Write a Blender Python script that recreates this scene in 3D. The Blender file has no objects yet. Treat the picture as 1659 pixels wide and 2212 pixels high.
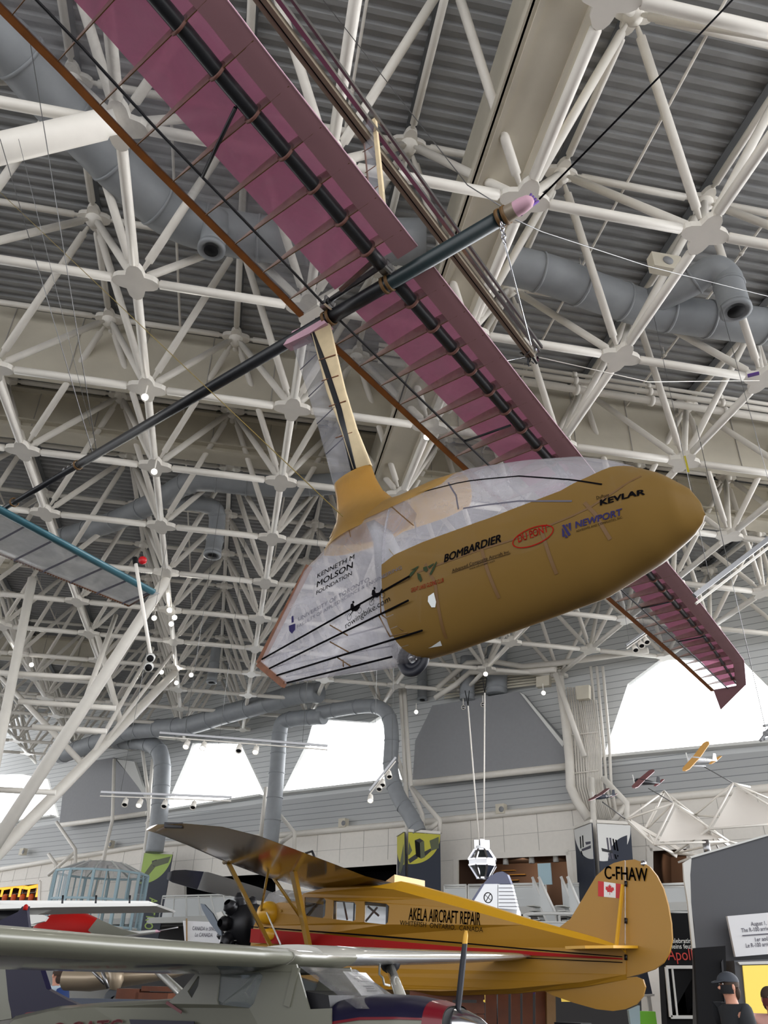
import bpy, bmesh, math, random
from math import sin, cos, pi, radians, sqrt
from mathutils import Vector as V, Matrix
from mathutils.geometry import tessellate_polygon
random.seed(7)
sc = bpy.context.scene
COL = sc.collection
# ---------------------------------------------------------------- camera
F = 1700.0; PIT = radians(31); ROLL = radians(-1.5); EYE = 1.6
cd = bpy.data.cameras.new('camera'); cam = bpy.data.objects.new('camera', cd); COL.objects.link(cam)
cd.sensor_fit = 'HORIZONTAL'; cd.sensor_width = 36; cd.lens = 36*F/1659
cd.clip_start = .05; cd.clip_end = 500
cam.matrix_world = Matrix.Translation((0, 0, EYE)) @ Matrix.Rotation(radians(90)+PIT, 4, 'X') @ Matrix.Rotation(-ROLL, 4, 'Z')
sc.camera = cam
# ---------------------------------------------------------------- sky and exposure
sc.view_settings.view_transform = 'Standard'; sc.view_settings.look = 'None'
sc.view_settings.gamma = 1; sc.view_settings.use_curve_mapping = False
sc.view_settings.exposure = 0.2
wd = bpy.data.worlds.new('sky'); sc.world = wd; wd.use_nodes = True
nt = wd.node_tree; bg = nt.nodes['Background']
tc = nt.nodes.new('ShaderNodeTexCoord'); vm = nt.nodes.new('ShaderNodeVectorMath'); vm.operation = 'DOT_PRODUCT'
vm.inputs[1].default_value = (.569, .822, 0.1)
mr = nt.nodes.new('ShaderNodeMapRange'); mr.inputs[1].default_value = .1; mr.inputs[2].default_value = .42
mr.inputs[3].default_value = 2.1; mr.inputs[4].default_value = 9.0
nt.links.new(tc.outputs['Generated'], vm.inputs[0]); nt.links.new(vm.outputs['Value'], mr.inputs[0])
nt.links.new(mr.outputs[0], bg.inputs['Strength']); bg.inputs['Color'].default_value = (.97, .98, 1, 1)
def area(name, loc, target, size, power, color=(1, .97, .92)):
    l = bpy.data.lights.new(name, 'AREA'); l.energy = power; l.size = size; l.color = color
    o = bpy.data.objects.new(name, l); COL.objects.link(o); o.location = loc
    o.rotation_euler = (V(target)-V(loc)).to_track_quat('-Z', 'Y').to_euler(); return o
# ---------------------------------------------------------------- where a line of sight meets a plane of the hall
CO = V((0, 0, EYE))
def ray(px, py):
    a2 = px-829.5; b2 = 1106-py; c = cos(ROLL); s = sin(ROLL)
    x = (a2*c+b2*s)/F; u = (-a2*s+b2*c)/F
    return V((x, cos(PIT)-u*sin(PIT), sin(PIT)+u*cos(PIT)))
def onz(px, py, z):
    r = ray(px, py); return CO+r*((z-EYE)/r.z)
def onpl(px, py, p, n):
    r = ray(px, py); n = V(n); return CO+r*((V(p)-CO).dot(n)/r.dot(n))
def aty(px, py, y):
    r = ray(px, py); return CO+r*(y/r.y)
def lerp(a, b, t): return a+(b-a)*t
def interp(pts, x):
    if x <= pts[0][0]:
        a, b = pts[0], pts[1]
    elif x >= pts[-1][0]:
        a, b = pts[-2], pts[-1]
    else:
        for k in range(len(pts)-1):
            if pts[k][0] <= x <= pts[k+1][0]:
                a, b = pts[k], pts[k+1]; break
    return a[1]+(b[1]-a[1])*(x-a[0])/((b[0]-a[0]) or 1e-9)
def clampi(pts, x): return interp(pts, min(max(x, pts[0][0]), pts[-1][0]))
# ---------------------------------------------------------------- materials
def lin(c):
    return tuple((v/255/12.92 if v <= 10 else ((v/255+.055)/1.055)**2.4) for v in c)+(1,)
M = {}
def mat(name, rgb, rough=.5, metal=0, noise=0, nscale=6, bump=0, emit=None, estr=0, coat=0, spec=.5, rgb2=None):
    m = bpy.data.materials.new(name); m.use_nodes = True; t = m.node_tree; b = t.nodes['Principled BSDF']
    b.inputs['Base Color'].default_value = lin(rgb); b.inputs['Roughness'].default_value = rough
    b.inputs['Metallic'].default_value = metal; b.inputs['Specular IOR Level'].default_value = spec
    if coat: b.inputs['Coat Weight'].default_value = coat; b.inputs['Coat Roughness'].default_value = .08
    if emit: b.inputs['Emission Color'].default_value = lin(emit); b.inputs['Emission Strength'].default_value = estr
    if noise or bump or rgb2:
        tx = t.nodes.new('ShaderNodeTexCoord'); n = t.nodes.new('ShaderNodeTexNoise')
        n.inputs['Scale'].default_value = nscale; n.inputs['Detail'].default_value = 5
        t.links.new(tx.outputs['Object'], n.inputs['Vector'])
        if noise or rgb2:
            r = t.nodes.new('ShaderNodeValToRGB'); c = lin(rgb)
            r.color_ramp.elements[0].position = .3; r.color_ramp.elements[1].position = .7
            c0 = lin(rgb2) if rgb2 else tuple(v*(1-noise) for v in c[:3])+(1,)
            r.color_ramp.elements[0].color = c0; r.color_ramp.elements[1].color = c
            t.links.new(n.outputs['Fac'], r.inputs[0]); t.links.new(r.outputs[0], b.inputs['Base Color'])
        if bump:
            bp = t.nodes.new('ShaderNodeBump'); bp.inputs['Strength'].default_value = bump; bp.inputs['Distance'].default_value = .02
            t.links.new(n.outputs['Fac'], bp.inputs['Height']); t.links.new(bp.outputs[0], b.inputs['Normal'])
    M[name] = m; return m
def film(name, rgb, opacity, rough=.25, tint=(235, 235, 235), nscale=3.0, var=.12, gloss=.25, transl=.5, wrinkle=.5):
    """thin plastic or cloth skin: partly see-through, partly scattering, with a sheen"""
    m = bpy.data.materials.new(name); m.use_nodes = True; t = m.node_tree; t.nodes.clear()
    out = t.nodes.new('ShaderNodeOutputMaterial'); tr = t.nodes.new('ShaderNodeBsdfTransparent')
    df = t.nodes.new('ShaderNodeBsdfDiffuse'); tl = t.nodes.new('ShaderNodeBsdfTranslucent'); gl = t.nodes.new('ShaderNodeBsdfGlossy')
    tr.inputs[0].default_value = lin(tint); df.inputs[0].default_value = lin(rgb); tl.inputs[0].default_value = lin(rgb)
    gl.inputs['Roughness'].default_value = rough
    m1 = t.nodes.new('ShaderNodeMixShader'); m1.inputs[0].default_value = transl
    m2 = t.nodes.new('ShaderNodeMixShader'); m3 = t.nodes.new('ShaderNodeMixShader')
    lw = t.nodes.new('ShaderNodeLayerWeight'); lw.inputs[0].default_value = .5; fr = t.nodes.new('ShaderNodeMath'); fr.operation = 'POWER'; fr.inputs[1].default_value = 2.5
    mu = t.nodes.new('ShaderNodeMath'); mu.operation = 'MULTIPLY'; mu.inputs[1].default_value = gloss*1.6
    tx = t.nodes.new('ShaderNodeTexCoord'); nz = t.nodes.new('ShaderNodeTexNoise'); nz.inputs['Scale'].default_value = nscale
    nz.inputs['Detail'].default_value = 8; nz.inputs['Roughness'].default_value = .65; nz.inputs['Distortion'].default_value = 1.2
    mr = t.nodes.new('ShaderNodeMapRange'); mr.inputs[1].default_value = .3; mr.inputs[2].default_value = .7
    mr.inputs[3].default_value = max(0, opacity-var); mr.inputs[4].default_value = min(1, opacity+var)
    bp = t.nodes.new('ShaderNodeBump'); bp.inputs['Strength'].default_value = wrinkle; bp.inputs['Distance'].default_value = .01
    L = t.links.new; L(lw.outputs['Facing'], fr.inputs[0])
    L(tx.outputs['Object'], nz.inputs['Vector']); L(nz.outputs['Fac'], mr.inputs[0]); L(nz.outputs['Fac'], bp.inputs['Height'])
    L(bp.outputs[0], gl.inputs['Normal']); L(bp.outputs[0], df.inputs['Normal'])
    L(df.outputs[0], m1.inputs[1]); L(tl.outputs[0], m1.inputs[2])
    L(mr.outputs[0], m2.inputs[0]); L(tr.outputs[0], m2.inputs[1]); L(m1.outputs[0], m2.inputs[2])
    L(fr.outputs[0], mu.inputs[0]); L(mu.outputs[0], m3.inputs[0]); L(m2.outputs[0], m3.inputs[1]); L(gl.outputs[0], m3.inputs[2])
    L(m3.outputs[0], out.inputs[0]); M[name] = m; return m
def siding(name, rgb, rgb2, scale, axis=2, thin=.85):
    m = mat(name, rgb, .55); t = m.node_tree; b = t.nodes['Principled BSDF']
    tx = t.nodes.new('ShaderNodeTexCoord'); sp = t.nodes.new('ShaderNodeSeparateXYZ'); mm = t.nodes.new('ShaderNodeMath')
    mm.operation = 'MULTIPLY'; mm.inputs[1].default_value = scale; fr = t.nodes.new('ShaderNodeMath'); fr.operation = 'FRACT'
    g = t.nodes.new('ShaderNodeMath'); g.operation = 'GREATER_THAN'; g.inputs[1].default_value = thin
    mx = t.nodes.new('ShaderNodeMix'); mx.data_type = 'RGBA'; mx.inputs[6].default_value = lin(rgb); mx.inputs[7].default_value = lin(rgb2)
    t.links.new(tx.outputs['Object'], sp.inputs[0]); t.links.new(sp.outputs[axis], mm.inputs[0]); t.links.new(mm.outputs[0], fr.inputs[0])
    t.links.new(fr.outputs[0], g.inputs[0]); t.links.new(g.outputs[0], mx.inputs[0]); t.links.new(mx.outputs[2], b.inputs['Base Color'])
    return m
mat('steel_white', (232, 227, 218), .45, noise=.06, nscale=3)
mat('cream', (214, 207, 190), .6, noise=.12, nscale=1.2)
mat('deck', (164, 165, 166), .5, noise=.18, nscale=1.5)
mat('deck_dark', (86, 88, 90), .6)
mat('duct', (150, 154, 158), .5, noise=.12, nscale=2.5)
mat('floor', (74, 70, 66), .5, noise=.1)
siding('siding', (214, 216, 216), (150, 154, 156), 3.2, thin=.9)
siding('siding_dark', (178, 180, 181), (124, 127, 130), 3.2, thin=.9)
mat('dormer', (146, 147, 150), .7, noise=.05)
mat('wall_cream', (236, 231, 223), .7, noise=.04)
mat('seam', (176, 172, 166), .8)
mat('navy', (30, 38, 56), .6); mat('black', (12, 12, 15), .7, spec=.2); mat('black_tube', (22, 24, 30), .4, noise=.5, nscale=20)
mat('boom_green', (22, 38, 42), .35, noise=.3, nscale=20)
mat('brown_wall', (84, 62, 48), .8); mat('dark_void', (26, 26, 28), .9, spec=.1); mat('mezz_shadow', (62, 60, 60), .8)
mat('white', (225, 225, 222), .5); mat('offwhite', (200, 200, 196), .6); mat('panel_white', (205, 208, 208), .35)
mat('chrome', (200, 200, 205), .15, 1); mat('alu', (150, 150, 152), .3, 1); mat('wire', (120, 120, 120), .35, .8)
mat('wire_yellow', (130, 110, 50), .6)
mat('gold_rail', (132, 120, 104), .4, .15); mat('balsa', (205, 186, 150), .7, noise=.15, nscale=8)
mat('te_wood', (150, 88, 30), .55, noise=.3, nscale=6); mat('brown_edge', (120, 72, 44), .6, noise=.4, nscale=10)
mat('mauve', (158, 116, 124), .55, noise=.1, nscale=2); mat('rib_ring', (110, 70, 60), .6); mat('mauve_foam', (190, 150, 165), .7, noise=.1)
film('pink_skin', (188, 114, 144), .93, rough=.5, tint=(230, 150, 180), gloss=.08, transl=.6, nscale=1.5, var=.05)
film('clear_film', (215, 215, 222), .13, rough=.12, nscale=2.2, var=.1, gloss=.07)
film('fairing_film', (218, 216, 224), .27, rough=.12, nscale=1.6, var=.1, gloss=.22, wrinkle=.35)
film('gold_skin', (120, 94, 50), .98, rough=.3, gloss=.2, transl=.2, nscale=2, var=.03, wrinkle=.15)
film('gold_light', (182, 145, 78), .9, rough=.3, gloss=.22, transl=.6, nscale=3, var=.06, wrinkle=.3)
film('tail_film', (238, 241, 243), .8, rough=.15, nscale=2.5, var=.08, gloss=.3, transl=.5)
film('rib_foam', (200, 170, 160), .6, gloss=.02)
film('glass', (200, 215, 215), .08, rough=.03, gloss=.4, var=.02, wrinkle=0)
film('windshield_film', (190, 190, 195), .22, rough=.06, gloss=.7, var=.12, wrinkle=.8, nscale=5)
mat('gold_seam', (96, 66, 24), .6); mat('ink_black', (10, 9, 12), .9, spec=.05); mat('ink_red', (140, 20, 16), .9, spec=.05)
mat('ink_grey', (96, 94, 104), .9, spec=.05); mat('ink_blue', (50, 46, 84), .9, spec=.05); mat('ink_green', (50, 60, 42), .9, spec=.05)
mat('teal', (58, 100, 112), .4, noise=.2, nscale=5); mat('purple', (84, 50, 130), .6); mat('yellow_strap', (190, 175, 40), .6)
mat('yellow', (204, 152, 26), .4, coat=.1); mat('yellow_shaded', (160, 116, 28), .45, coat=.06); mat('wing_gold', (168, 130, 48), .25, coat=.6)  # darker yellow copy puts shade into the fuselage sides, belly and fin
mat('wing_under', (150, 122, 70), .16, .25, coat=.6); mat('red', (150, 14, 10), .6, spec=.2); mat('maple', (190, 30, 34), .5)
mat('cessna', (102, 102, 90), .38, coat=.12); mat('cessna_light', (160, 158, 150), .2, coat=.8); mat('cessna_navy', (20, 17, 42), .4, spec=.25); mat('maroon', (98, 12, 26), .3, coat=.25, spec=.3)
mat('shaded_under', (70, 72, 72), .12, .5); mat('seat_dark', (34, 42, 52), .6); mat('interior', (52, 62, 60), .7)  # near wing's underside: dark reflection and shade put into the colour
mat('silver_wing', (244, 244, 244), .3); mat('silver', (222, 224, 228), .25, .35, coat=.3); mat('blue_wing', (30, 42, 100), .2, coat=.6)
mat('wood', (110, 60, 36), .6, noise=.3, nscale=4); mat('wood_light', (150, 120, 80), .6, noise=.2)
mat('rubber', (22, 24, 34), .5); mat('tread', (70, 74, 80), .6)
mat('exhibit_grey', (84, 85, 89), .8); mat('sign_white', (214, 214, 216), .6); mat('lime', (160, 186, 90), .6); mat('lime_yellow', (196, 190, 60), .6)
mat('photo_grey', (90, 96, 70), .6); mat('screen_yellow', (228, 200, 90), .6, emit=(230, 200, 90), estr=.35)
mat('amber', (230, 150, 50), .5, emit=(255, 180, 60), estr=1.2); mat('orange', (200, 90, 40), .6)
mat('sail', (214, 208, 200), .8); mat('lamp_glow', (255, 255, 255), .5, emit=(255, 248, 235), estr=14)
mat('skin', (196, 140, 116), .6); mat('hair', (60, 44, 34), .8); mat('shirt_dark', (38, 40, 44), .9); mat('cap', (58, 62, 70), .8)
mat('mask', (16, 16, 20), .8); mat('mask_red', (96, 40, 40), .8); mat('shirt_pink', (196, 150, 140), .9); mat('shirt_blue', (196, 214, 226), .9)
mat('trousers', (40, 44, 58), .9); mat('backpack', (30, 60, 120), .7); mat('green', (110, 180, 40), .6); mat('pale_blue', (170, 196, 206), .6)
mat('red_disc', (200, 60, 50), .5); mat('red_alarm', (190, 20, 30), .4); mat('beige_metal', (168, 152, 130), .35, .3); mat('slate', (86, 92, 106), .6)
mat('engine', (30, 30, 34), .4, .4); mat('blade', (70, 78, 88), .3, .4); mat('blade_white', (206, 204, 198), .4); mat('brown_plane', (90, 30, 34), .5); mat('ochre', (176, 128, 50), .6)
# ---------------------------------------------------------------- mesh helper
class MB:
    def __init__(s): s.v = []; s.f = []; s.m = []; s.sm = []; s.mats = []
    def mi(s, m):
        if m not in s.mats: s.mats.append(m)
        return s.mats.index(m)
    def add(s, vs, fs, m, smooth=False):
        k = len(s.v); s.v += [tuple(p) for p in vs]; i = s.mi(m)
        for f in fs: s.f.append([a+k for a in f]); s.m.append(i); s.sm.append(smooth)
        return s
    def tube(s, a, b, r, m, r2=None, seg=10, cap=True):
        a = V(a); b = V(b); d = (b-a)
        if d.length < 1e-6: return s
        d.normalize(); u = d.orthogonal().normalized(); w = d.cross(u); r2 = r if r2 is None else r2
        vs = [a+(u*cos(t)+w*sin(t))*r for t in [2*pi*k/seg for k in range(seg)]]+[b+(u*cos(t)+w*sin(t))*r2 for t in [2*pi*k/seg for k in range(seg)]]
        s.add(vs, [(k, (k+1) % seg, seg+(k+1) % seg, seg+k) for k in range(seg)], m, True)
        if cap: s.add(vs, [tuple(reversed(range(seg))), tuple(range(seg, 2*seg))], m)
        return s
    def path(s, pts, r, m, seg=12, cap=True):
        pts = [V(p) for p in pts]; n = len(pts); rs = r if isinstance(r, (list, tuple)) else [r]*n; vs = []
        up = None
        for k in range(n):
            d = (pts[min(k+1, n-1)]-pts[max(k-1, 0)]).normalized()
            if up is None: up = d.orthogonal().normalized()
            up = (up-d*up.dot(d)).normalized(); w = d.cross(up)
            vs += [pts[k]+(up*cos(2*pi*q/seg)+w*sin(2*pi*q/seg))*rs[k] for q in range(seg)]
        fs = [(k*seg+q, k*seg+(q+1) % seg, (k+1)*seg+(q+1) % seg, (k+1)*seg+q) for k in range(n-1) for q in range(seg)]
        s.add(vs, fs, m, True)
        if cap: s.add(vs[:seg]+vs[-seg:], [tuple(reversed(range(seg))), tuple(range(seg, 2*seg))], m)
        return s
    def box(s, c, h, m, ax=None, ay=None, az=None):
        c = V(c); ax = V(ax or (1, 0, 0)).normalized(); az = V(az or (0, 0, 1)).normalized(); ay = V(ay).normalized() if ay else az.cross(ax).normalized()
        vs = [c+ax*(h[0]*i)+ay*(h[1]*j)+az*(h[2]*k) for i in (-1, 1) for j in (-1, 1) for k in (-1, 1)]
        return s.add(vs, [(0, 1, 3, 2), (4, 6, 7, 5), (0, 4, 5, 1), (2, 3, 7, 6), (0, 2, 6, 4), (1, 5, 7, 3)], m)
    def bar(s, a, b, w, h, m, up=(0, 0, 1)):
        a = V(a); b = V(b); d = b-a; u = V(up)
        if abs(d.normalized().dot(u)) > .98: u = V((1, 0, 0))
        y = u.cross(d).normalized(); z = d.cross(y).normalized()
        return s.box((a+b)/2, (d.length/2, w/2, h/2), m, d, y, z)
    def prism(s, loops, ext, m, side=None):
        """loops: outer polygon and optional holes (3-D points in one plane); extruded by ext"""
        if not isinstance(loops[0][0], (list, tuple, V)): loops = [loops]
        loops = [[V(p) for p in l] for l in loops]; ext = V(ext); flat = [p for l in loops for p in l]; n = len(flat)
        o = flat[0]; nn = ext.normalized(); ux = nn.orthogonal().normalized(); uy = nn.cross(ux)
        l2 = [[V(((p-o).dot(ux), (p-o).dot(uy), 0)) for p in l] for l in loops]
        tri = tessellate_polygon(l2)
        vs = flat+[p+ext for p in flat]
        s.add(vs, [tuple(t) for t in tri]+[tuple(a+n for a in reversed(t)) for t in tri], m)
        k = 0
        for l in loops:
            q = len(l); s.add(vs, [(k+a, k+(a+1) % q, n+k+(a+1) % q, n+k+a) for a in range(q)], side or m); k += q
        return s
    def lathe(s, base, axis, prof, m, seg=20):
        base = V(base); a = V(axis).normalized(); u = a.orthogonal().normalized(); w = a.cross(u); vs = []
        for (h, r) in prof: vs += [base+a*h+(u*cos(2*pi*q/seg)+w*sin(2*pi*q/seg))*max(r, 1e-4) for q in range(seg)]
        return s.add(vs, [(k*seg+q, k*seg+(q+1) % seg, (k+1)*seg+(q+1) % seg, (k+1)*seg+q) for k in range(len(prof)-1) for q in range(seg)], m, True)
    def grid(s, P, m, smooth=True, close=False):
        n = len(P); q = len(P[0]); vs = [p for r in P for p in r]
        return s.add(vs, [(a*q+b, a*q+(b+1) % q, (a+1)*q+(b+1) % q, (a+1)*q+b) for a in range(n-1) for b in range(q if close else q-1)], m, smooth)
    def cap(s, ring, m): return s.add(ring, [tuple(range(len(ring)))], m)
    def ball(s, c, r, m, seg=14, sc3=(1, 1, 1)):
        c = V(c); vs = []; fs = []; R = seg//2
        for a in range(R+1):
            for b in range(seg):
                t = pi*a/R; p = 2*pi*b/seg
                vs.append(c+V((sin(t)*cos(p)*sc3[0], sin(t)*sin(p)*sc3[1], cos(t)*sc3[2]))*r)
        fs = [(a*seg+b, a*seg+(b+1) % seg, (a+1)*seg+(b+1) % seg, (a+1)*seg+b) for a in range(R) for b in range(seg)]
        return s.add(vs, fs, m, True)
    def build(s, name, parent=None, origin=None, **kw):
        org = V(origin) if origin is not None else (V((0, 0, 0)))
        if parent is not None: org = parent_world(parent)
        elif origin is None and s.v:
            xs = [p[0] for p in s.v]; ys = [p[1] for p in s.v]; zs = [p[2] for p in s.v]
            org = V(((min(xs)+max(xs))/2, (min(ys)+max(ys))/2, min(zs)))
            if kw.get('worldorigin'): org = V((0, 0, 0))
        me = bpy.data.meshes.new(name); me.from_pydata([tuple(V(p)-org) for p in s.v], [], s.f); me.update()
        for m in s.mats: me.materials.append(M[m])
        me.polygons.foreach_set('material_index', s.m); me.polygons.foreach_set('use_smooth', s.sm)
        bm = bmesh.new(); bm.from_mesh(me); bmesh.ops.remove_doubles(bm, verts=bm.verts, dist=1e-5)
        bmesh.ops.recalc_face_normals(bm, faces=bm.faces); bm.to_mesh(me); bm.free()
        for e in me.edges: pass
        o = bpy.data.objects.new(name, me); COL.objects.link(o)
        if parent is not None: o.parent = parent
        else: o.location = org
        WORG[o.name] = org
        return o
WORG = {}
def parent_world(p): return WORG[p.name]
def tag(o, label=None, cat=None, group=None, kind=None):
    if label: o['label'] = label
    if cat: o['category'] = cat
    if group: o['group'] = group
    if kind: o['kind'] = kind
    return o
def thing(name, loc, label=None, cat=None, group=None, kind=None):
    o = bpy.data.objects.new(name, None); COL.objects.link(o); o.location = loc; o.empty_display_size = .2
    WORG[o.name] = V(loc); return tag(o, label, cat, group, kind)
def struct(mb, name, parent=None):
    o = mb.build(name, parent); 
    if parent is None: o['kind'] = 'structure'
    return o
def font_mesh(txt, bold=0, shear=0, spacing=1.0):
    c = bpy.data.curves.new('lettering', 'FONT'); c.body = txt; c.size = 1; c.offset = bold; c.shear = shear; c.space_character = spacing; c.resolution_u = 3
    o = bpy.data.objects.new('lettering', c); COL.objects.link(o)
    dg = bpy.context.evaluated_depsgraph_get(); me = bpy.data.meshes.new_from_object(o.evaluated_get(dg))
    vs = [(v.co.x, v.co.y) for v in me.vertices]; fs = [tuple(p.vertices) for p in me.polygons]
    bpy.data.objects.remove(o); bpy.data.curves.remove(c); bpy.data.meshes.remove(me)
    return vs, fs
def put_text(mb, txt, m, fn, a, b, hgt, bold=0, shear=0, spacing=1.0, vertical=False):
    """fn maps (s, z) of a surface to a point; the words run from a to b (baseline) with letter height hgt"""
    vs, fs = font_mesh(txt, 0, shear, spacing)
    if not vs: return
    if bold:
        n = len(vs); v0 = vs; f0 = fs; vs = []; fs = []
        for k, (dx, dy) in enumerate(((bold, 0), (-bold, 0), (0, bold*.6), (0, -bold*.6), (bold*.5, bold*.3))): vs += [(x+dx, y+dy) for x, y in v0]; fs += [tuple(i+k*n for i in f) for f in f0]
    x0 = min(v[0] for v in vs); x1 = max(v[0] for v in vs); H = .72
    d = (b[0]-a[0], b[1]-a[1]); L = sqrt(d[0]**2+d[1]**2); ux = (d[0]/L, d[1]/L); uy = (-ux[1], ux[0])
    out = []
    for x, y in vs:
        p = (x-x0)/(x1-x0)*L; q = y/H*hgt
        out.append(fn(a[0]+ux[0]*p+uy[0]*q, a[1]+ux[1]*p+uy[1]*q))
    mb.add(out, fs, m)
class Frame:
    """a vertical plane: s runs to the viewer's right, o towards the viewer"""
    def __init__(s, p, f):
        s.p = V((p[0], p[1], 0)); s.f = V((f[0], f[1], 0)).normalized(); n = V((-s.f.y, s.f.x, 0))
        s.n = n if n.dot(CO-s.p) > 0 else -n
    def sz(s, px, py, off=0, wf=None):
        P = onpl(px, py, s.p+s.n*off, s.n); q = (P-s.p).dot(s.f)
        if wf:
            for _ in range(4):
                P = onpl(px, py, s.p+s.n*wf(q), s.n); q = (P-s.p).dot(s.f)
        return (q, P.z)
    def W(s, q, o, z): r = s.p+s.f*q+s.n*o; return V((r.x, r.y, z))
def dup(root, loc=None, rotz=None, label=None):
    r = root.copy(); COL.objects.link(r); WORG[r.name] = WORG[root.name]
    if loc is not None: r.location = loc
    if rotz is not None: r.rotation_euler = (0, 0, rotz)
    if label: r['label'] = label
    for ch in root.children:
        c = ch.copy(); COL.objects.link(c); c.parent = r
        for g in ch.children:
            d = g.copy(); COL.objects.link(d); d.parent = c
    return r
# ================================================================ THE HALL
TH = .180; HC = 13.0; MOD = .2888*HC
E2 = V((cos(TH), sin(TH), 0)); E1 = V((-sin(TH), cos(TH), 0))
def G(i, j, lev=0):
    a = .2888*i; b = .2888*j; z = (1.0, 1.297)[lev]+.002*a+.017*b
    p = V((-.425, .935, 0))+E2*a+E1*b
    return V((p.x*HC, p.y*HC, z*HC+EYE))
WD = V((-.822, .569, 0)).normalized(); WN = V((-.569, -.822, 0)).normalized()   # far wall: along it, and towards the hall
WP0 = aty(1100, 1700, 40.0)
def wall_pt(px, py, off=0): return onpl(px, py, WP0+WN*off, WN)
def wall_d(p): return (V(p)-WP0).dot(WN)
# floor
m = MB(); m.box((0, 30, -.1), (60, 50, .1), 'floor'); struct(m, 'floor')
# ceiling: ribbed steel deck running across the hall
m = MB(); o = G(0, 0, 1); PER = .32; rows = []
zd = .38
for k in range(-70, 175):
    for (t, h) in ((0, 0), (.36, 0), (.5, .09), (.86, .09)):
        rows.append((k*PER+t*PER, h))
P = []
for (t, h) in rows:
    a = []; d0 = wall_d(o+E1*t); qe = max(-51.9, min(44, (d0+.1)/-(E2.dot(WN))))
    for q in (-52, qe):
        p = o+E2*q+E1*t; a.append(V((p.x, p.y, o.z+zd+h+.017*t+.002*q)))
    P.append(a)
m.grid(P, 'deck', smooth=False)
ceil = struct(m, 'ceiling')
# purlins under the deck
for n_, i in enumerate(range(-9, 9)):
    m = MB(); a = G(i+.5, -5, 1); b = G(i+.5, 11.5, 1)
    if wall_d(b) < 0:
        t = wall_d(a)/(wall_d(a)-wall_d(b)); b = a+(b-a)*t
    up = V((0, 0, .28)); m.bar(a+up, b+up, .24, .03, 'deck_dark'); m.bar(a+up+V((0, 0, .12)), b+up+V((0, 0, .12)), .03, .22, 'deck_dark')
    if n_ in range(0, 18): ob = struct(m, 'trim_%d' % (n_+1)); 
# the space frame: every tube and node its own part
nodes0 = []; nodes1 = []
def vis(p, lim=240):
    d = V(p)-CO; z = d.y*cos(PIT)+d.z*sin(PIT)
    if z < 1: return False
    u = -d.y*sin(PIT)+d.z*cos(PIT); x = d.x/z*F; y = u/z*F
    return abs(x) < 830+lim and abs(y) < 1106+lim
def dist(p): return (V(p)-CO).length
RI = range(-14, 12); RJ = range(-4, 14)
fr = thing('space_frame', (0, 20, 14.6), kind='structure'); fr['label'] = 'white tubular space frame of star shaped nodes carrying the roof'
T = {'chord_tube': [], 'upper_chord_tube': [], 'diagonal_tube': [], 'node_plate': [], 'upper_node_plate': []}
skipdiag = set()
for i in RI:
    for j in RJ:
        a = G(i, j); ok = wall_d(a) > .4
        if ok:
            if vis(a, 60): T['node_plate'].append((a, 0))
            for (di, dj) in ((1, 0), (0, 1)):
                b = G(i+di, j+dj)
                if wall_d(b) > .4 and (vis(a, 500) or vis(b, 500)): T['chord_tube'].append((a, b))
        u = G(i+.5, j+.5, 1)
        if wall_d(u) > .4:
            if vis(u, 60): T['upper_node_plate'].append((u, 1))
            for (di, dj) in ((1, 0), (0, 1)):
                b = G(i+.5+di, j+.5+dj, 1)
                if wall_d(b) > .4 and (vis(u, 500) or vis(b, 500)): T['upper_chord_tube'].append((u, b))
            for (di, dj) in ((0, 0), (1, 0), (0, 1), (1, 1)):
                b = G(i+di, j+dj)
                if wall_d(b) > .4 and (vis(u, 400) or vis(b, 400)): T['diagonal_tube'].append((u, b))
def add_rod(mb, a, b, r):
    d = (b-a).normalized(); n1 = a+d*.30; n2 = b-d*.30; n3 = a+d*.52; n4 = b-d*.52
    mb.path([n1, n3-d*.02, n3, n4, n4+d*.02, n2], [r*.45, r*.62, r, r, r*.62, r*.45], 'steel_white', seg=10)
def add_plate(mb, c, up):
    R = .50 if not up else .42; q = []
    for k in range(32):
        t = 2*pi*k/32; e = abs(cos(2*t)); r = R*(.56+.44*e**1.6); q.append(c+E2*(r*cos(t))+E1*(r*sin(t))+V((0, 0, -.07)))
    mb.prism(q, (0, 0, .14), 'steel_white')
    s = -1 if up else 1
    mb.lathe(c, (0, 0, s), ((.05, .22), (.22, .17), (.30, .10), (.32, 0)), 'steel_white', 12)
for k, lst in T.items():
    key = (lambda t: dist(t[0])) if 'plate' in k else (lambda t: dist((t[0]+t[1])/2)+(0 if vis((t[0]+t[1])/2, 20) else 200))
    lst.sort(key=key); rest = MB()
    for n_, t in enumerate(lst):
        mb = MB() if n_ < 99 else rest
        if 'plate' in k: add_plate(mb, t[0], t[1])
        else: add_rod(mb, V(t[0]), V(t[1]), .105 if k == 'chord_tube' else (.09 if k == 'upper_chord_tube' else .095))
        if n_ < 99: mb.build(k, fr)
    if rest.v: r_ = rest.build(k, fr); r_['kind'] = 'stuff'
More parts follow.
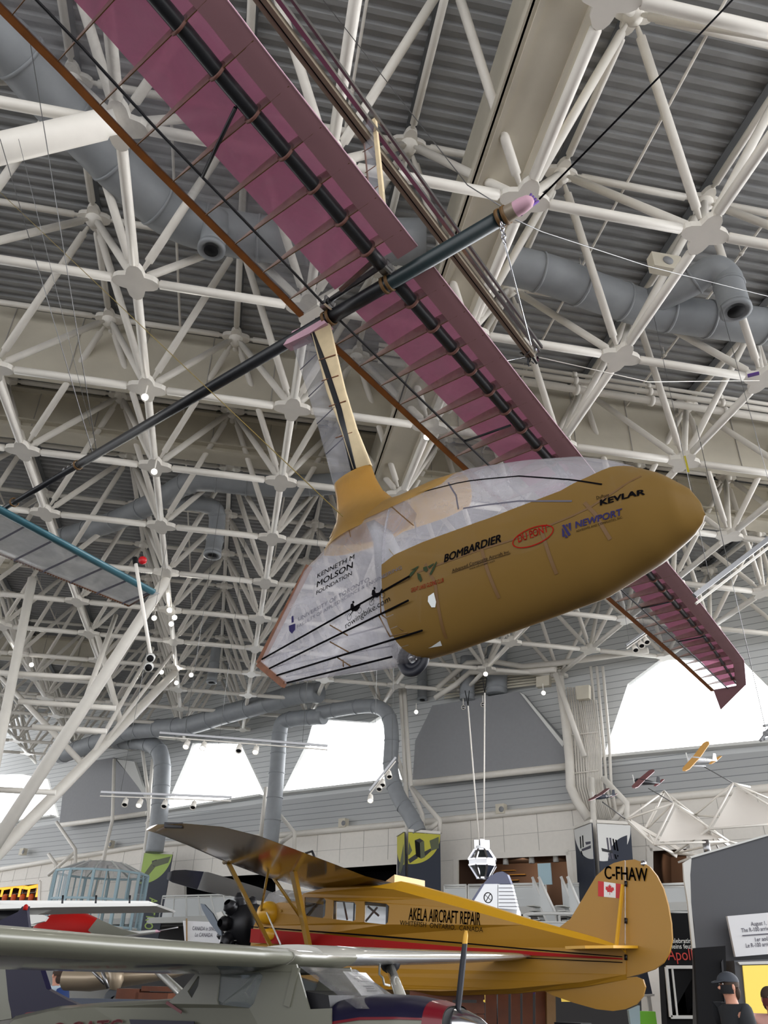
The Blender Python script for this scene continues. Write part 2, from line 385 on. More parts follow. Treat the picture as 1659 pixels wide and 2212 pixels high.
# big box girder running away above the second bay
def clipwall(a, b):
    if wall_d(b) < .5: return a+(b-a)*((wall_d(a)-.5)/(wall_d(a)-wall_d(b)))
    return b
zb = 15.6; a0 = onz(1228, 0, zb); a0 -= E1*4; b0 = a0+E1*22
m = MB(); c = V((0, 0, 1)); 
wL = (onz(1150, 0, zb)-onz(1300, 0, zb)).length/2
m.bar(a0+c*.05, b0+c*.05, wL*2, .1, 'cream'); m.bar(a0+c*1.25, b0+c*1.25, wL*1.3, 2.3, 'cream')
for s_ in (-1, 1):
    m.bar(a0+E2*(wL*s_)+c*.12, b0+E2*(wL*s_)+c*.12, .08, .24, 'cream')
    m.bar(a0+E2*(wL*s_*.72)-c*.03, b0+E2*(wL*s_*.72)-c*.03, .10, .06, 'cream')
struct(m, 'trim_21')
# deep cream fascias hanging across the hall
def fascia(px, pyt, pyb, i0, i1, name, thick=.5, flange=True, mt='cream'):
    ztop = G(0, 0, 1).z+zd-.02; A = onz(px, pyt, ztop); B = onpl(px, pyb, A, E1)
    for _ in range(3):
        dz = .017*((A-G(0, 0, 1)).dot(E1)); A = onz(px, pyt, ztop+dz); B = onpl(px, pyb, A, E1)
    mm = MB(); p0 = A+E2*i0; p1 = A+E2*i1; h = A.z-B.z; zc = (A.z+B.z)/2
    p0 = clipwall(A, p0) if wall_d(p0) < .5 else p0
    p1 = clipwall(A, p1) if wall_d(p1) < .5 else p1
    q0 = V((p0.x, p0.y, zc))+E1*thick/2; q1 = V((p1.x, p1.y, zc))+E1*thick/2
    mm.bar(q0, q1, thick, h, mt)
    L = (q1-q0).length; n = int(L/1.9)
    for k in range(n):
        q = q0.lerp(q1, k/n)-E1*(thick/2+.012); mm.bar(q-V((0, 0, h/2)), q+V((0, 0, h/2)), .025, .025, 'seam')
    if flange:
        for dz in (-h/2, h/2-.25, -h/2+.3): mm.bar(q0-E1*(thick/2+.1)+V((0, 0, dz)), q1-E1*(thick/2+.1)+V((0, 0, dz)), .24, .05, mt)
    struct(mm, name); return A, B
fascia(500, 735, 862, -30, 27, 'trim_22', .4, False)
fascia(500, 893, 985, -30, 27, 'trim_23', .6)
fascia(250, 1140, 1255, -30, -4, 'trim_24')
fascia(250, 1385, 1440, -30, 0, 'trim_25')
# pipe run along the first fascia (right part)
A = onz(1500, 880, 17.2)
for k, (dz, r) in enumerate(((0, .11), (.35, .09), (.6, .06))):
    m = MB(); p0 = A+V((0, 0, dz))-E2*10; p1 = A+V((0, 0, dz))+E2*12; m.tube(p0, p1, r, 'steel_white')
    for q in range(9): s_ = p0.lerp(p1, (q+.5)/9); m.lathe(s_-E2*.06, E2, ((0, r*1.0), (0, r*1.5), (.12, r*1.5), (.12, r)), 'steel_white', 12)
    t = m.build('pipe'); tag(t, ('lowest and thickest', 'middle', 'uppermost and thinnest')[k]+' of the three white pipes along the cream fascia at right', 'pipe', 'pipes along the cream fascia')
# sprinkler pipes under the deck
for k, i in enumerate((-2.0, .05, 1.1, 2.95, 4.0)):
    a = G(i, -4, 1)+V((0, 0, .05)); b = G(i, 9, 1)+V((0, 0, .05)); b = clipwall(a, b); m = MB(); m.tube(a, b, .035, 'steel_white', seg=8)
    n = 10
    for q in range(n):
        p = a.lerp(b, (q+.5)/n); m.tube(p, p+V((0, 0, .45)), .012, 'steel_white', seg=5); m.lathe(p-E1*.05, E1, ((0, .035), (0, .06), (.1, .06), (.1, .035)), 'steel_white', 8)
    t = m.build('sprinkler_pipe'); tag(t, 'thin white sprinkler pipe under the deck, %s from the left' % ('first', 'second', 'third', 'fourth', 'fifth')[k], 'pipe', 'sprinkler pipes under the roof deck')
# ---------------------------------------------------------------- far wall with trapezoid windows
W1 = [(352, 1757), (408, 1628), (416, 1605), (522, 1605), (577, 1722)]
W2 = [(606, 1719), (664, 1602), (678, 1552), (800, 1560), (824, 1545), (874, 1689)]
W3 = [(1301, 1642), (1356, 1477), (1432, 1420), (1605, 1425), (1690, 1510), (1700, 1606)]
W0 = [(-190, 1815), (-120, 1675), (50, 1672), (105, 1682), (128, 1765)]
WO = [(-400, 2300), (-400, 1100), (2100, 1000), (2100, 2300)]
def wp(l, off=0): return [wall_pt(x, y, off) for x, y in l]
ztopw = 22
def clampz(ps, lo=-.1, hi=ztopw):
    return ps
o4 = [wall_pt(-500, 1800), wall_pt(1950, 1700)]
lob = [V((p.x, p.y, p.z)) for p in (wall_pt(-230, 1900), wall_pt(120, 1857), wall_pt(640, 1800), wall_pt(1235, 1741), wall_pt(1820, 1685))]
outer = [V((o4[0].x, o4[0].y, lob[0].z)), V((o4[0].x, o4[0].y, ztopw)), V((o4[1].x, o4[1].y, ztopw)), V((o4[1].x, o4[1].y, lob[-1].z))]+lob[::-1]
holes = [wp(w) for w in (W0, W1, W2, W3)]
m = MB(); m.prism([outer]+holes, -WN*.35, 'siding', side='white'); struct(m, 'wall_far')
for k, w in enumerate((W0, W1, W2, W3)):
    pts = wp(w, -.2); m = MB(); c = sum(pts, V())/len(pts)
    for a, b in zip(pts, pts[1:]+pts[:1]): m.bar(a, b, .12, .14, 'white', WN)
    # sill shelf
    lo = [p for p in pts]; b0_, b1_ = pts[0], pts[-1]
    m.bar(b0_+WN*.4, b1_+WN*.4, .7, .12, 'white')
    fo = struct(m, 'window_%d' % (k+1))
    m = MB(); m.prism(pts, -WN*.02, 'glass'); m.build('pane', fo)
# blank grey dormers
def dormer(pts, dep, name, splay=None):
    m = MB(); P = wp(pts, dep); m.prism(P, -WN*(dep-.02), 'dormer', side='dormer'); return struct(m, name)
D1 = [(891, 1688), (897, 1600), (921, 1552), (934, 1524), (1122, 1493), (1140, 1516), (1214, 1598), (1237, 1649)]
D2 = [(128, 1780), (137, 1700), (173, 1648), (245, 1636), (302, 1700), (322, 1756)]
dormer(D1, .9, 'wall_dormer_right'); dormer(D2, .9, 'wall_dormer_left')
# slanted white reveal beside each dormer
m = MB(); m.prism(wp([(1122, 1495), (1130, 1499), (1217, 1603), (1214, 1612)], 1.0), -WN*.15, 'white'); struct(m, 'trim_26')
m = MB(); m.prism(wp([(252, 1640), (290, 1645), (322, 1740), (300, 1702)], 1.2), -WN*.2, 'offwhite'); struct(m, 'trim_27')
# darker siding band under the windows, sill beam and lower beam
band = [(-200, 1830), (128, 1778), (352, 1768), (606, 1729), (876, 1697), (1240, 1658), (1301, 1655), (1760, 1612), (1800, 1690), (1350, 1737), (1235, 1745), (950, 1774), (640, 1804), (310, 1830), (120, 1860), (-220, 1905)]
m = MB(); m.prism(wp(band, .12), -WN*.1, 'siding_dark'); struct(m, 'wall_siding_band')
def wtube(pl, r, off, name, mt='steel_white'):
    m = MB(); m.path([wall_pt(x, y, off) for x, y in pl], r, mt, seg=12); return struct(m, name)
wtube([(128, 1783), (318, 1757)], .16, .9, 'trim_28'); wtube([(888, 1692), (1240, 1654)], .16, .9, 'trim_29')
wtube([(-100, 1895), (120, 1858), (310, 1827), (640, 1801), (950, 1772), (1235, 1742), (1800, 1688)], .15, .5, 'trim_30')
# cream lower wall with doorways
low = [(-230, 1905), (120, 1862), (310, 1832), (640, 1805), (950, 1776), (1235, 1746), (1820, 1690)]
Hh = [[(985, 1962), (985, 1852), (1228, 1841), (1240, 1958)], [(713, 1932), (715, 1871), (862, 1861), (862, 1930)], [(395, 1945), (395, 1893), (600, 1882), (600, 1943)],
      [(-90, 1960), (-90, 1922), (86, 1905), (84, 1960)], [(1405, 1950), (1404, 1832), (1490, 1826), (1492, 1950)]]
botz = 0
lp = wp(low, .35); o_ = [V((lp[0].x, lp[0].y, botz))]+lp+[V((lp[-1].x, lp[-1].y, botz))]
m = MB(); m.prism([o_]+[wp(h, .35) for h in Hh], -WN*.3, 'wall_cream')
# panel joints
for dz in (.9, 1.8):
    for a, b in zip(lp, lp[1:]):
        m.bar(a+WN*.005-V((0, 0, dz)), b+WN*.005-V((0, 0, dz)), .012, .03, 'seam', WN)
for a, b in zip(lp, lp[1:]):
    n = int((b-a).length/1.5)
    for k in range(n): q = a.lerp(b, k/n)+WN*.005; m.bar(q-V((0, 0, .05)), q-V((0, 0, 1.8)), .02, .012, 'seam', WN)
wl = struct(m, 'wall_lower')
for k, h in enumerate(Hh):
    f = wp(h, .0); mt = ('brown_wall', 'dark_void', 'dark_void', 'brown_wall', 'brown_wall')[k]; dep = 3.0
    m = MB(); bk = [p-WN*dep for p in f]; m.prism(bk, -WN*.1, mt)
    for a, b in zip(f, f[1:]+f[:1]):
        n_ = (b-a).cross(WN).normalized()*.08; c_ = sum(f, V())/4
        if n_.dot(c_-(a+b)/2) > 0: n_ = -n_
        m.prism([a, b, b-WN*dep, a-WN*dep], n_, mt)
    struct(m, 'wall_alcove_%d' % (k+1))
    m = MB()                                    # frame of the opening
    g = wp(h, .36)
    for a, b in zip(g, g[1:]): m.bar(a, b, .25, .08, 'wall_cream', WN)
    struct(m, 'door_%d' % (k+1))
def spot(name, loc, target, power, size=60, color=(1, .8, .6), r=.05):
    l = bpy.data.lights.new(name, 'SPOT'); l.energy = power; l.spot_size = radians(size); l.color = color; l.shadow_soft_size = r; l.spot_blend = .6
    o = bpy.data.objects.new(name, l); COL.objects.link(o); o.location = loc
    o.rotation_euler = (V(target)-V(loc)).to_track_quat('-Z', 'Y').to_euler(); return o
spot('alcove_spot', wall_pt(1130, 1858, -1.0), wall_pt(1130, 1900, -3), 150, 80)
spot('alcove_spot', wall_pt(1205, 1858, -1.2), wall_pt(1205, 1900, -3), 110, 70)
spot('alcove_spot', wall_pt(1470, 1845, -1.0), wall_pt(1465, 1890, -3), 90, 80)
spot('alcove_spot', wall_pt(30, 1915, -1.0), wall_pt(20, 1945, -3), 250, 120)
# dark base wall under the mezzanine, mezzanine floor slab
zm = wall_pt(1100, 1962, 1.5).z
m = MB(); a = o4[0]; b = o4[1]
for (oo, hh) in ((.9, zm),): m.bar(V((a.x, a.y, zm-.15))+WN*oo, V((b.x, b.y, zm-.15))+WN*oo, 2.4, .3, 'offwhite')
struct(m, 'trim_31')
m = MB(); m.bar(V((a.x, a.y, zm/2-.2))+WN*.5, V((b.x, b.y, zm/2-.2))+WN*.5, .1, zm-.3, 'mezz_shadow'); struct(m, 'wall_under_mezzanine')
# ================================================================ THE SUSPENDED HUMAN POWERED AIRCRAFT
ZB = 8.6
BR = onz(1095, 463, ZB); BL = onz(0, 1103, ZB)
S = Frame(BR, (BR-BL)); bdir = S.f; nw = -S.n
TE0 = onz(665, 697, ZB)
_te = []
for q in [(10, 30), (130, 150), (300, 330), (500, 530), (665, 697), (1000, 1010), (1310, 1290), (1475, 1430), (1560, 1537)]:
    P = onpl(q[0], q[1], TE0, bdir); _te.append(((P-TE0).dot(nw), P.z))
_te[-2] = (_te[-2][0], _te[-2][1]-.05); _te[-1] = (_te[-1][0], _te[-2][1]-.15)
def zte(n): return interp(_te, n)
def chord(n): return clampi([(-7, 1.6), (-3, 1.81), (0, 1.76), (4.2, 1.58), (7.8, 1.44), (9, 1.40), (12.8, 1.17), (14.1, .80), (15, .5)], n)
def yt(x): x = max(0, min(1, x)); return 5*.12*(.2969*sqrt(x)-.126*x-.3516*x*x+.2843*x**3-.1015*x**4)
def wing_pt(n, c, up=None, dz=0):
    C_ = chord(n); x = 1-c/C_; z = zte(n)
    if up: z += yt(x)*C_*1.55
    else: z -= yt(x)*C_*.18
    p = TE0+nw*n+bdir*c; return V((p.x, p.y, z+dz))
def sheet(mb, n0, n1, c0, c1, up, m, nn=24, nc=8, dz=0):
    mb.grid([[wing_pt(lerp(n0, n1, a/nn), lerp(c0(lerp(n0, n1, a/nn)), c1(lerp(n0, n1, a/nn)), b/nc), up, dz) for b in range(nc+1)] for a in range(nn+1)], m)
fp = lambda n: clampi([(-7, .57), (-2, .58), (0, .54), (3.5, .52), (8.4, .49), (9.9, .42), (11.5, .35), (15, .3)], n)
fm = lambda n: chord(n)-clampi([(-7, .27), (3.5, .27), (8, .27), (15, .2)], n)
fspar = lambda n: clampi([(-7, 1.2), (-3, 1.28), (0, 1.26), (3, 1.18), (8.3, 1.0), (11.5, .86), (14, .6)], n)
one = lambda n: chord(n); zero = lambda n: 0.0
ac = thing('human_powered_aircraft', (TE0.x, TE0.y, 3.95), 'ornithopter with pink and clear film wings and a golden pod, hung under the roof', 'aircraft')
def wing(n0, n1, ribs, label):
    nn = 40; mb = MB(); sheet(mb, n0, n1, lambda n: .05, fm, False, 'clear_film', nn, 8)
    sheet(mb, n0, n1, lambda n: .05, fp, True, 'clear_film', nn, 4)
    w = mb.build('wing', ac); w['label'] = label
    m = MB(); sheet(m, n0, n1, fp, fm, True, 'pink_skin', nn, 8, .002); m.build('pink_panel', w)
    m = MB(); sheet(m, n0, n1, fm, one, True, 'mauve', nn, 6, .004); sheet(m, n0, n1, fm, one, False, 'mauve', nn, 5, -.003); m.path([wing_pt(lerp(n0, n1, a/nn), chord(lerp(n0, n1, a/nn))+.004) for a in range(nn+1)], .009, 'mauve_foam', seg=6); m.build('leading_edge', w)
    m = MB(); P = [wing_pt(lerp(n0, n1, a/nn), fspar(lerp(n0, n1, a/nn)), True) for a in range(nn+1)]
    P = [V((p.x, p.y, zte(lerp(n0, n1, a/nn))+.03)) for a, p in enumerate(P)]
    R = [clampi([(-7, .085), (0, .08), (8, .06), (14.5, .02)], lerp(n0, n1, a/nn)) for a in range(nn+1)]
    m.path(P, R, 'black_tube'); m.build('spar', w)
    m = MB(); P = [wing_pt(lerp(n0, n1, a/nn), .36) for a in range(nn+1)]; m.path(P, .016, 'black_tube', seg=8); m.build('carbon_rod', w)
    m = MB(); k = max(1, nn)
    for up in (True, False): sheet(m, n0, n1, lambda n: -.035, lambda n: .05, up, 'te_wood', nn, 1, .006 if up else -.006)
    m.build('trailing_edge', w)
    for r in ribs:
        m = MB(); C_ = chord(r); lo = []; hi = []
        for k in range(15):
            c = lerp(.0, C_*.985, k/14); lo.append(wing_pt(r, c, False, .001)); hi.append(wing_pt(r, c, True, -.004))
        h = nw*.004
        m.add([p-h for p in lo]+[p-h for p in hi], [(k, k+1, 16+k, 15+k) for k in range(14)], 'rib_foam')
        m.add([p+h for p in lo]+[p+h for p in hi], [(k, k+1, 16+k, 15+k) for k in range(14)], 'rib_foam')
        hh = nw*.004; q = [p-V((0, 0, .004)) for p in lo]
        m.add([p-hh for p in q]+[p+hh for p in q]+[p-hh+V((0, 0, .008)) for p in q]+[p+hh+V((0, 0, .008)) for p in q],
              [(k, k+1, 16+k, 15+k) for k in range(14)]+[(30+k, 31+k, 46+k, 45+k) for k in range(14)]+[(k, k+1, 31+k, 30+k) for k in range(14)]+[(15+k, 16+k, 46+k, 45+k) for k in range(14)], 'gold_seam')
        pz = zte(r)+.03; pc = fspar(r); cc = TE0+nw*r+bdir*pc; rr = clampi([(-7, .115), (0, .11), (8, .085), (14.5, .04)], r)
        m.lathe(V((cc.x, cc.y, pz))-nw*.012, nw, ((0, 0), (0, rr), (.024, rr), (.024, 0)), 'rib_ring', 14)
        m.build('rib', w)
    return w
ribN = [-6.5+.47*k for k in range(5)]+[-4.12, -3.63, -3.14, -2.67, -2.19, -1.72, -1.28, -.83, -.38]
wing(-7, -.12, ribN, 'nearer wing of pink foam and clear film running out of the frame at upper left')
ribF = [.48, .94, 1.38, 1.82, 2.28, 2.72]+[3.18+.46*k for k in range(24)]
wing(.12, 14.2, ribF, 'farther wing of pink foam and clear film passing behind the golden pod')
# folded wing tip
m = MB(); a = wing_pt(14.2, .03); b = wing_pt(14.2, chord(14.2)); c = TE0+nw*14.95-bdir*.1; c = V((c.x, c.y, zte(14.2)-.25))
m.prism([a, b, c], (0, 0, .03), 'mauve'); m.build('wing_tip', ac)
# diagonal struts inside the wings
m = MB(); m.tube(wing_pt(-2.05, .36), wing_pt(-2.35, 1.2), .02, 'black_tube'); m.build('brace', ac)
m = MB(); m.tube(wing_pt(2.95, .36), wing_pt(3.0, 1.1), .018, 'black_tube'); m.build('brace', ac)
for k in (0, 1):
    m = MB(); m.tube(wing_pt(9.2+k*1.9, .36), wing_pt(9.2+k*1.9, .95, False, -.01), .015, 'black_tube'); m.build('brace', ac)
# boom
def bz(px, py): p = onz(px, py, ZB); return p
bm_ = MB(); A = bz(1085, 468); B = bz(835, 612); Cc = bz(710, 688); D = bz(170, 1003); Ee = bz(-60, 1137)
axis = lambda p: BR+bdir*((p-BR).dot(bdir))
bm_.path([axis(A), axis(B)], .088, 'boom_green', seg=18); bm_.path([axis(B), axis(Cc)], .088, 'black_tube', seg=18)
bm_.path([axis(Cc), axis(D)], [.080, .066], 'black_tube', seg=18); bm_.path([axis(D), axis(Ee)], [.05, .045], 'black_tube', seg=16)
boom = bm_.build('boom', ac)
for nm, q in (('nose', A), ('mid', B), ('mid', Cc), ('tail', D), ('tail', bz(30, 1083))):
    m = MB(); r = .094 if nm != 'tail' else .07; c = axis(q)
    for k in range(2 if nm != 'tail' else 1): m.lathe(c+bdir*(k*.07-.05), bdir, ((0, r), (0, r+.012), (.04, r+.012), (.04, r)), 'gold_seam', 18)
    m.build('ring', boom)
m = MB(); c = axis(A)+bdir*.02; m.lathe(c, bdir, ((0, .095), (.14, .085)), 'gold_rail', 18); m.lathe(c+bdir*.14, bdir, ((0, .085), (.08, .085), (.16, .07), (.2, .035), (.21, 0)), 'mauve_foam', 18); m.build('nose_cap', boom)
for t in (.08, .18, .28):
    m = MB(); c = axis(D)-bdir*(t*1.3+.1); m.path([c-V((0, 0, .05))+V((0, 0, .1))+bdir*.03, c+V((0, 0, .12)), c+V((0, 0, .05))-bdir*.03], .012, 'chrome', seg=6); m.build('hook', boom)
# black drive strut beside the boom, brackets
m = MB(); m.path([bz(838, 580)+V((0, 0, .12)), bz(715, 662)+V((0, 0, .12))], .035, 'black_tube'); m.path([bz(815, 572)+V((0, 0, .12)), bz(735, 640)+V((0, 0, .1))], .03, 'brown_edge'); m.build('drive_strut', ac)
for q in ((832, 590), (705, 668)):
    m = MB(); c = bz(*q)+V((0, 0, .08)); m.box(c, (.07, .05, .04), 'alu', bdir); m.box(c+V((0, 0, -.02))+bdir*.05, (.015, .09, .07), 'chrome', bdir); m.build('bracket', ac)
# pylon: film part, spar, balsa part
def sp(px, py, off=0): return S.sz(px, py, off)
def pyl(rows, th, m_, name, thick=None):
    m = MB(); P = []
    for (l, r) in rows:
        a = sp(*l); b = sp(*r); ring = []
        for k in range(9):
            t = k/8; ring.append((lerp(a[0], b[0], t), lerp(a[1], b[1], t), th[0]*(1-t)+th[1]*t))
        P.append([S.W(s, o, z) for s, z, o in ring]+[S.W(s, -o, z) for s, z, o in reversed(ring)])
    m.grid(P, m_, True, True); m.cap(P[0], m_); m.cap(P[-1], m_); return m.build(name, ac)
f = pyl([((632, 745), (678, 728)), ((660, 830), (700, 800)), ((690, 930), (730, 900)), ((722, 1050), (768, 1030))], (.008, .05), 'clear_film', 'pylon_film')
pyl([((675, 722), (684, 719)), ((700, 790), (710, 786)), ((733, 890), (743, 886)), ((765, 1022), (776, 1016))], (.052, .055), 'black_tube', 'pylon_spar')
pb = pyl([((676, 712), (712, 700)), ((690, 765), (725, 757)), ((712, 850), (745, 842)), ((742, 930), (770, 925)), ((770, 1018), (802, 1005))], (.055, .02), 'balsa', 'pylon_leading_edge')
for q in ((725, 772), (731, 817), (747, 872), (761, 940)):
    m = MB(); a = sp(q[0]-36, q[1]+6, .06); b = sp(q[0], q[1]-6, .03); m.tube(S.W(a[0], .06, a[1]), S.W(b[0], .03, b[1]), .007, 'brown_edge', seg=6); m.build('pylon_band', pb)
for (l, r) in (((650, 800), (690, 770)), ((668, 858), (708, 828)), ((686, 917), (729, 885)), ((706, 982), (750, 950))):
    m = MB(); a = sp(*l); b = sp(*r); m.tube(S.W(a[0], .012, a[1]), S.W(b[0], .052, b[1]), .006, 'ink_grey', seg=6); m.build('pylon_rib', f)
m = MB(); P = [sp(*q) for q in ((620, 752), (640, 722), (705, 694), (712, 704), (675, 728), (632, 748))]; m.prism([S.W(s, .07, z) for s, z in P], S.n*-.14, 'mauve_foam'); m.build('pylon_fairing', ac)
# fin standing above the wing
_fb = onz(834, 445, 8.9); S2 = Frame((_fb.x, _fb.y), (bdir.x, bdir.y)); fq = lambda x, y, off=0: S2.sz(x, y, off)
m = MB(); P = [fq(*q) for q in ((782, 274), (803, 258), (834, 445), (800, 440))]; m.prism([S2.W(s, .01, z) for s, z in P], S2.n*-.02, 'clear_film')
uf = m.build('upper_fin', ac)
m = MB(); a = fq(809, 258); b = fq(828, 446); m.bar(S2.W(a[0], 0, a[1]), S2.W(b[0], 0, b[1]), .05, .04, 'balsa', S2.n); m.build('fin_post', uf)
m = MB(); a = fq(783, 274); b = fq(800, 440); m.bar(S2.W(a[0], 0, a[1]), S2.W(b[0], 0, b[1]), .015, .015, 'brown_edge', S2.n); a = fq(805, 258); m.tube(S2.W(*[fq(783, 274)[0], 0, fq(783, 274)[1]]), S2.W(a[0], 0, a[1]), .007, 'brown_edge'); m.build('fin_edge', uf)
for q in ((785, 330, 806, 318), (790, 375, 812, 360), (795, 420, 818, 404)):
    m = MB(); a = fq(q[0], q[1]); b = fq(q[2], q[3]); m.tube(S2.W(a[0], .012, a[1]), S2.W(b[0], .012, b[1]), .005, 'brown_edge', seg=6); m.build('fin_rib', uf)
# ---- body: outline in the aircraft's plane of symmetry
def curve(l): return sorted([sp(*q) for q in l])
TOP = curve([(556, 1432), (610, 1330), (663, 1226), (690, 1203), (716, 1172), (735, 1125), (775, 1095), (842, 1082), (880, 1071), (950, 1040), (1030, 1016), (1150, 999), (1260, 992), (1330, 1001), (1380, 1014), (1430, 1026), (1490, 1056), (1513, 1084), (1523, 1110)])
BOT = curve([(556, 1434), (585, 1457), (612, 1478), (740, 1458), (860, 1440), (915, 1425), (965, 1411), (1130, 1352), (1300, 1290), (1430, 1210), (1500, 1152), (1519, 1128), (1523, 1112)])
s0, s1 = TOP[0][0], TOP[-1][0]
def zt(s): return interp(TOP, min(max(s, s0), s1))
def zbm(s): return interp(BOT, min(max(s, s0), s1))
def wb(s): return clampi([(s0, .012), (s0+.5, .06), (-2.2, .14), (-1.6, .26), (-1.2, .31), (-.3, .34), (.5, .31), (.9, .25), (1.15, .16), (s1-.05, .06), (s1, .01)], s)
def lat(s, z):
    a = zt(s); b = zbm(s); h = max(.01, (a-b)/2); x = min(1, abs((z-(a+b)/2)/h)); return wb(s)*max(0, 1-x**2.3)**.5
def skin(mb, top, bot, sa, sb, m_, ns=60, nz=16, eps=0, sides=(1, -1)):
    """skin of the body between two outlines; sa(v), sb(v) are its ends"""
    for sd in sides:
        P = []
        for a in range(ns+1):
            row = []
            for b in range(nz+1):
                v = b/nz; s = lerp(sa(v), sb(v), a/ns); z = lerp(top(s), bot(s), v); row.append(S.W(s, sd*(lat(s, z)+eps), z))
            P.append(row)
        mb.grid(P, m_)
def cos_(f):
    return f
GT = curve([(868, 1246), (900, 1226), (960, 1202), (1100, 1157), (1250, 1097), (1305, 1062), (1345, 1032), (1385, 1018)])
sg0 = GT[0][0]; sg1 = GT[-1][0]
gtop = lambda s: min(zt(s), interp(GT, s)) if s < sg1 else zt(s)
# to keep the outline round, rows are spaced by angle
def skin2(mb, top, bot, sa, sb, m_, ns=60, nz=20, eps=0, sides=(1, -1)):
    for sd in sides:
        P = []
        for a in range(ns+1):
            row = []
            for b in range(nz+1):
                v = b/nz; s = lerp(sa(v), sb(v), (1-cos(pi*a/ns))/2); A_ = zt(s); B_ = zbm(s); h = max(.01, (A_-B_)/2); c = (A_+B_)/2
                th0 = math.acos(max(-1, min(1, (top(s)-c)/h))); th1 = math.acos(max(-1, min(1, (bot(s)-c)/h))); t = lerp(th0, th1, v)
                z = c+h*cos(t); row.append(S.W(s, sd*(lat(s, z)+eps), z))
            P.append(row)
        mb.grid(P, m_)
m = MB(); skin2(m, gtop, zbm, lambda v: sg0+.03*v+.27*v**3, lambda v: s1, 'gold_skin', 70, 26)
pod = m.build('pod', ac); pod['label'] = 'golden composite pod with sponsor lettering'
m = MB(); skin2(m, zt, lambda s: gtop(s) if s > sg0 else zbm(s), lambda v: sg0, lambda v: sg1-.02, 'fairing_film', 60, 16)
skin2(m, zt, zbm, lambda v: s0+.02, lambda v: sg0+.03*v+.27*v**3, 'fairing_film', 50, 20)
fair = m.build('film_fairing', ac)
CE = []
for q in [(668, 1220), (702, 1201), (808, 1172), (854, 1154), (960, 1114), (1012, 1090), (1030, 1068)]: CE.append(S.sz(q[0], q[1], -.2))
CE = sorted(CE); ce0, ce1 = CE[0][0], CE[-1][0]
m = MB(); skin2(m, zt, lambda s: min(zt(s)-.002, clampi(CE, s)) if s < ce1-.12 else lerp(clampi(CE, ce1-.12), zt(ce1), ((s-ce1+.12)/.12)**2), lambda v: ce0, lambda v: ce1, 'gold_light', 50, 12, .006)
gf = m.build('gold_fillet', ac)
# flare joining pylon and body
m = MB(); rows = [((722, 1049), (801, 1004), .06), ((727, 1075), (812, 1034), .075), ((729, 1105), (826, 1058), .10), ((727, 1140), (846, 1074), .15), ((716, 1172), (880, 1084), .19), ((700, 1200), (900, 1110), .2)]; P = []
for l, r, o in rows:
    a = sp(*l); b = sp(*r); ring = []
    for k in range(15):
        t = k/14; e = sin(pi*t)**.6 if 0 < t < 1 else 0; ring.append((lerp(a[0], b[0], t), lerp(a[1], b[1], t), o*e+.004))
    P.append([S.W(s, o_, z) for s, z, o_ in ring]+[S.W(s, -o_, z) for s, z, o_ in reversed(ring)])
m.grid(P, 'gold_light', True, True); m.build('pylon_flare', ac)
# seams and stringers
def on(px, py, eps=.006):
    s, z = sp(px, py)
    for _ in range(6): s, z = S.sz(px, py, lat(s, z)+eps)
    return s, z
def surf(s, z, eps=.006): return S.W(s, lat(s, z)+eps, z)
def seam(pts, w, mt, name, par, eps=.004, n=14):
    q = [on(*p) for p in pts]; m = MB(); L = []
    for k in range(n+1):
        t = k/n*(len(q)-1); i = min(int(t), len(q)-2); s = lerp(q[i][0], q[i+1][0], t-i); z = lerp(q[i][1], q[i+1][1], t-i); L.append((s, z))
    P = []
    for k, (s, z) in enumerate(L):
        a = L[max(0, k-1)]; b = L[min(n, k+1)]; d = V((b[0]-a[0], b[1]-a[1])).normalized(); P.append([surf(s-d.y*w/2, z+d.x*w/2, eps), surf(s+d.y*w/2, z-d.x*w/2, eps)])
    m.grid(P, mt); return m.build(name, par)
for l in ([(918, 1218), (940, 1260), (950, 1330), (965, 1380)], [(1040, 1185), (1052, 1230), (1078, 1292)], [(1168, 1140), (1180, 1180), (1202, 1240)], [(1262, 1085), (1285, 1110), (1318, 1165)]):
    seam(l, .028, 'gold_seam', 'seam', pod)
seam([(900, 1236), (1000, 1200), (1120, 1162), (1260, 1105), (1330, 1060), (1385, 1028)], .015, 'gold_seam', 'seam', pod)
for l in ([(737, 1205), (900, 1066), (1000, 1040), (1120, 1028), (1250, 1038), (1300, 1046)], [(1000, 1098), (1120, 1082), (1235, 1082)], [(968, 1042), (985, 1070), (990, 1100)]):
    q = l[1:] if len(l) == 6 else l
    seam(q, .014, 'ink_black' if len(l) == 6 else 'ink_grey', 'stringer', fair)
for l in ([(757, 1103), (757, 1160)], [(815, 1072), (850, 1098), (893, 1135)]): seam(l, .01, 'gold_seam', 'seam', gf)
for q, hw in (([(925, 1288), (937, 1280), (942, 1300), (940, 1312), (932, 1312), (924, 1299)], 0), ([(934, 1399), (952, 1385), (968, 1402), (940, 1408)], 0)):
    pts = [on(*p, .008) for p in q]; m = MB(); m.add([surf(s, z, .008) for s, z in pts], [tuple(range(len(pts)))], 'panel_white'); m.build('lit_hole_patch', pod)  # white patches paint the light showing through two holes in the pod
# brown knife edge of the tail
m = MB(); P = [sp(*q) for q in ((668, 1222), (560, 1434), (614, 1479))]
L = [S.W(s, 0, z) for s, z in P]; m.bar(L[0], L[1], .05, .05, 'brown_edge', S.n); m.bar(L[1], L[2], .06, .05, 'brown_edge', S.n); m.build('trailing_strip', fair)
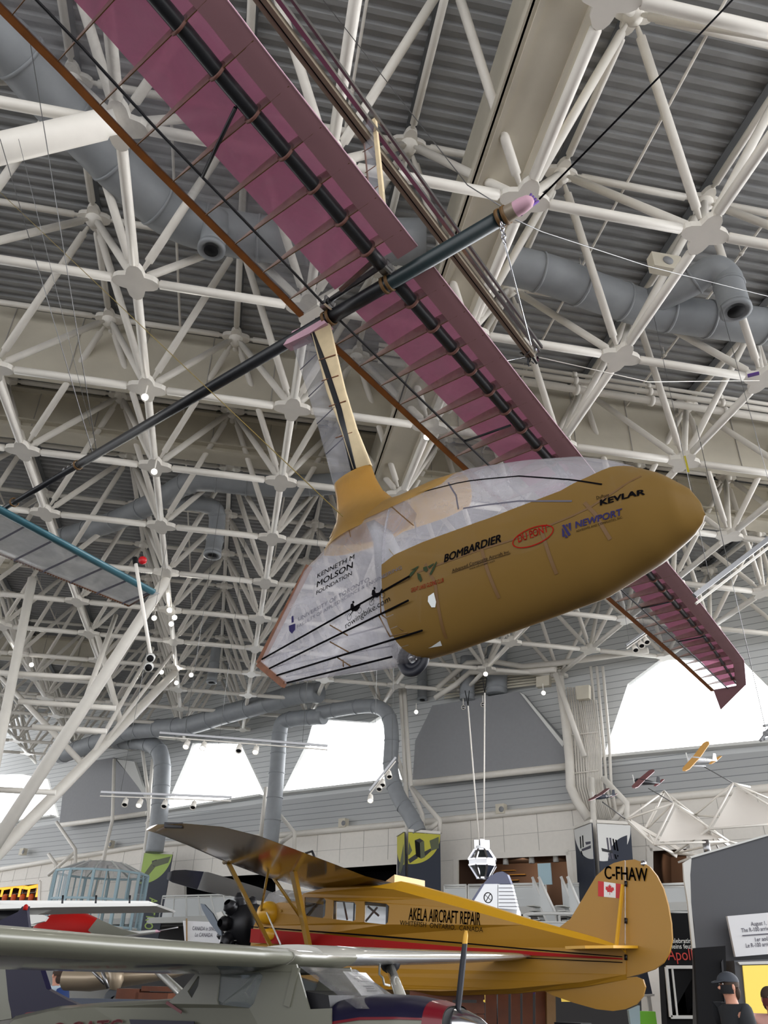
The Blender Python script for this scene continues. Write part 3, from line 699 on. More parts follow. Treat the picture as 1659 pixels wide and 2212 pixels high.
# lettering
def words(txt, a, b, hpx, mt, par, bold=0, shear=0, name='lettering', eps=.007, spacing=1.0):
    A_ = on(*a); B_ = on(*b); t = (S.W(A_[0], .3, A_[1])-CO).length; h = hpx*t/F*1.05
    m = MB(); put_text(m, txt, mt, lambda s, z: surf(s, z, eps), A_, B_, h, bold, shear, spacing); return m.build(name, par)
words('KENNETH M', (685, 1249), (765, 1207), 11, 'ink_black', fair, .012); words('MOLSON', (684, 1269), (762, 1226), 14, 'ink_black', fair, .02); words('FOUNDATION', (683, 1285), (760, 1242), 9, 'ink_black', fair, .012)
words('UNIVERSITY OF TORONTO', (644, 1342), (798, 1255), 9, 'ink_grey', fair); words('FACULTY OF APPLIED SCIENCE & ENGINEERING', (642, 1357), (868, 1229), 7.5, 'ink_grey', fair)
words('rowingbike.com', (747, 1358), (843, 1298), 13, 'ink_black', fair)
words('BOMBARDIER', (959, 1215), (1083, 1170), 17, 'ink_black', pod, .035, .25); words('Advanced Composite Aircraft Inc.', (977, 1236), (1102, 1194), 7, 'ink_black', pod)
seam([(976, 1238), (1103, 1196)], .004, 'ink_black', 'underline', pod, .008)
words('www.adcompair.com', (1014, 1231), (1069, 1213), 4, 'ink_black', pod)
words('DU PONT', (1120, 1172), (1185, 1148), 17, 'ink_red', pod, .012)
words('NEWPORT', (1243, 1141), (1347, 1111), 14, 'ink_blue', pod, .035, .2); words('ADHESIVES AND COMPOSITES, INC.', (1245, 1150), (1346, 1119), 4.5, 'ink_black', pod)
words('KEVLAR', (1296, 1092), (1394, 1068), 13, 'ink_black', pod, .045, .1); words('DuPont', (1289, 1079), (1316, 1072), 8, 'ink_black', pod)
words('GREAT LAKES GLIDING CLUB', (888, 1280), (959, 1257), 9, 'ink_red', pod, .006)
words('-', (1148, 1165), (1154, 1163), 12, 'ink_red', pod)
# oval, N logo, feathers, shield, cyclists
def onring(c, rx, ry, ang, w, mt, par, name, n=36, a0=0, a1=2*pi):
    s, z = on(*c); t = (S.W(s, .3, z)-CO).length/F; P = []
    for k in range(n+1):
        th = a0+(a1-a0)*k/n; row = []
        for r in (1, 1-w):
            x = rx*t*cos(th)*r; y = ry*t*sin(th)*(r if rx == ry else 1-(1-r)*rx/ry); row.append(surf(s+x*cos(ang)-y*sin(ang), z+x*sin(ang)+y*cos(ang), .008))
        P.append(row)
    m = MB(); m.grid(P, mt); return m.build(name, par)
A_ = on(1120, 1172); B_ = on(1185, 1148); ang = math.atan2(B_[1]-A_[1], B_[0]-A_[0])
onring((1151, 1159), 49, 21, ang, .05, 'ink_red', pod, 'oval_emblem')
def onpoly(pts, mt, par, name, eps=.008):
    m = MB()
    for l in (pts if isinstance(pts[0][0], (list, tuple)) else [pts]):
        q = [on(*p) for p in l]; tri = tessellate_polygon([[V((s, z, 0)) for s, z in q]]); m.add([surf(s, z, eps) for s, z in q], [tuple(t) for t in tri], mt)
    return m.build(name, par)
onpoly([[(1214, 1135), (1219, 1133), (1233, 1155), (1228, 1158)], [(1214, 1140), (1220, 1149), (1219, 1160), (1215, 1159)], [(1228, 1131), (1233, 1129), (1234, 1148), (1229, 1141)], [(1221, 1134), (1226, 1132), (1227, 1139)], [(1221, 1152), (1227, 1161), (1221, 1162)]], 'ink_blue', pod, 'emblem')
onpoly([[(880, 1248), (888, 1236), (902, 1227), (893, 1240), (884, 1249)], [(886, 1232), (905, 1222), (903, 1227), (893, 1231)], [(901, 1238), (908, 1240), (912, 1252), (909, 1258), (903, 1250)], [(914, 1226), (922, 1223), (925, 1232), (920, 1236), (915, 1232)], [(928, 1240), (934, 1228), (943, 1212), (944, 1216), (937, 1232), (931, 1243)], [(924, 1224), (938, 1216), (936, 1221), (927, 1228)]], 'ink_green', pod, 'feather_emblem')
onpoly([[(624, 1352), (638, 1347), (638, 1360), (631, 1369), (625, 1363)], [(630, 1332), (634, 1330), (635, 1344), (630, 1346)]], 'ink_blue', fair, 'crest')
for (w1, w2, r_) in (((755, 1333), (777, 1319), (764, 1313)), ((803, 1301), (827, 1286), (810, 1283))):
    onring(w1, 7.5, 7.5, 0, .14, 'ink_black', fair, 'wheel_emblem'); onring(w2, 6.5, 6.5, 0, .15, 'ink_black', fair, 'wheel_emblem')
    x, y = r_; onpoly([[(x-6, y-8), (x-1, y-10), (x+2, y-2), (x+10, y-3), (x+15, y-12), (x+17, y-10), (x+12, y+2), (x+6, y+8), (x-4, y+7), (x-7, y+1)], [(x-3, y-14), (x+1, y-15), (x+2, y-10), (x-2, y-9)], [(x-8, y+18), (x-10, y+19), (x-2, y+6), (x, y+7)]], 'ink_black', fair, 'rower_emblem')
# black rods down the tail side
for a, b in (((566, 1424), (884, 1245)), ((582, 1444), (882, 1297)), ((598, 1459), (912, 1362)), ((620, 1475), (862, 1426))):
    m = MB(); p = on(*a, .02); q = on(*b, .03); m.tube(surf(p[0], p[1], .02), surf(q[0], q[1], .03), .0085, 'ink_black', seg=8); m.build('frame_rod', ac)
for a, b in (((575, 1424), (830, 1352)), ((600, 1440), (850, 1395)), ((620, 1462), (780, 1430))):
    m = MB(); p = S.sz(a[0], a[1], -.05); q = S.sz(b[0], b[1], -.2); m.tube(S.W(p[0], -.04, p[1]), S.W(q[0], -.2, q[1]), .007, 'ink_grey', seg=8); m.build('frame_rod', ac)
for a, b in (((818, 1330), (842, 1375)), ((842, 1374), (880, 1366)), ((820, 1280), (822, 1325)), ((740, 1425), (741, 1440)), ((824, 1328), (870, 1362)), ((712, 1350), (750, 1372)), ((712, 1386), (752, 1408)), ((728, 1420), (756, 1438))):
    m = MB(); p = on(*a); q = on(*b); m.tube(surf(p[0], p[1], .0), surf(q[0], q[1], .0), .006, 'gold_seam', seg=6); m.build('brace', ac)
# seat back and monowheel
m = MB(); P = []
for (x, y, w) in ((818, 1138, 12), (836, 1180, 15), (846, 1230, 22), (858, 1290, 26), (872, 1350, 20), (893, 1398, 14)):
    s, z = sp(x, y); t = w*.0041; P.append([S.W(s-t, .13, z), S.W(s+t, .13, z), S.W(s+t, -.13, z), S.W(s-t, -.13, z)])
m.grid(P, 'dormer', True, True); m.build('seat_back', ac)
m = MB(); s, z = sp(893, 1421); c = S.W(s, 0, z); R_ = .158
P = [[c+S.f*(cos(t)*(R_-.03+.034*cos(u)))+V((0, 0, 1))*(sin(t)*(R_-.03+.034*cos(u)))+S.n*(.03*sin(u)) for u in [2*pi*k/12 for k in range(12)]] for t in [2*pi*k/40 for k in range(41)]]
m.grid(P, 'rubber', True, True); wh = m.build('wheel', ac)
m = MB(); m.lathe(c-S.n*.012, S.n, ((0, .05), (0, R_-.055), (.024, R_-.055), (.024, .05), (0, .05)), 'rubber', 30); m.lathe(c-S.n*.04, S.n, ((0, 0), (0, .03), (.08, .03), (.08, 0)), 'chrome', 16)
for k in range(3):
    a = 2*pi*k/3+.5; d = S.f*cos(a)+V((0, 0, 1))*sin(a); m.bar(c+d*.02, c+d*(R_-.06), .03, .012, 'panel_white', S.n)
m.build('hub', wh)
m = MB(); P = [sp(*q) for q in ((868, 1345), (884, 1395), (912, 1392), (905, 1345))]; m.prism([S.W(s, .05, z) for s, z in P], -S.n*.1, 'brown_edge'); m.build('wheel_fork', ac)
# tail plane
TP = onz(0, 1098, 8.5); tl = []
for q in ((-60, 1065), (0, 1098), (335, 1277)): P = onpl(q[0], q[1], TP, bdir); tl.append(((P-TP).dot(nw), P.z))
def tz(n): return interp(tl, n)
def tpt(n, c, dz=0): p = TP+nw*n+bdir*c; return V((p.x, p.y, tz(n)+dz))
def tsolve(px, py):
    z = 8.3
    for _ in range(60): P = onz(px, py, z); z = .5*z+.5*tz((P-TP).dot(nw))
    return (P-TP).dot(nw), (P-TP).dot(bdir)
t0 = tsolve(0, 1198); t1 = tsolve(278, 1309); n1 = tl[-1][0]
nA = -1.3; tc_ = lambda n: lerp(t0[1], t1[1], (n-t0[0])/(t1[0]-t0[0]))
m = MB(); m.grid([[tpt(lerp(nA, t1[0], a/12), tc_(lerp(nA, t1[0], a/12))*b/6, .05*sin(pi*b/6)) for b in range(7)] for a in range(13)], 'tail_film')
m.grid([[tpt(lerp(nA, t1[0], a/12), tc_(lerp(nA, t1[0], a/12))*b/6, -.03*sin(pi*b/6)) for b in range(7)] for a in range(13)], 'clear_film')
tp = m.build('tail_plane', ac)
m = MB(); P = []
for a in range(2):
    n = (nA, n1)[a]; R = []
    for k in range(12): t = 2*pi*k/12; R.append(tpt(n, .10*cos(t)-.07, .055*sin(t)))
    P.append(R)
m.grid(P, 'teal', True, True); m.cap(P[1], 'teal'); m.cap(P[0], 'teal'); m.build('leading_edge', tp)
m = MB(); nT = t1[0]; a = tpt(nA, tc_(nA)); b = tpt(nT, tc_(nT)); m.bar(a, b, .06, .014, 'te_wood'); L = (b-a).length
for k in range(int(L/.055)):
    p = a.lerp(b, (k+.5)/(L/.055)); m.box(p-V((0, 0, .0)), (.012, .014, .009), 'panel_white', b-a)
m.build('trailing_edge', tp)
m = MB(); m.bar(tpt(nT, tc_(nT)), tpt(n1, -.03), .02, .03, 'brown_edge'); m.build('tip_rib', tp)
for k in range(9):
    n = lerp(nA+.2, nT-.15, k/8); m = MB(); m.bar(tpt(n, -.03, -.01), tpt(n, tc_(n), -.005), .006, .05, 'ink_grey'); m.build('rib', tp)
# hanging wires, clasps and the pink nose slings (things of their own)
def wire(pts, r, mt, label, group=None, cat='cable', name='suspension_cable'):
    m = MB(); m.path(pts, r, mt, seg=6); o = m.build(name); tag(o, label, cat, group); return o
dn = axis(D)+V((0, 0, .07)); 
wire([dn+bdir*.35, onz(0, 300, 13.5)], .007, 'wire', 'leftmost steel suspension cable rising from the dark boom', 'cables on the boom')
wire([dn+bdir*.45, onz(60, 60, 13.5)], .007, 'wire', 'second steel suspension cable rising from the dark boom', 'cables on the boom')
nz_ = axis(A)+bdir*.05+V((0, 0, .08))
wire([nz_, aty(1010, 400, nz_.y+.7), aty(620, -100, nz_.y+1.2)], .007, 'wire', 'thin steel cable running up left from the nose of the boom')
wire([nz_-V((0, 0, .1)), aty(1170, 500, nz_.y+1), aty(1400, 575, nz_.y+2.5), aty(1700, 650, nz_.y+4.5)], .007, 'wire', 'dark cable sagging right from the nose of the boom')
wire([onz(1165, 430, 9.4), onz(1420, 170, 10.5), onz(1620, -40, 11.5)], .012, 'ink_black', 'long dark cable crossing the roof at upper right')
for k in range(4):
    wire([aty(1126+k, 464-k*2, nz_.y-.02), aty(1147+k*5, 420+k*5, nz_.y+.25)], .016, 'purple', 'purple webbing sling holding the boom nose, strand %s' % ('one', 'two', 'three', 'four')[k], 'purple slings at the boom nose', 'sling', 'webbing_sling')
def chain(a, b, n, label, group=None):
    a = V(a); b = V(b); m = MB()
    for k in range(n):
        p = a.lerp(b, (k+.5)/n); d = (b-a).normalized(); u = d.orthogonal().normalized(); w = d.cross(u)
        if k % 2: u = w
        L = (b-a).length/n*.72; m.path([p-d*L+u*0, p-d*L*.6+u*.022, p+d*L*.6+u*.022, p+d*L, p+d*L*.6-u*.022, p-d*L*.6-u*.022, p-d*L], .008, 'chrome', seg=5)
    o = m.build('chain'); tag(o, label, 'chain', group)
chain(aty(1083, 480, nz_.y), aty(1090, 525, nz_.y), 5, 'short bright chain hanging below the boom nose'); chain(aty(1110, 468, nz_.y), aty(1135, 440, nz_.y), 5, 'bright chain and shackles across the boom nose')
wire([aty(1090, 525, nz_.y), aty(1147, 745, nz_.y+1.2)], .009, 'chrome', 'bright cable from the boom nose down to the rail end', None)
for k, (a, b, lb) in enumerate((((0, 415), (745, 1120), 'yellow cord crossing the frame down to the gold fillet'), ((820, 1160), (920, 1290), 'yellow cord lying over the film tail fairing'))):
    wire([aty(a[0], a[1], 9.0 if k == 0 else 6.4), aty(b[0], b[1], 6.6 if k == 0 else 6.0)], .005, 'wire_yellow', lb)
wire([onz(40, 300, 12), aty(195, 920, axis(D).y)], .004, 'wire', 'finest cable to the tail joint of the boom', 'cables on the boom')
# long rail hung beside the wing
ZR = 10.4; ra = onz(520, -60, ZR); rb = onz(1147, 768, ZR); d = (rb-ra).normalized(); w = d.cross(V((0, 0, 1)))
rt = thing('hanging_rail', rb, 'long pair of bronze and steel rails hung beside the pink wing leading edge', 'rail')
m = MB(); m.bar(ra, rb, .12, .10, 'gold_rail'); m.bar(ra-w*.0+V((0, 0, -.051)), rb+V((0, 0, -.051)), .012, .01, 'ink_black'); m.build('bronze_rail', rt)
m = MB(); m.bar(ra+w*.14+V((0, 0, .03)), rb+w*.14+V((0, 0, .03)), .05, .06, 'chrome'); m.build('steel_rail', rt)
m = MB(); m.bar(ra+w*.24+V((0, 0, .08)), rb+w*.2+V((0, 0, .08)), .03, .06, 'alu'); m.build('upper_rail', rt)
m = MB()
for k in range(12):
    c = rb+V((random.uniform(-.12, .12), random.uniform(-.1, .1), random.uniform(-.12, .12))); e = c+V((random.uniform(-.12, .12), random.uniform(-.1, .1), random.uniform(-.15, .05))); m.bar(c, e, .02, .03, random.choice(['ink_black', 'chrome', 'engine']))
m.build('end_clamp', rt)
wire([rb, onz(1400, 825, ZR), onz(1640, 822, G(4, 0).z-.1)], .008, 'steel_white', 'pale cable from the rail end to the roof node at right')
wire([rb, onz(1000, 800, ZR-.6)], .006, 'chrome', 'short cable from the rail end towards the wing')
# ================================================================ AIRCRAFT ON THE FLOOR
def prof_panel(mb, fr, loop, holes, wf, side, mt, nsub=0):
    """side skin of a fuselage in the (s, z) plane with window holes, set out at half-width wf(s)"""
    L = [[V((p[0], p[1], 0)) for p in l] for l in [loop]+holes]; tri = tessellate_polygon(L); flat = [p for l in L for p in l]
    vs = [fr.W(p.x, side*wf(p.x), p.y) for p in flat]; n = len(flat)
    vi = [fr.W(p.x, side*(wf(p.x)-.02), p.y) for p in flat]
    mb.add(vs+vi, [tuple(t) for t in tri]+[tuple(a+n for a in reversed(t)) for t in tri], mt)
    k = 0
    for l in L:
        q = len(l); mb.add(vs+vi, [(k+a, k+(a+1) % q, n+k+(a+1) % q, n+k+a) for a in range(q)], mt); k += q
def densify(l, n=6):
    out = []
    for a, b in zip(l, l[1:]+l[:1]):
        k = max(1, int(abs(b[0]-a[0])/.5)); out += [(lerp(a[0], b[0], t/k), lerp(a[1], b[1], t/k)) for t in range(k)]
    return out
def wing_solid(mb, rows, mt, mtu=None, up_=1.35, dn_=.65, nose=0):
    """rows of (LE point, TE point, thickness): an airfoil slab, rounded in front"""
    top = []; bot = []
    for (le, te, th) in rows:
        le = V(le); te = V(te); a = []; b = []
        for k in range(15):
            x = (1-cos(pi*k/14))/2; y = (.2969*sqrt(x)-.126*x-.3516*x*x+.2843*x**3-.1015*x**4)*5*th; p = le.lerp(te, x); a.append(p+V((0, 0, y*up_))); b.append(p-V((0, 0, y*dn_)))
        top.append(a); bot.append(b)
    mb.grid(top, mt); mb.grid([r[nose:] for r in bot], mtu or mt)
    if nose: mb.grid([r[:nose+1] for r in bot], mt)
    for k in (0, -1): mb.add(top[k]+bot[k], [(q, q+1, 16+q, 15+q) for q in range(14)], mt)
# ---------------------------------------------------------------- yellow high-wing aircraft
YF = Frame((-2.86, 17.5), (4.19+2.86, 12.5-17.5))
ys = lambda px, py, off=0: YF.sz(px, py, off)
sN = ys(545, 2010)[0]; sT = ys(1352, 2060)[0]
def yw(s): return clampi([(sN-.1, .30), (sN+.6, .46), (ys(840, 1950)[0], .5), (sT, .05)], s)
def yy(px, py):
    q = YF.sz(px, py, 0, yw); return q
yb = YF.W(ys(900, 2100)[0], 0, 0)
yp = thing('yellow_aircraft', yb, 'yellow high wing aircraft with red stripe and AKELA AIRCRAFT REPAIR on its side', 'aircraft')
loop = [yy(*q) for q in [(541, 2042), (548, 2000), (565, 1968), (600, 1950), (640, 1952), (655, 1930), (700, 1918), (800, 1916), (850, 1921), (1000, 1962), (1130, 1998), (1240, 2026), (1340, 2048), (1352, 2060), (1352, 2105), (1250, 2122), (1100, 2136), (950, 2141), (800, 2136), (680, 2120), (570, 2085)]]
wins = [[yy(*q) for q in w] for w in ([(658, 1938), (700, 1940), (704, 1946), (702, 1978), (697, 1983), (657, 1978)], [(720, 1945), (765, 1949), (769, 1955), (767, 1987), (762, 1990), (718, 1985)], [(787, 1947), (834, 1952), (841, 1958), (838, 1992), (832, 1997), (785, 1992)])]
m = MB()
prof_panel(m, YF, densify(loop), wins, yw, 1, 'yellow_shaded'); prof_panel(m, YF, densify(loop), wins, yw, -1, 'yellow_shaded')
# top and bottom skins
def ridge(px, py): return ys(px, py)
tl_ = [loop[k] for k in range(1, 14)]; bl_ = [loop[k] for k in range(14, 21)]+[loop[0]]
rd = {8: (850, 1908), 9: (1000, 1946), 10: (1130, 1985), 11: (1240, 2013), 12: (1340, 2040)}
P = []
for k in range(1, 14):
    s, z = loop[k]; up = .05
    if k in rd: up = max(.03, ys(*rd[k])[1]-z)
    P.append([YF.W(s, yw(s), z), YF.W(s, yw(s)*.5, z+up), YF.W(s, -yw(s)*.5, z+up), YF.W(s, -yw(s), z)])
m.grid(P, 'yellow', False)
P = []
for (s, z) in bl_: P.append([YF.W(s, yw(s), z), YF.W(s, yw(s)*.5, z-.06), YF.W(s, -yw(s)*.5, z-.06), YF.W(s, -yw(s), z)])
m.grid(P, 'yellow_shaded', False)
s, z0_, z1_ = loop[0][0], loop[0][1]-.25, loop[2][1]
m.prism([YF.W(s, .28, z0_), YF.W(s, .28, z1_), YF.W(s, -.28, z1_), YF.W(s, -.28, z0_)], YF.f*.03, 'engine')
fus = m.build('fuselage', yp)
for w in wins:
    for sd in (1, -1): m = MB(); m.add([YF.W(s, sd*(yw(s)-.015), z) for s, z in w], [tuple(range(len(w)))], 'glass'); m.build('window', fus)
    m = MB(); c0 = w[2]; c1 = w[4]
    s_ = (w[0][0]*.25+w[2][0]*.75); m.bar(YF.W(s_, yw(s_)-.12, w[4][1]-.02), YF.W(s_, yw(s_)-.12, w[0][1]+.02), .09, .03, 'slate'); m.build('cabin_post', fus)
for (a, b) in (((662, 1975), (690, 1942)), ((742, 1945), (750, 1987)), ((790, 1990), (815, 1960)), ((795, 1958), (818, 1978))):
    m = MB(); p = YF.sz(*a, -.2); q = YF.sz(*b, -.2); m.tube(YF.W(p[0], -.2, p[1]), YF.W(q[0], -.2, q[1]), .018, 'brown_edge'); m.build('cabin_brace', fus)
def yband(pts0, pts1, mt, name, eps=.006, par=None):
    P = []; n = 24
    a0 = [yy(*q) for q in pts0]; b0 = [yy(*q) for q in pts1]
    sa, sb = a0[0][0], a0[-1][0]
    for k in range(n+1):
        s = lerp(sa, sb, k/n); P.append([YF.W(s, yw(s)+eps, interp(a0, s)), YF.W(s, yw(s)+eps, interp(b0, s))])
    mb = MB(); mb.grid(P, mt, False); return mb.build(name, par or fus)
yband([(543, 2006), (700, 2018), (850, 2033), (1000, 2046), (1130, 2054), (1345, 2070)], [(543, 2036), (700, 2045), (850, 2054), (1000, 2060), (1130, 2063), (1345, 2073)], 'red', 'red_stripe')
yband([(543, 2001), (700, 2012), (850, 2023), (1000, 2036), (1130, 2048), (1345, 2066)], [(543, 2003), (700, 2015), (850, 2027), (1000, 2039), (1130, 2051), (1345, 2068)], 'ink_black', 'black_pinstripe', .008)
yband([(1000, 2063), (1130, 2068), (1345, 2078)], [(1000, 2065), (1130, 2070), (1345, 2080)], 'ink_black', 'black_pinstripe', .008)
def ytext(t, a, b, h, bold=0, mt='ink_black', fn=None, par=None, **kw):
    A_ = yy(*a); B_ = yy(*b); d = (YF.W(A_[0], yw(A_[0]), A_[1])-CO).length; mb = MB()
    put_text(mb, t, mt, fn or (lambda s, z: YF.W(s, yw(s)+.01, z)), A_, B_, h*d/F*1.05, bold, **kw); return mb.build('lettering', par or fus)
ytext('AKELA AIRCRAFT REPAIR', (883, 1987), (1038, 1999), 21, .012); ytext('WHITEFISH  ONTARIO,  CANADA', (864, 1998), (1044, 2014), 8)
# cowl blister, door handle
m = MB(); c = yy(580, 1972); m.ball(YF.W(c[0], yw(c[0]), c[1]), .22, 'yellow', 16, (1, 1, .9)); m.build('cowl_blister', fus)
m = MB(); c = yy(585, 2018); m.ball(YF.W(c[0], yw(c[0])+.03, c[1]), .1, 'yellow', 12, (1.3, .6, 1)); m.build('exhaust_fairing', fus)
m = MB(); P = [ys(*q) for q in ((600, 1955), (612, 1935), (640, 1925), (650, 1955))]; m.prism([YF.W(s, .42, z) for s, z in P], -YF.n*.84, 'windshield_film'); m.build('windshield', fus)
# radial engine and propeller
eng = MB(); s, z = ys(520, 1998); ec = YF.W(s, 0, z); eng.lathe(ec-YF.f*.12, YF.f, ((0, 0), (0, .3), (.1, .36), (.5, .36), (.5, 0)), 'engine', 20)
e = eng.build('engine', yp)
for k in range(9):
    t = 2*pi*k/9; d = YF.n*cos(t)+V((0, 0, 1))*sin(t); mb = MB(); mb.lathe(ec+d*.25, d, ((0, .11), (.06, .135), (.1, .11), (.14, .135), (.18, .11), (.22, .135), (.26, .11), (.32, .07)), 'engine', 10); mb.build('cylinder', e)
    mb = MB(); mb.tube(ec+d*.42+YF.f*.08, ec+d*.12-YF.f*.16, .014, 'alu', seg=6); mb.build('pushrod', e)
pr = MB(); s, z = ys(478, 2021); pc = YF.W(s, 0, z); pr.lathe(pc-YF.f*.1, YF.f, ((0, .03), (.06, .07), (.2, .07), (.3, .05), (ec-pc).length and ((ec-pc).length, .04)), 'engine', 14); h = pr.build('propeller_hub', yp)
mb = MB(); P = [ys(*q, .25) for q in ((436, 1952), (444, 1954), (462, 1974), (480, 2008), (482, 2022), (474, 2018), (456, 1994), (440, 1966))]; mb.prism([YF.W(s, .25, z) for s, z in P], YF.n*.035, 'blade'); mb.build('propeller_blade', h)
mb = MB(); P = [ys(*q, .2) for q in ((469, 1972), (481, 1969), (513, 2032), (494, 2034))]; mb.prism([YF.W(s, .2, z) for s, z in P], YF.n*.03, 'blade_white'); mb.build('propeller_blade', h)
mb = MB(); mb.prism([YF.W(s, .2, z) for s, z in [ys(490, 2020, .2), ys(520, 2060, .2), ys(540, 2110, .2), ys(525, 2115, .2)]], YF.n*.02, 'blade'); mb.build('propeller_blade', h)
# fin, rudder, lower fin
def yplate(pts, th, mt, name, par=yp):
    P = [ys(*q) for q in pts]; mb = MB(); mb.prism([YF.W(s, th/2, z) for s, z in P], -YF.n*th, mt); return mb.build(name, par)
fin = yplate([(1205, 2008), (1235, 1985), (1262, 1940), (1290, 1893), (1310, 1875), (1328, 1865), (1351, 1859), (1351, 2108), (1300, 2080)], .09, 'yellow_shaded', 'fin')
rud = yplate([(1353, 1859), (1372, 1857), (1390, 1863), (1405, 1873), (1420, 1892), (1434, 1920), (1444, 1955), (1451, 1995), (1453, 2030), (1447, 2058), (1434, 2080), (1415, 2094), (1385, 2104), (1353, 2112)], .06, 'yellow_shaded', 'rudder')
yplate([(1165, 2134), (1250, 2124), (1330, 2114), (1375, 2110), (1390, 2116), (1395, 2132), (1390, 2152), (1375, 2170), (1352, 2180), (1325, 2184), (1290, 2180), (1240, 2166), (1195, 2150)], .05, 'yellow_shaded', 'lower_fin')
def fint(t, a, b, h, bold, mt='ink_black', par=rud):
    A_ = ys(*a, .05); B_ = ys(*b, .05); d = (YF.W(A_[0], 0, A_[1])-CO).length; mb = MB(); put_text(mb, t, mt, lambda s, z: YF.W(s, .052, z), A_, B_, h*d/F*1.05, bold); mb.build('registration', par)
fint('C-FHAW', (1306, 1898), (1400, 1904), 22, .02, par=fin)
def q_(x, y): s, z = ys(x, y, .05); return YF.W(s, .05, z)
mb = MB(); f4 = [q_(1292, 1903), q_(1343, 1910), q_(1343, 1941), q_(1292, 1936)]
def fl(u, v, e=.001): return f4[0].lerp(f4[1], u).lerp(f4[3].lerp(f4[2], u), v)+YF.n*e
for (u0, u1, mt) in ((0, .25, 'maple'), (.25, .75, 'white'), (.75, 1, 'maple')): mb.add([fl(u0, 0), fl(u1, 0), fl(u1, 1), fl(u0, 1)], [(0, 1, 2, 3)], mt)
leaf = [(0, -1), (.18, -.66), (.38, -.76), (.30, -.34), (.58, -.62), (.66, -.44), (.98, -.5), (.86, -.22), (1, -.1), (.52, .26), (.58, .42), (.06, .34), (.05, .85)]
leaf = leaf+[(-x, y) for x, y in leaf[:0:-1]]
lp_ = [(.5+x*.19, .5+y*.40) for x, y in leaf]; tri = tessellate_polygon([[V((x, y, 0)) for x, y in lp_]]); mb.add([fl(x, y, .003) for x, y in lp_], [tuple(t) for t in tri], 'maple'); mb.build('flag_emblem', fin)
mb = MB(); a = ys(1345, 1912, .08); b = ys(1331, 2048, .3); mb.bar(YF.W(a[0], .08, a[1]), YF.W(b[0], .3, b[1]), .03, .07, 'yellow', YF.n); mb.build('tail_strut', yp)
# tailplane seen edge-on: near half and far half
for sd in (1, -1):
    mb = MB(); a = ys(1245, 2060); b = ys(1330, 2050); c_ = ys(1400, 2040)
    z_ = b[1]
    def eo(s_, o_):                          # a plane through the root line and level with the viewer's eye
        p = YF.W(s_, o_, 0); r0 = YF.W(s_, 0, 0); return YF.W(s_, o_, EYE+(z_+(s_-b[0])*.02-EYE)*(V((p.x, p.y)).length/V((r0.x, r0.y)).length))
    P = [eo(a[0], .05*sd), eo(b[0]-.35, sd*1.0), eo(b[0], sd*1.15), eo(b[0]+.3, sd*.9), eo(b[0]+.35, .05*sd)]
    mb.prism(P, (0, 0, .035), 'yellow'); mb.build('tailplane', yp)
for (y0, y1) in ((1903, 1915), (1983, 1995), (2062, 2074)):
    mb = MB(); a = ys(1352, y0, .05); b = ys(1352, y1, .05); mb.tube(YF.W(a[0], .05, a[1]), YF.W(b[0], .05, b[1]), .022, 'engine'); mb.build('hinge', rud)
mb = MB(); a = ys(1390, 1866); mb.ball(YF.W(a[0], 0, a[1]), .05, 'chrome', 10); mb.build('beacon', rud)
# near wing: outline on a gently rising plane
zw = lambda P: 3.12+.045*max(0, (P-YF.p).dot(YF.n))
def wp_(px, py):
    z = 3.2
    for _ in range(20): P = onz(px, py, z); z = .5*z+.5*zw(P)
    return P
LEp = [(800, 1944), (700, 1928), (620, 1907), (560, 1888), (480, 1858), (400, 1823), (340, 1800), (316, 1793)]
TEp = [(850, 1908), (790, 1893), (720, 1866), (640, 1836), (560, 1806), (480, 1786), (400, 1779), (340, 1781)]
rows = []
for k, (a, b) in enumerate(zip(LEp, TEp)):
    A_ = wp_(*a); B_ = wp_(*b); rows.append((A_, B_, (.17, .17, .16, .15, .13, .1, .07, .03)[k]/1.0))
mb = MB(); wing_solid(mb, rows, 'wing_gold', 'wing_under'); c0 = wp_(308, 1788)
yw_ = mb.build('wing', yp)
mb = MB(); p = wp_(376, 1783); mb.box(p, (.12, .05, .03), 'engine'); mb.build('tip_lamp', yw_)
mb = MB(); p = wp_(660, 1858)+V((0, 0, .0)); mb.path([p, p+V((0, 0, .1)), p+YF.f*.12+V((0, 0, .12)), p+YF.f*.2], .02, 'engine', seg=8); mb.build('fuel_vent', yw_)
mb = MB(); a = wp_(852, 1908); b = a-YF.n*1.0; mb.prism([a, wp_(800, 1944), wp_(800, 1944)-YF.n*.9, b], (0, 0, .14), 'yellow'); mb.build('wing_centre_section', yp)
def ystrut(a, b, w, o=(0.0, .5)):
    A_ = wp_(*a); s, z = YF.sz(*b, o[1]); B_ = YF.W(s, o[1], z); mb = MB(); mb.bar(A_, B_, w, w*.45, 'wing_gold', YF.n); mb.build('wing_strut', yp)
ystrut((492, 1862), (588, 2050), .13); ystrut((632, 1876), (668, 2050), .14)
ystrut((500, 1868), (520, 1842), .05) if False else None
for a, b, r in (((582, 1868), (562, 1975), .022), ((590, 1895), (652, 1985), .028), ((626, 1945), (606, 1968), .02), ((485, 1862), (512, 1840), .04)):
    A_ = wp_(*a)
    if b[1] < 1850: B_ = wp_(*b)
    else: s, z = YF.sz(*b, .5); B_ = YF.W(s, .5, z)
    mb = MB(); mb.tube(A_, B_, r, 'wing_gold'); mb.build('brace', yp)
mb = MB(); a = YF.sz(572, 1962, .6); b = YF.sz(606, 2040, .9); mb.tube(YF.W(a[0], .6, a[1]), YF.W(b[0], .9, b[1]), .015, 'white'); mb.build('pitot_rod', yp)
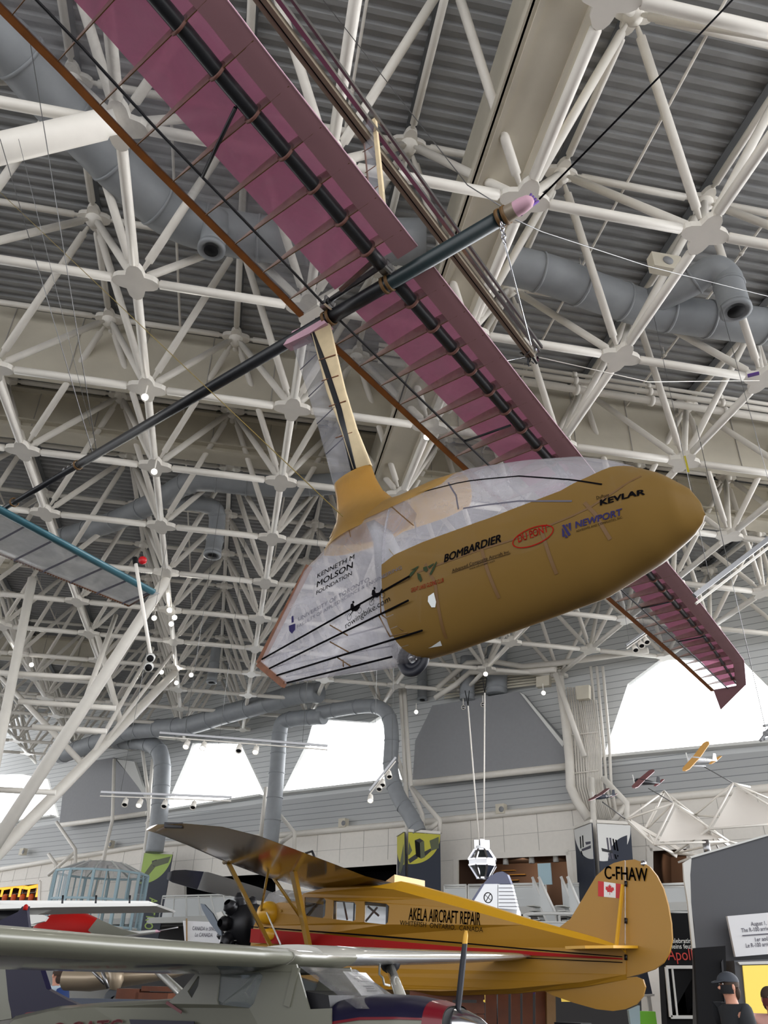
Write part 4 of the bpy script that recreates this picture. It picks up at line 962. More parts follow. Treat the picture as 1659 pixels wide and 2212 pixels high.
# undercarriage so that it stands on the floor
for sd in (1, -1):
    s = sN+1.2; c = YF.W(s, sd*1.0, .36); mb = MB(); mb.lathe(c-YF.n*.1, YF.n, ((0, .1), (0, .3), (.04, .36), (.16, .36), (.2, .3), (.2, .1)), 'rubber', 24); w = mb.build('wheel', yp)
    mb = MB(); mb.tube(c, YF.W(s, sd*.4, 1.3), .05, 'wing_gold'); mb.tube(c, YF.W(s+.7, sd*.4, 1.3), .035, 'wing_gold'); mb.build('undercarriage_leg', yp)
mb = MB(); mb.box(YF.W(sT-.9, 0, .6), (.2, .2, .6), 'black', YF.f); tag(mb.build('tail_stand', None), 'dark stand holding up the tail of the yellow aircraft', 'stand')
# ---------------------------------------------------------------- silver aircraft with blue wing tip, behind the yellow one
SF = Frame((YF.p+V((4.6, 5.2, 0)))[:2], (YF.f.x, YF.f.y)); ss = lambda px, py, off=0: SF.sz(px, py, off)
sa_ = thing('silver_aircraft', SF.W(ss(800, 2000)[0], 0, 0), 'silver aircraft with dark blue wing tip and fin cap, behind the yellow one', 'aircraft')
def srow(px, yt_, yb_, w): a = ss(px, yt_); b = ss(px, yb_); return (a[0], (a[1]+b[1])/2, (a[1]-b[1])/2, w)
R_ = [srow(600, 1960, 2040, .3), srow(640, 1925, 2060, .55), srow(720, 1925, 2060, .6), srow(860, 1940, 2050, .55), srow(1000, 1955, 2030, .35), srow(1120, 1965, 2005, .12)]
P = []
for (s, z, h_, w_) in R_: P.append([SF.W(s, w_*(abs(cos(t))**.7)*(1 if cos(t) > 0 else -1), z+h_*(abs(sin(t))**.7)*(1 if sin(t) > 0 else -1)) for t in [2*pi*k/24 for k in range(24)]])
mb = MB(); mb.grid(P, 'silver', True, True); mb.cap(P[0], 'silver'); mb.cap(P[-1], 'silver'); sf = mb.build('fuselage', sa_)
def splate(pts, th, mt, name, par=sa_, off=0):
    P = [ss(*q, off) for q in pts]; mb = MB(); mb.prism([SF.W(s, off+th/2, z) for s, z in P], -SF.n*th, mt); return mb.build(name, par)
sfin = splate([(1015, 1955), (1046, 1910), (1077, 1910), (1077, 1975), (1030, 1975)], .12, 'silver', 'fin')
splate([(1046, 1910), (1060, 1894), (1075, 1885), (1087, 1883), (1098, 1890), (1106, 1910)], .12, 'blue_wing', 'fin_cap')
splate([(1015, 1955), (1044, 1910), (1049, 1910), (1020, 1956)], .13, 'blue_wing', 'fin_edge', sfin)
sr = splate([(1078, 1911), (1107, 1911), (1121, 1970), (1078, 1970)], .10, 'silver', 'rudder')
for k in range(6): splate([(1080, 1918+k*8), (1109+k*2, 1918+k*8), (1109+k*2, 1919.2+k*8), (1080, 1919.2+k*8)], .13, 'ink_grey', 'rib_line', sr)
mb = MB(); c = ss(1054, 1939, .07)
t_ = (SF.W(c[0], .07, c[1])-CO).length/F
P = [[SF.W(c[0]+cos(a)*r*t_, .07, c[1]+sin(a)*r*t_) for r in (9.5, 8)] for a in [2*pi*k/30 for k in range(31)]]; mb.grid(P, 'ink_black', False)
for a in (.9, .9+pi/2): d = V((cos(a), sin(a)))*8.5*t_; mb.bar(SF.W(c[0]-d.x, .07, c[1]-d.y), SF.W(c[0]+d.x, .07, c[1]+d.y), .005, .02, 'ink_black', (SF.n.x, SF.n.y, 0))
mb.build('roundel', sfin)
zs_ = 3.55
LEs = [(760, 1962), (640, 1953), (560, 1945), (450, 1927), (400, 1914), (372, 1906), (360, 1899)]; TEs = [(790, 1948), (620, 1941), (560, 1917), (450, 1884), (400, 1879), (376, 1880), (362, 1885)]
rows = [(onz(*a, zs_), onz(*b, zs_), t) for a, b, t in zip(LEs, TEs, (.12, .12, .12, .1, .08, .05, .03))]
k_ = (rows[3][0].lerp(rows[4][0], .5), rows[3][1].lerp(rows[4][1], .2), .095)
mb = MB(); wing_solid(mb, rows[:4]+[k_], 'silver_wing', 'silver_wing'); sw = mb.build('wing', sa_)
mb = MB(); wing_solid(mb, [k_]+rows[4:], 'blue_wing', 'blue_wing'); mb.build('blue_wing_tip', sw)
mb = MB(); mb.box(SF.W(ss(700, 1990)[0], 0, .6), (.4, .4, .6), 'black', SF.f); mb.build('stand', sa_); mb = MB(); mb.box(SF.W(ss(1060, 1990)[0], 0, .8), (.15, .15, .8), 'black', SF.f); mb.build('stand', sa_)
# ---------------------------------------------------------------- grey-green high-wing aircraft in front
C0 = V((-.46, 8.0, 0)); wd_ = V((.455, .89, 0)).normalized(); nd = V((.89, -.455, 0)).normalized()
CF = Frame((C0+nd*0)[:2], (nd.x, nd.y)); cs = lambda px, py, off=0: CF.sz(px, py, off)
cp = thing('grey_aircraft', CF.W(0, 0, 0), 'grey-green high wing light aircraft with navy and maroon nose, wing across the lower left', 'aircraft')
hwc = .48
def LEz(px, py, z): return onz(px, py, z)
# near wing, by vertical plane through the leading edge
def wline(px, py): return onpl(px, py, C0, nd)
nearLE = [(640, 2066), (560, 2062), (400, 2052), (250, 2042), (100, 2030), (0, 2023), (-260, 2003)]
rows = []
for q in nearLE:
    P = wline(*q); rows.append((P, P-nd*1.5-V((0, 0, .13)), .185))
mb = MB(); wing_solid(mb, rows, 'cessna', 'shaded_under', 1.05, .95, 3); nwg = mb.build('wing', cp); nwg['label'] = 'near wing crossing the photograph at lower left'
# rounded wing root fairing at the cabin
farLE = [(700, 2066), (800, 2068), (900, 2069), (1000, 2069), (1080, 2068), (1130, 2066), (1156, 2065)]
rows = []
for k, q in enumerate(farLE):
    P = wline(*q); rows.append((P, P-nd*(1.45, 1.45, 1.4, 1.3, 1.2, 1.0, .5)[k]-V((0, 0, .08)), (.17, .17, .165, .15, .13, .10, .05)[k]))
mb = MB(); wing_solid(mb, rows, 'cessna_light', 'silver'); fwg = mb.build('wing', cp); fwg['label'] = 'far wing ending in a rounded tip over the yellow fuselage'
mb = MB(); P = wline(1157, 2066); mb.ball(P-nd*.1, .035, 'red', 10, (1, 3, .8)); mb.build('tip_lamp', fwg)
mb = MB(); rows = []
for q, t in (((636, 2064), .19), ((655, 2066), .20), ((700, 2068), .19), ((770, 2068), .175)):
    P = wline(*q); rows.append((P+nd*.01, P-nd*1.5-V((0, 0, .09)), t))
wing_solid(mb, rows, 'cessna_light', 'cessna', .85, 1.15); mb.build('cabin_roof', cp)
# fuselage side skin with window, seen from the right side
def cw(s): return clampi([(-5, .07), (-3.6, .14), (-1.3, .42), (-.6, hwc), (.5, hwc), (1.1, .36), (1.3, .28)], s)
def cc(px, py): return CF.sz(px, py, 0, cw)
side = [(20, 2212), (30, 2203), (110, 2184), (200, 2176), (360, 2168), (395, 2136), (425, 2100), (470, 2090), (640, 2083), (645, 2100), (668, 2180), (715, 2178), (715, 2500), (640, 2520), (400, 2420), (20, 2290)]
hole = [[cc(*q) for q in h] for h in ([(474, 2104), (560, 2100), (568, 2108), (548, 2168), (538, 2178), (472, 2170), (468, 2160)], [(405, 2142), (428, 2108), (431, 2110), (428, 2130), (414, 2156)])]
mb = MB(); lp2 = densify([cc(*q) for q in side]); prof_panel(mb, CF, lp2, hole, cw, 1, 'cessna'); prof_panel(mb, CF, lp2, hole, cw, -1, 'cessna')
def cskin(pts, mt, bul=.04):
    P = [];
    for q in pts: s, z = cc(*q); w = cw(s); P.append([CF.W(s, w, z), CF.W(s, w*.55, z+bul), CF.W(s, -w*.55, z+bul), CF.W(s, -w, z)])
    mb.grid(P, mt)
cskin([(20, 2205), (110, 2184), (200, 2176), (360, 2168)], 'cessna'); cskin([(20, 2290), (400, 2420), (640, 2520), (850, 2480)], 'cessna', -.05)
cf = mb.build('fuselage', cp)
mb = MB(); mb.prism([CF.W(s, cw(s)-.015, z) for s, z in hole[0]], -CF.n*.006, 'glass'); mb.build('window', cf)
mb = MB(); mb.prism([CF.W(s, -cw(s)+.015, z) for s, z in hole[0]], CF.n*.006, 'glass'); mb.build('window', cf)
P = [cc(*q) for q in ((362, 2166), (398, 2132), (430, 2095), (444, 2100))]
mb = MB(); mb.grid([[CF.W(s, cw(s), z), CF.W(s, 0, z+.03), CF.W(s, -cw(s), z)] for s, z in P], 'glass'); mb.build('rear_window', cf)
mb = MB(); P = [cc(*q) for q in ((358, 2168), (362, 2162), (394, 2184), (392, 2190))]; mb.prism([CF.W(s, cw(s)+.006, z) for s, z in P], -CF.n*.004, 'maroon'); mb.build('maroon_trim', cf)
# windshield of creased film with a paper notice
P = []
for (a, b) in (((645, 2086), (672, 2178)), ((690, 2072), (730, 2172)), ((740, 2068), (775, 2160)), ((776, 2066), (808, 2140))):
    pass
r0 = [cc(645, 2088), cc(668, 2180)]; hs = r0[0]; hb = (r0[1][0]+.62, cc(760, 2172)[1]+.0)
ztop_ = hs[1]; zbot = cc(700, 2176)[1]
rows = []
for v in range(9):
    t = v/8; s = lerp(hs[0], hs[0]+.55, t); z = lerp(ztop_, zbot, t); rows.append([CF.W(s+.12*cos(u*pi/2)*1.2, hwc*sin(u*pi/2)*.98, z) for u in [k/6-1 for k in range(13)]])
mb = MB(); mb.grid(rows, 'windshield_film'); ws = mb.build('windshield', cp)
mb = MB(); o0 = -.30
for k, (a, b) in enumerate((((652, 2090), (690, 2170)),)):
    s, z = CF.sz(*a, hwc); s2, z2 = CF.sz(*b, hwc); mb.bar(CF.W(s-.05, hwc, z), CF.W(s2-.3, hwc, z2-.02), .06, .03, 'cessna', CF.n)
mb.build('windshield_post', cp)
a = cs(733, 2098, -.2)
def cpl(px, py, off): s, z = CF.sz(px, py, off); return CF.W(s, off, z)
no = thing('paper_notice', cpl(760, 2150, -.25), 'white paper notice leaning on the windshield of the grey aircraft', 'notice')
mb = MB(); N4 = [cpl(730, 2098, -.10), cpl(780, 2101, -.35), cpl(822, 2149, -.35), cpl(770, 2150, -.10)]; N4 = [p+nd*.05 for p in N4]; nn_ = (N4[1]-N4[0]).cross(N4[3]-N4[0]).normalized()
if nn_.dot(CO-N4[0]) < 0: nn_ = -nn_
mb.prism(N4, -nn_*.004, 'sign_white'); mb.build('sheet', no)
mb = MB()
for k, (v, u0, u1) in enumerate(((.18, .3, .78), (.28, .22, .86), (.38, .3, .8), (.60, .35, .8), (.70, .4, .75), (.80, .35, .8))):
    p = lambda u, v_: N4[0].lerp(N4[1], u).lerp(N4[3].lerp(N4[2], u), v_)+nn_*.002
    mb.add([p(u0, v), p(u1, v), p(u1, v+.05), p(u0, v+.05)], [(0, 1, 2, 3)], 'ink_grey')
mb.build('printed_lines', no)
# cowling: rounded loft, navy top, maroon band, pale lower side
def crow(px, yt_, yb_, w): a = cs(px, yt_); b = cs(px, yb_); return (a[0], (a[1]+b[1])/2, (a[1]-b[1])/2, w)
R2 = [crow(700, 2176, 2400, .47), crow(770, 2158, 2400, .47), crow(830, 2148, 2390, .45), crow(900, 2152, 2370, .42), crow(950, 2162, 2340, .37), crow(985, 2174, 2310, .30)]
def ell(s, z, h_, w_, t): return CF.W(s, w_*(abs(cos(t))**.6)*(1 if cos(t) > 0 else -1), z+h_*(abs(sin(t))**.6)*(1 if sin(t) > 0 else -1))
def coat(n0, n1, t0, t1, mt, name, eps=0, n=16):
    mb = MB(); P = []
    for k in range(n0*6, n1*6+1):
        i = min(k//6, len(R2)-2); f_ = k/6-i; r = [lerp(R2[i][q], R2[i+1][q], f_) for q in range(4)]
        P.append([ell(r[0], r[1], r[2]+eps, r[3]+eps, lerp(t0, t1, j/n)) for j in range(n+1)])
    mb.grid(P, mt); return mb.build(name, cp)
coat(0, 5, 0, 2*pi, 'cessna', 'cowling', 0, 32)
coat(0, 5, .42, pi-.42, 'cessna_navy', 'cowling_top', .004, 18); coat(0, 5, .36, .42, 'maroon', 'cowling_stripe', .005, 2); coat(0, 5, pi-.42, pi-.36, 'maroon', 'cowling_stripe', .005, 2)
mb = MB(); P = []
for k in range(7):
    f_ = 4+k/6; i = min(int(f_), 4); g = f_-i; r = [lerp(R2[i][q], R2[i+1][q], g) for q in range(4)]; P.append([ell(r[0], r[1], r[2]+.006, r[3]+.006, 2*pi*j/32) for j in range(32)])
mb.grid(P, 'maroon', True, True); mb.build('cowling_nose_band', cp)
mb = MB(); r = R2[-1]; ring = [ell(r[0], r[1], r[2]-.005, r[3]-.005, 2*pi*j/32) for j in range(32)]; mb.cap(ring, 'black'); mb.build('air_intake', cp)
s, z = cs(985, 2222); sc_ = CF.W(s, 0, z); s2, z2 = cs(1023, 2214); L_ = .34
mb = MB(); mb.lathe(sc_-nd*.06, nd, ((0, 0), (0, .145), (.06, .145), (.16, .125), (.27, .08), (.34, .03), (.35, 0)), 'chrome', 28); spn = mb.build('spinner', cp)
tip = cpl(1007, 2010, 0); d = tip-sc_
for sg_, mt in ((1, 'a'), (-1, 'b')):
    mb = MB(); dd = d*sg_; u = (wd_*.55+nd*.8).normalized()
    P = [[sc_+dd*t+u*w_, sc_+dd*t+nd*.012, sc_+dd*t-u*w_, sc_+dd*t-nd*.012] for t, w_ in ((.1, .02), (.3, .026), (.6, .026), (.86, .022))]
    mb.grid(P, 'rubber', True, True); mb.build('propeller_blade', spn)
    mb = MB(); P = [[sc_+dd*t+u*w_, sc_+dd*t+nd*.012, sc_+dd*t-u*w_, sc_+dd*t-nd*.012] for t, w_ in ((.86, .022), (.94, .02), (1, .01))]
    mb.grid(P, 'yellow', True, True); mb.build('blade_tip', spn)
# struts with dark boots
def cstrut(a, b, za, ob, mt, name='wing_strut'):
    A_ = onz(a[0], a[1], za); s, z = CF.sz(b[0], b[1], ob); B_ = CF.W(s, ob, z); mb = MB(); d = (B_-A_).normalized(); mb.path([A_, A_.lerp(B_, .5), B_], .045, mt, seg=14); return mb.build(name, cp), A_, B_
o_s, A_, B_ = cstrut((335, 2092), (480, 2230), 1.72, hwc+.03, 'cessna')
mb = MB(); mb.lathe(A_+V((0, 0, .09)), (B_-A_), ((0, .14), (.06, .13), (.16, .09), (.2, .07), (.2, 0)), 'rubber', 16); mb.build('strut_boot', cp)
P = wline(905, 2080); A2 = P-nd*.35+V((0, 0, -.04)); s, z = CF.sz(868, 2160, -hwc); B2 = CF.W(s, -hwc, z); mb = MB(); mb.path([A2, B2], .05, 'cessna_light', seg=14); mb.build('wing_strut', cp)
mb = MB(); mb.lathe(A2+V((0, 0, .05)), (B2-A2), ((0, .12), (.08, .1), (.16, .06), (.16, 0)), 'rubber', 14); mb.build('strut_boot', cp)
mb = MB(); P = wline(875, 2082)-nd*.3; mb.path([P+V((0, 0, .02)), P-V((0, 0, .1)), P-V((0, 0, .13))+wd_*.08, P-V((0, 0, .19))+wd_*.12, P-V((0, 0, .2))+wd_*.25], .012, 'offwhite', seg=8); mb.build('pitot_tube', cp)
# tail fin, seats, registration
def cplate(pts, off, th, mt, name, par=cp):
    P = [CF.sz(*q, off) for q in pts]; mb = MB(); mb.prism([CF.W(s, off+th/2, z) for s, z in P], -CF.n*th, mt); return mb.build(name, par)
cplate([(12, 2040), (88, 2080), (106, 2136), (150, 2160), (192, 2178), (120, 2184), (60, 2190), (33, 2202), (24, 2160), (19, 2110)], 0, .07, 'cessna_navy', 'fin')
cplate([(-60, 2040), (17, 2060), (22, 2110), (30, 2200), (-60, 2215)], 0, .06, 'cessna', 'rudder'); cplate([(36, 2202), (60, 2191), (192, 2179), (150, 2178), (60, 2187)], .03, .03, 'maroon', 'maroon_trim')
A_ = cc(108, 2243); B_ = cc(263, 2236); mb = MB(); put_text(mb, 'C-GATG', 'maroon', lambda s, z: CF.W(s, cw(s)+.006, z), A_, B_, .125, .03); mb.build('registration', cf)
mb = MB(); P = [cc(*q) for q in ((280, 2202), (420, 2206), (420, 2240), (290, 2240))]; mb.prism([CF.W(s, cw(s)+.005, z) for s, z in P], -CF.n*.004, 'cessna_navy'); mb.build('navy_stripe', cf)
for (x, w_) in ((530, .24), (588, .24)):
    s, z = cs(x-6, 2198); mb = MB(); P = []
    for (dz, hw, dd_) in ((-.5, .2, .1), (-.2, .2, .12), (0, .19, .11), (.07, .16, .09), (.10, .08, .05)):
        P.append([CF.W(s+hw*cos(t), (.1 if x < 560 else -.22)+dd_*sin(t), z+dz+.02) for t in [2*pi*k/18 for k in range(18)]])
    mb.grid(P, 'seat_dark', True, True); mb.cap(P[-1], 'seat_dark'); mb.build('seat', cp)
mb = MB(); P = [CF.sz(*q, 0) for q in ((660, 2150), (700, 2140), (760, 2150), (765, 2180), (670, 2185))]; mb.prism([CF.W(s, .4, z) for s, z in P], -CF.n*.8, 'engine'); mb.build('instrument_panel', cp)
for (s, o_) in ((-.5, .95), (-.5, -.95), (.95, 0)):
    c = CF.W(s, o_, .2); mb = MB(); mb.lathe(c-CF.n*.07, CF.n, ((0, .06), (0, .17), (.03, .2), (.11, .2), (.14, .17), (.14, .06)), 'rubber', 20); mb.tube(c, CF.W(s, o_*.35, .75), .035, 'cessna'); mb.build('wheel', cp)
# ================================================================ DUCTS, LAMPS, COLUMNS
def solve_z(P, px, py):
    """height on the plumb line through P that is seen at this row"""
    r = ray(px, py); k = V((P.x, P.y)).length/V((r.x, r.y)).length; return EYE+r.z*k
def smooth(pts, n=6):
    out = []; N = len(pts)
    for k in range(N-1):
        p0 = pts[max(k-1, 0)]; p1 = pts[k]; p2 = pts[k+1]; p3 = pts[min(k+2, N-1)]
        for t in [q/n for q in range(n)]:
            out.append(.5*((2*p1)+(p2-p0)*t+(2*p0-5*p1+4*p2-p3)*t*t+(3*p1-p0-3*p2+p3)*t**3))
    out.append(pts[-1]); return out
def duct(pts, wpx, label, nozzle=False, group='round grey air ducts'):
    r = [wpx/2*(p-CO).length/F*1.02 for p in pts]; r = sum(r)/len(r); m = MB(); sp_ = smooth([V(p) for p in pts]); m.path(sp_, r, 'duct', seg=20)
    L = 0; last = 0
    o = m.build('air_duct'); tag(o, label, 'duct', group)
    k = 0
    for a, b in zip(sp_, sp_[1:]):
        L += (b-a).length
        if L-last > 1.1: m = MB(); d = (b-a).normalized(); m.lathe(a-d*.03, d, ((0, r), (0, r+.025), (.06, r+.025), (.06, r)), 'duct', 20); m.build('joint_band', o); last = L
    if nozzle:
        m = MB(); a, b = sp_[-2], sp_[-1]; d = (b-a).normalized(); m.lathe(b-d*.02, d, ((0, r*1.0), (.0, r*1.06), (.12, r*1.06), (.12, r*.8), (.02, r*.5), (.06, 0)), 'duct', 24); m.build('nozzle', o)
        m = MB(); m.lathe(b+d*.105, d, ((0, 0), (0, r*.55), (.02, r*.55), (.02, 0)), 'black', 20); m.build('nozzle_throat', o)
    return o, r
Z1 = 16.6
duct([onz(*q, Z1) for q in ((1085, 570), (1180, 592), (1290, 632), (1400, 668), (1500, 685), (1700, 712))], 74, 'large grey duct crossing under the deck at right, running off the frame')
e = onz(1566, 590, Z1); v1 = V((e.x, e.y, solve_z(e, 1583, 668)))
duct([onz(1410, 650, Z1), onz(1490, 612, Z1), onz(1538, 582, Z1+.1), e+V((0, 0, -.15)), e.lerp(v1, .5), v1], 54, 'grey duct branch at right ending in a round downward nozzle', True)
duct([onz(*q, Z1) for q in ((-60, 40), (30, 110), (120, 215), (210, 315), (300, 405), (380, 468), (480, 500), (620, 520), (920, 522))], 92, 'widest grey duct seen through the clear film at upper left')
e = onz(470, 470, Z1); duct([e, V((e.x, e.y, e.z-1.0))], 50, 'short grey outlet below the duct behind the near wing', True)
duct([onz(*q, 16.9) for q in ((118, 1166), (230, 1132), (340, 1082), (400, 1046), (450, 1038), (580, 1050), (720, 1045), (870, 1030))], 44, 'grey duct winding across the roof left of the pylon')
e = onz(472, 1112, 16.6); duct([onz(350, 1080, 16.8), onz(430, 1088, 16.8), onz(464, 1100, 16.7), e+V((0, 0, -.4)), V((e.x, e.y, solve_z(e, 472, 1198)))], 34, 'grey duct elbow with nozzle hanging at left, behind the lit lamps', True)
duct([wall_pt(*q, 4) for q in ((130, 1632), (220, 1600), (285, 1578), (400, 1568), (480, 1545), (565, 1522), (640, 1500), (690, 1496))], 36, 'grey duct curving above the leftmost bright windows')
duct([wall_pt(*q, 2.5) for q in ((250, 1600), (310, 1603), (340, 1618), (350, 1650), (349, 1700), (342, 1780), (333, 1842))], 32, 'vertical grey duct behind the ASTRO banner')
duct([wall_pt(*q, 2.5) for q in ((700, 1548), (640, 1552), (612, 1560), (604, 1585), (600, 1640), (592, 1740), (584, 1822))], 31, 'vertical grey duct between the two middle windows')
duct([wall_pt(*q, 2.5) for q in ((690, 1540), (760, 1528), (810, 1526), (838, 1545), (846, 1590), (844, 1660), (858, 1715), (888, 1765), (905, 1800))], 30, 'grey duct bending down to the yellow and navy banner')
for k, (x, y0, y1) in enumerate(((1074, 1400, 1500), (1010, 1420, 1512))):
    duct([wall_pt(x, y0, .8+k*.3), wall_pt(x-1, y1, .8+k*.3)], (42, 30)[k], ('thick', 'thinner')[k]+' vertical grey duct standing above the right blank dormer')
for k, (x, y0, y1, w) in enumerate(((468, 1395, 1472, 20), (912, 1440, 1508, 20))):
    a = onz(x, y0, 17); duct([a, V((a.x, a.y, solve_z(a, x-2, y1)))], w, ('small duct nozzle pointing down left of the tail fairing', 'small duct nozzle pointing down below the monowheel')[k], True)
# tree columns
def ttube(pts, r, label, par):
    m = MB(); m.path(pts, r, 'steel_white', seg=18); return m.build('branch_tube', par)
base = aty(-60, 1900, 27); tc = thing('tree_column', (base.x, base.y, 0), 'white branching steel column fanning up from the lower left to the roof frame', 'column')
def cz(px, py, z=15.0): return onz(px, py, z)
m = MB(); m.path([V((base.x, base.y, 0)), base], .3, 'steel_white', seg=20); m.build('trunk', tc)
A1 = cz(367, 1240); B1 = cz(383, 1447, 15.2)
ttube([base, A1-(A1-base).normalized()*.5, A1], [.22, .2, .1], '', tc); ttube([base, B1-(B1-base).normalized()*.5, B1], [.22, .2, .1], '', tc)
for q in ((70, 1250, 15.0), (-160, 1280, 15.0), (-30, 1420, 15.0)): C1 = cz(*q); ttube([base, C1], .17, '', tc)
mid = base.lerp(B1, .42); mid2 = base.lerp(A1, .5)
for (a, b, r) in ((mid, cz(0, 1460, 15), .12), (mid, cz(60, 1520, 15), .11), (base.lerp(B1, .62), cz(210, 1370, 15), .12), (base.lerp(B1, .45), cz(330, 1400, 15), .09), (base.lerp(B1, .5), cz(372, 1410, 15), .08), (mid2, cz(250, 1330, 15), .10)): ttube([a, b], r, '', tc)
for (a, b) in (((-20, 1452), (210, 1466)), ((40, 1515), (250, 1530)), ((-20, 1705), (120, 1712)), ((70, 1570), (230, 1580))):
    m = MB(); P = aty(*a, 28); Q = aty(*b, 28.5); m.tube(P, Q, .1, 'steel_white'); m.build('tie_tube', tc)
b2 = aty(-420, 420, 8.5); n2 = onz(252, 262, 14.35); t2 = thing('tree_column', (b2.x, b2.y, 0), 'thick white column branch entering from the left edge to a roof node', 'column')
m = MB(); m.path([V((b2.x-3, b2.y, 0)), b2], .35, 'steel_white', seg=16); m.build('trunk', t2); m = MB(); d = (n2-b2).normalized(); m.path([b2, n2-d*.25, n2-d*.2, n2], [.27, .25, .2, .2], 'steel_white', seg=24); m.build('branch_tube', t2)
# wall posts, brackets, conduits
def wthing(name, lines, r, off, label, cat, group=None, mt='steel_white'):
    c = wall_pt(*lines[0][0], off); t = thing(name, (c.x, c.y, 0), label, cat, group)
    for l in lines:
        m = MB(); m.path([wall_pt(x, y, off) for x, y in l], r, mt, seg=10); m.build('tube', t)
    return t
wthing('wall_post', [[(865, 1480), (872, 1600), (877, 1700), (880, 1790), (880, 1960)], [(873, 1480), (880, 1600), (886, 1680), (888, 1700), (912, 1760), (913, 1790)], [(888, 1700), (950, 1772), (950, 1800)], [(950, 1774), (920, 1797)], [(800, 1480), (822, 1525), (876, 1690)]], .12, 1.6, 'white tubular wall post rising behind the yellow and navy banner', 'post', 'tubular wall posts')
wthing('wall_post', [[(330, 1640), (325, 1700), (322, 1760), (312, 1845), (285, 2010)], [(300, 1560), (318, 1700), (322, 1752)], [(335, 1755), (316, 1780)]], .11, 1.6, 'white tubular wall post at the left edge of the ASTRO banner', 'post', 'tubular wall posts')
wthing('wall_post', [[(247, 1640), (243, 1770), (220, 1870), (193, 1965)], [(122, 1776), (163, 1835), (163, 1880)], [(163, 1840), (105, 1890)], [(105, 1845), (130, 1880)]], .11, 1.8, 'white tubular wall post right of the branching column', 'post', 'tubular wall posts')
wthing('wall_post', [[(575, 1700), (568, 1760), (563, 1810)], [(600, 1755), (636, 1798), (636, 1840)], [(634, 1800), (606, 1822)]], .11, 1.7, 'white tubular wall post beside the middle vertical duct', 'post', 'tubular wall posts')
wthing('wall_post', [[(1278, 1680), (1283, 1780), (1293, 1900)], [(1302, 1680), (1354, 1735), (1354, 1790)], [(1352, 1740), (1325, 1776)], [(1200, 1455), (1262, 1635)]], .13, 1.6, 'white tubular wall post above the space station banner', 'post', 'tubular wall posts')
t = wthing('drain_pipe', [[(1208, 1462), (1222, 1560), (1230, 1640), (1232, 1700), (1246, 1730), (1272, 1770)]], .21, 1.3, 'fat white drain pipe bending beside the big right window', 'pipe')
ct = thing('conduit_bundle', wall_pt(1240, 1770, 1.2), 'bundle of thin white conduits running down left of the big right window', 'conduit')
for k in range(7):
    m = MB(); m.path([wall_pt(1226+k*5.5, 1485, 1.0), wall_pt(1236+k*5.5, 1600, 1.0), wall_pt(1242+k*5.5, 1700, 1.0), wall_pt(1256+k*5.5, 1752, 1.0)], .05, 'steel_white', seg=8); m.build('conduit', ct)
for k in range(10):
    m = MB(); m.path([wall_pt(1250+k*4.2, 1512, 1.1), wall_pt(1266+k*3.6, 1620, 1.1), wall_pt(1270+k*3.4, 1700, 1.1), wall_pt(1284+k*4.0, 1768, 1.1)], .035, 'steel_white', seg=8); m.build('conduit', ct)
for k in range(3):
    m = MB(); m.path([wall_pt(1276+k*13, 1440, .9), wall_pt(1290+k*13, 1600, .9), wall_pt(1300+k*10, 1690, .9), wall_pt(1312+k*10, 1765, .9)], .07, 'steel_white', seg=8); m.build('conduit', ct)
for y in (1585, 1668):
    m = MB(); m.tube(wall_pt(1228, y+4, 1.2), wall_pt(1292, y-4, 1.2), .03, 'steel_white'); m.build('conduit_clamp', ct)
m = MB(); P = [wall_pt(*q, 1.5) for q in ((1243, 1482), (1272, 1479), (1272, 1508), (1246, 1511))]; m.prism(P, -WN*.3, 'cream'); tag(m.build('junction_box'), 'pale junction box on the conduits, the smaller at right', 'box')
m = MB(); P = [wall_pt(*q, 1.5) for q in ((1158, 1462), (1186, 1458), (1186, 1480), (1158, 1484))]; m.prism(P, -WN*.3, 'cream'); tag(m.build('junction_box'), 'pale junction box above the right blank dormer', 'box')
hp = thing('pipe_rack', wall_pt(1060, 1500, .6), 'stack of pale pipes running across above the right blank dormer', 'pipe')
for k in range(7):
    m = MB(); m.path([wall_pt(960, 1508-k*6.5, .5), wall_pt(1090, 1486-k*6, .5), wall_pt(1215, 1470-k*5.5, .5)], .06, 'cream', seg=8); m.build('pipe', hp)
for k, l in enumerate(([(940, 1490), (975, 1460), (1010, 1432), (1060, 1428), (1130, 1440), (1210, 1432), (1400, 1405)], [(940, 1508), (985, 1478), (1015, 1452), (1130, 1452), (1200, 1446)])):
    m = MB(); m.path([wall_pt(x, y, 1.6) for x, y in l], .14, 'steel_white', seg=12); m.build('pipe', hp)
for k, (x, y, w) in enumerate(((742, 1778, 1), (1083, 1748, 1), (238, 1824, 1), (50, 1840, 1))):
    t = thing('wall_speaker', wall_pt(x, y+6, .5), 'small square white loudspeaker on the grey siding, %s' % ('under the middle window', 'below the right blank dormer', 'below the left blank dormer', 'at the far left')[k], 'speaker', 'loudspeakers on the siding')
    m = MB(); m.box(wall_pt(x, y, .55), (.22, .18, .22), 'cream', WD, WN); m.build('cabinet', t); m = MB(); m.lathe(wall_pt(x, y, .73), WN, ((0, 0), (0, .13), (.02, .13), (.02, 0)), 'dormer', 16); m.build('cone', t)
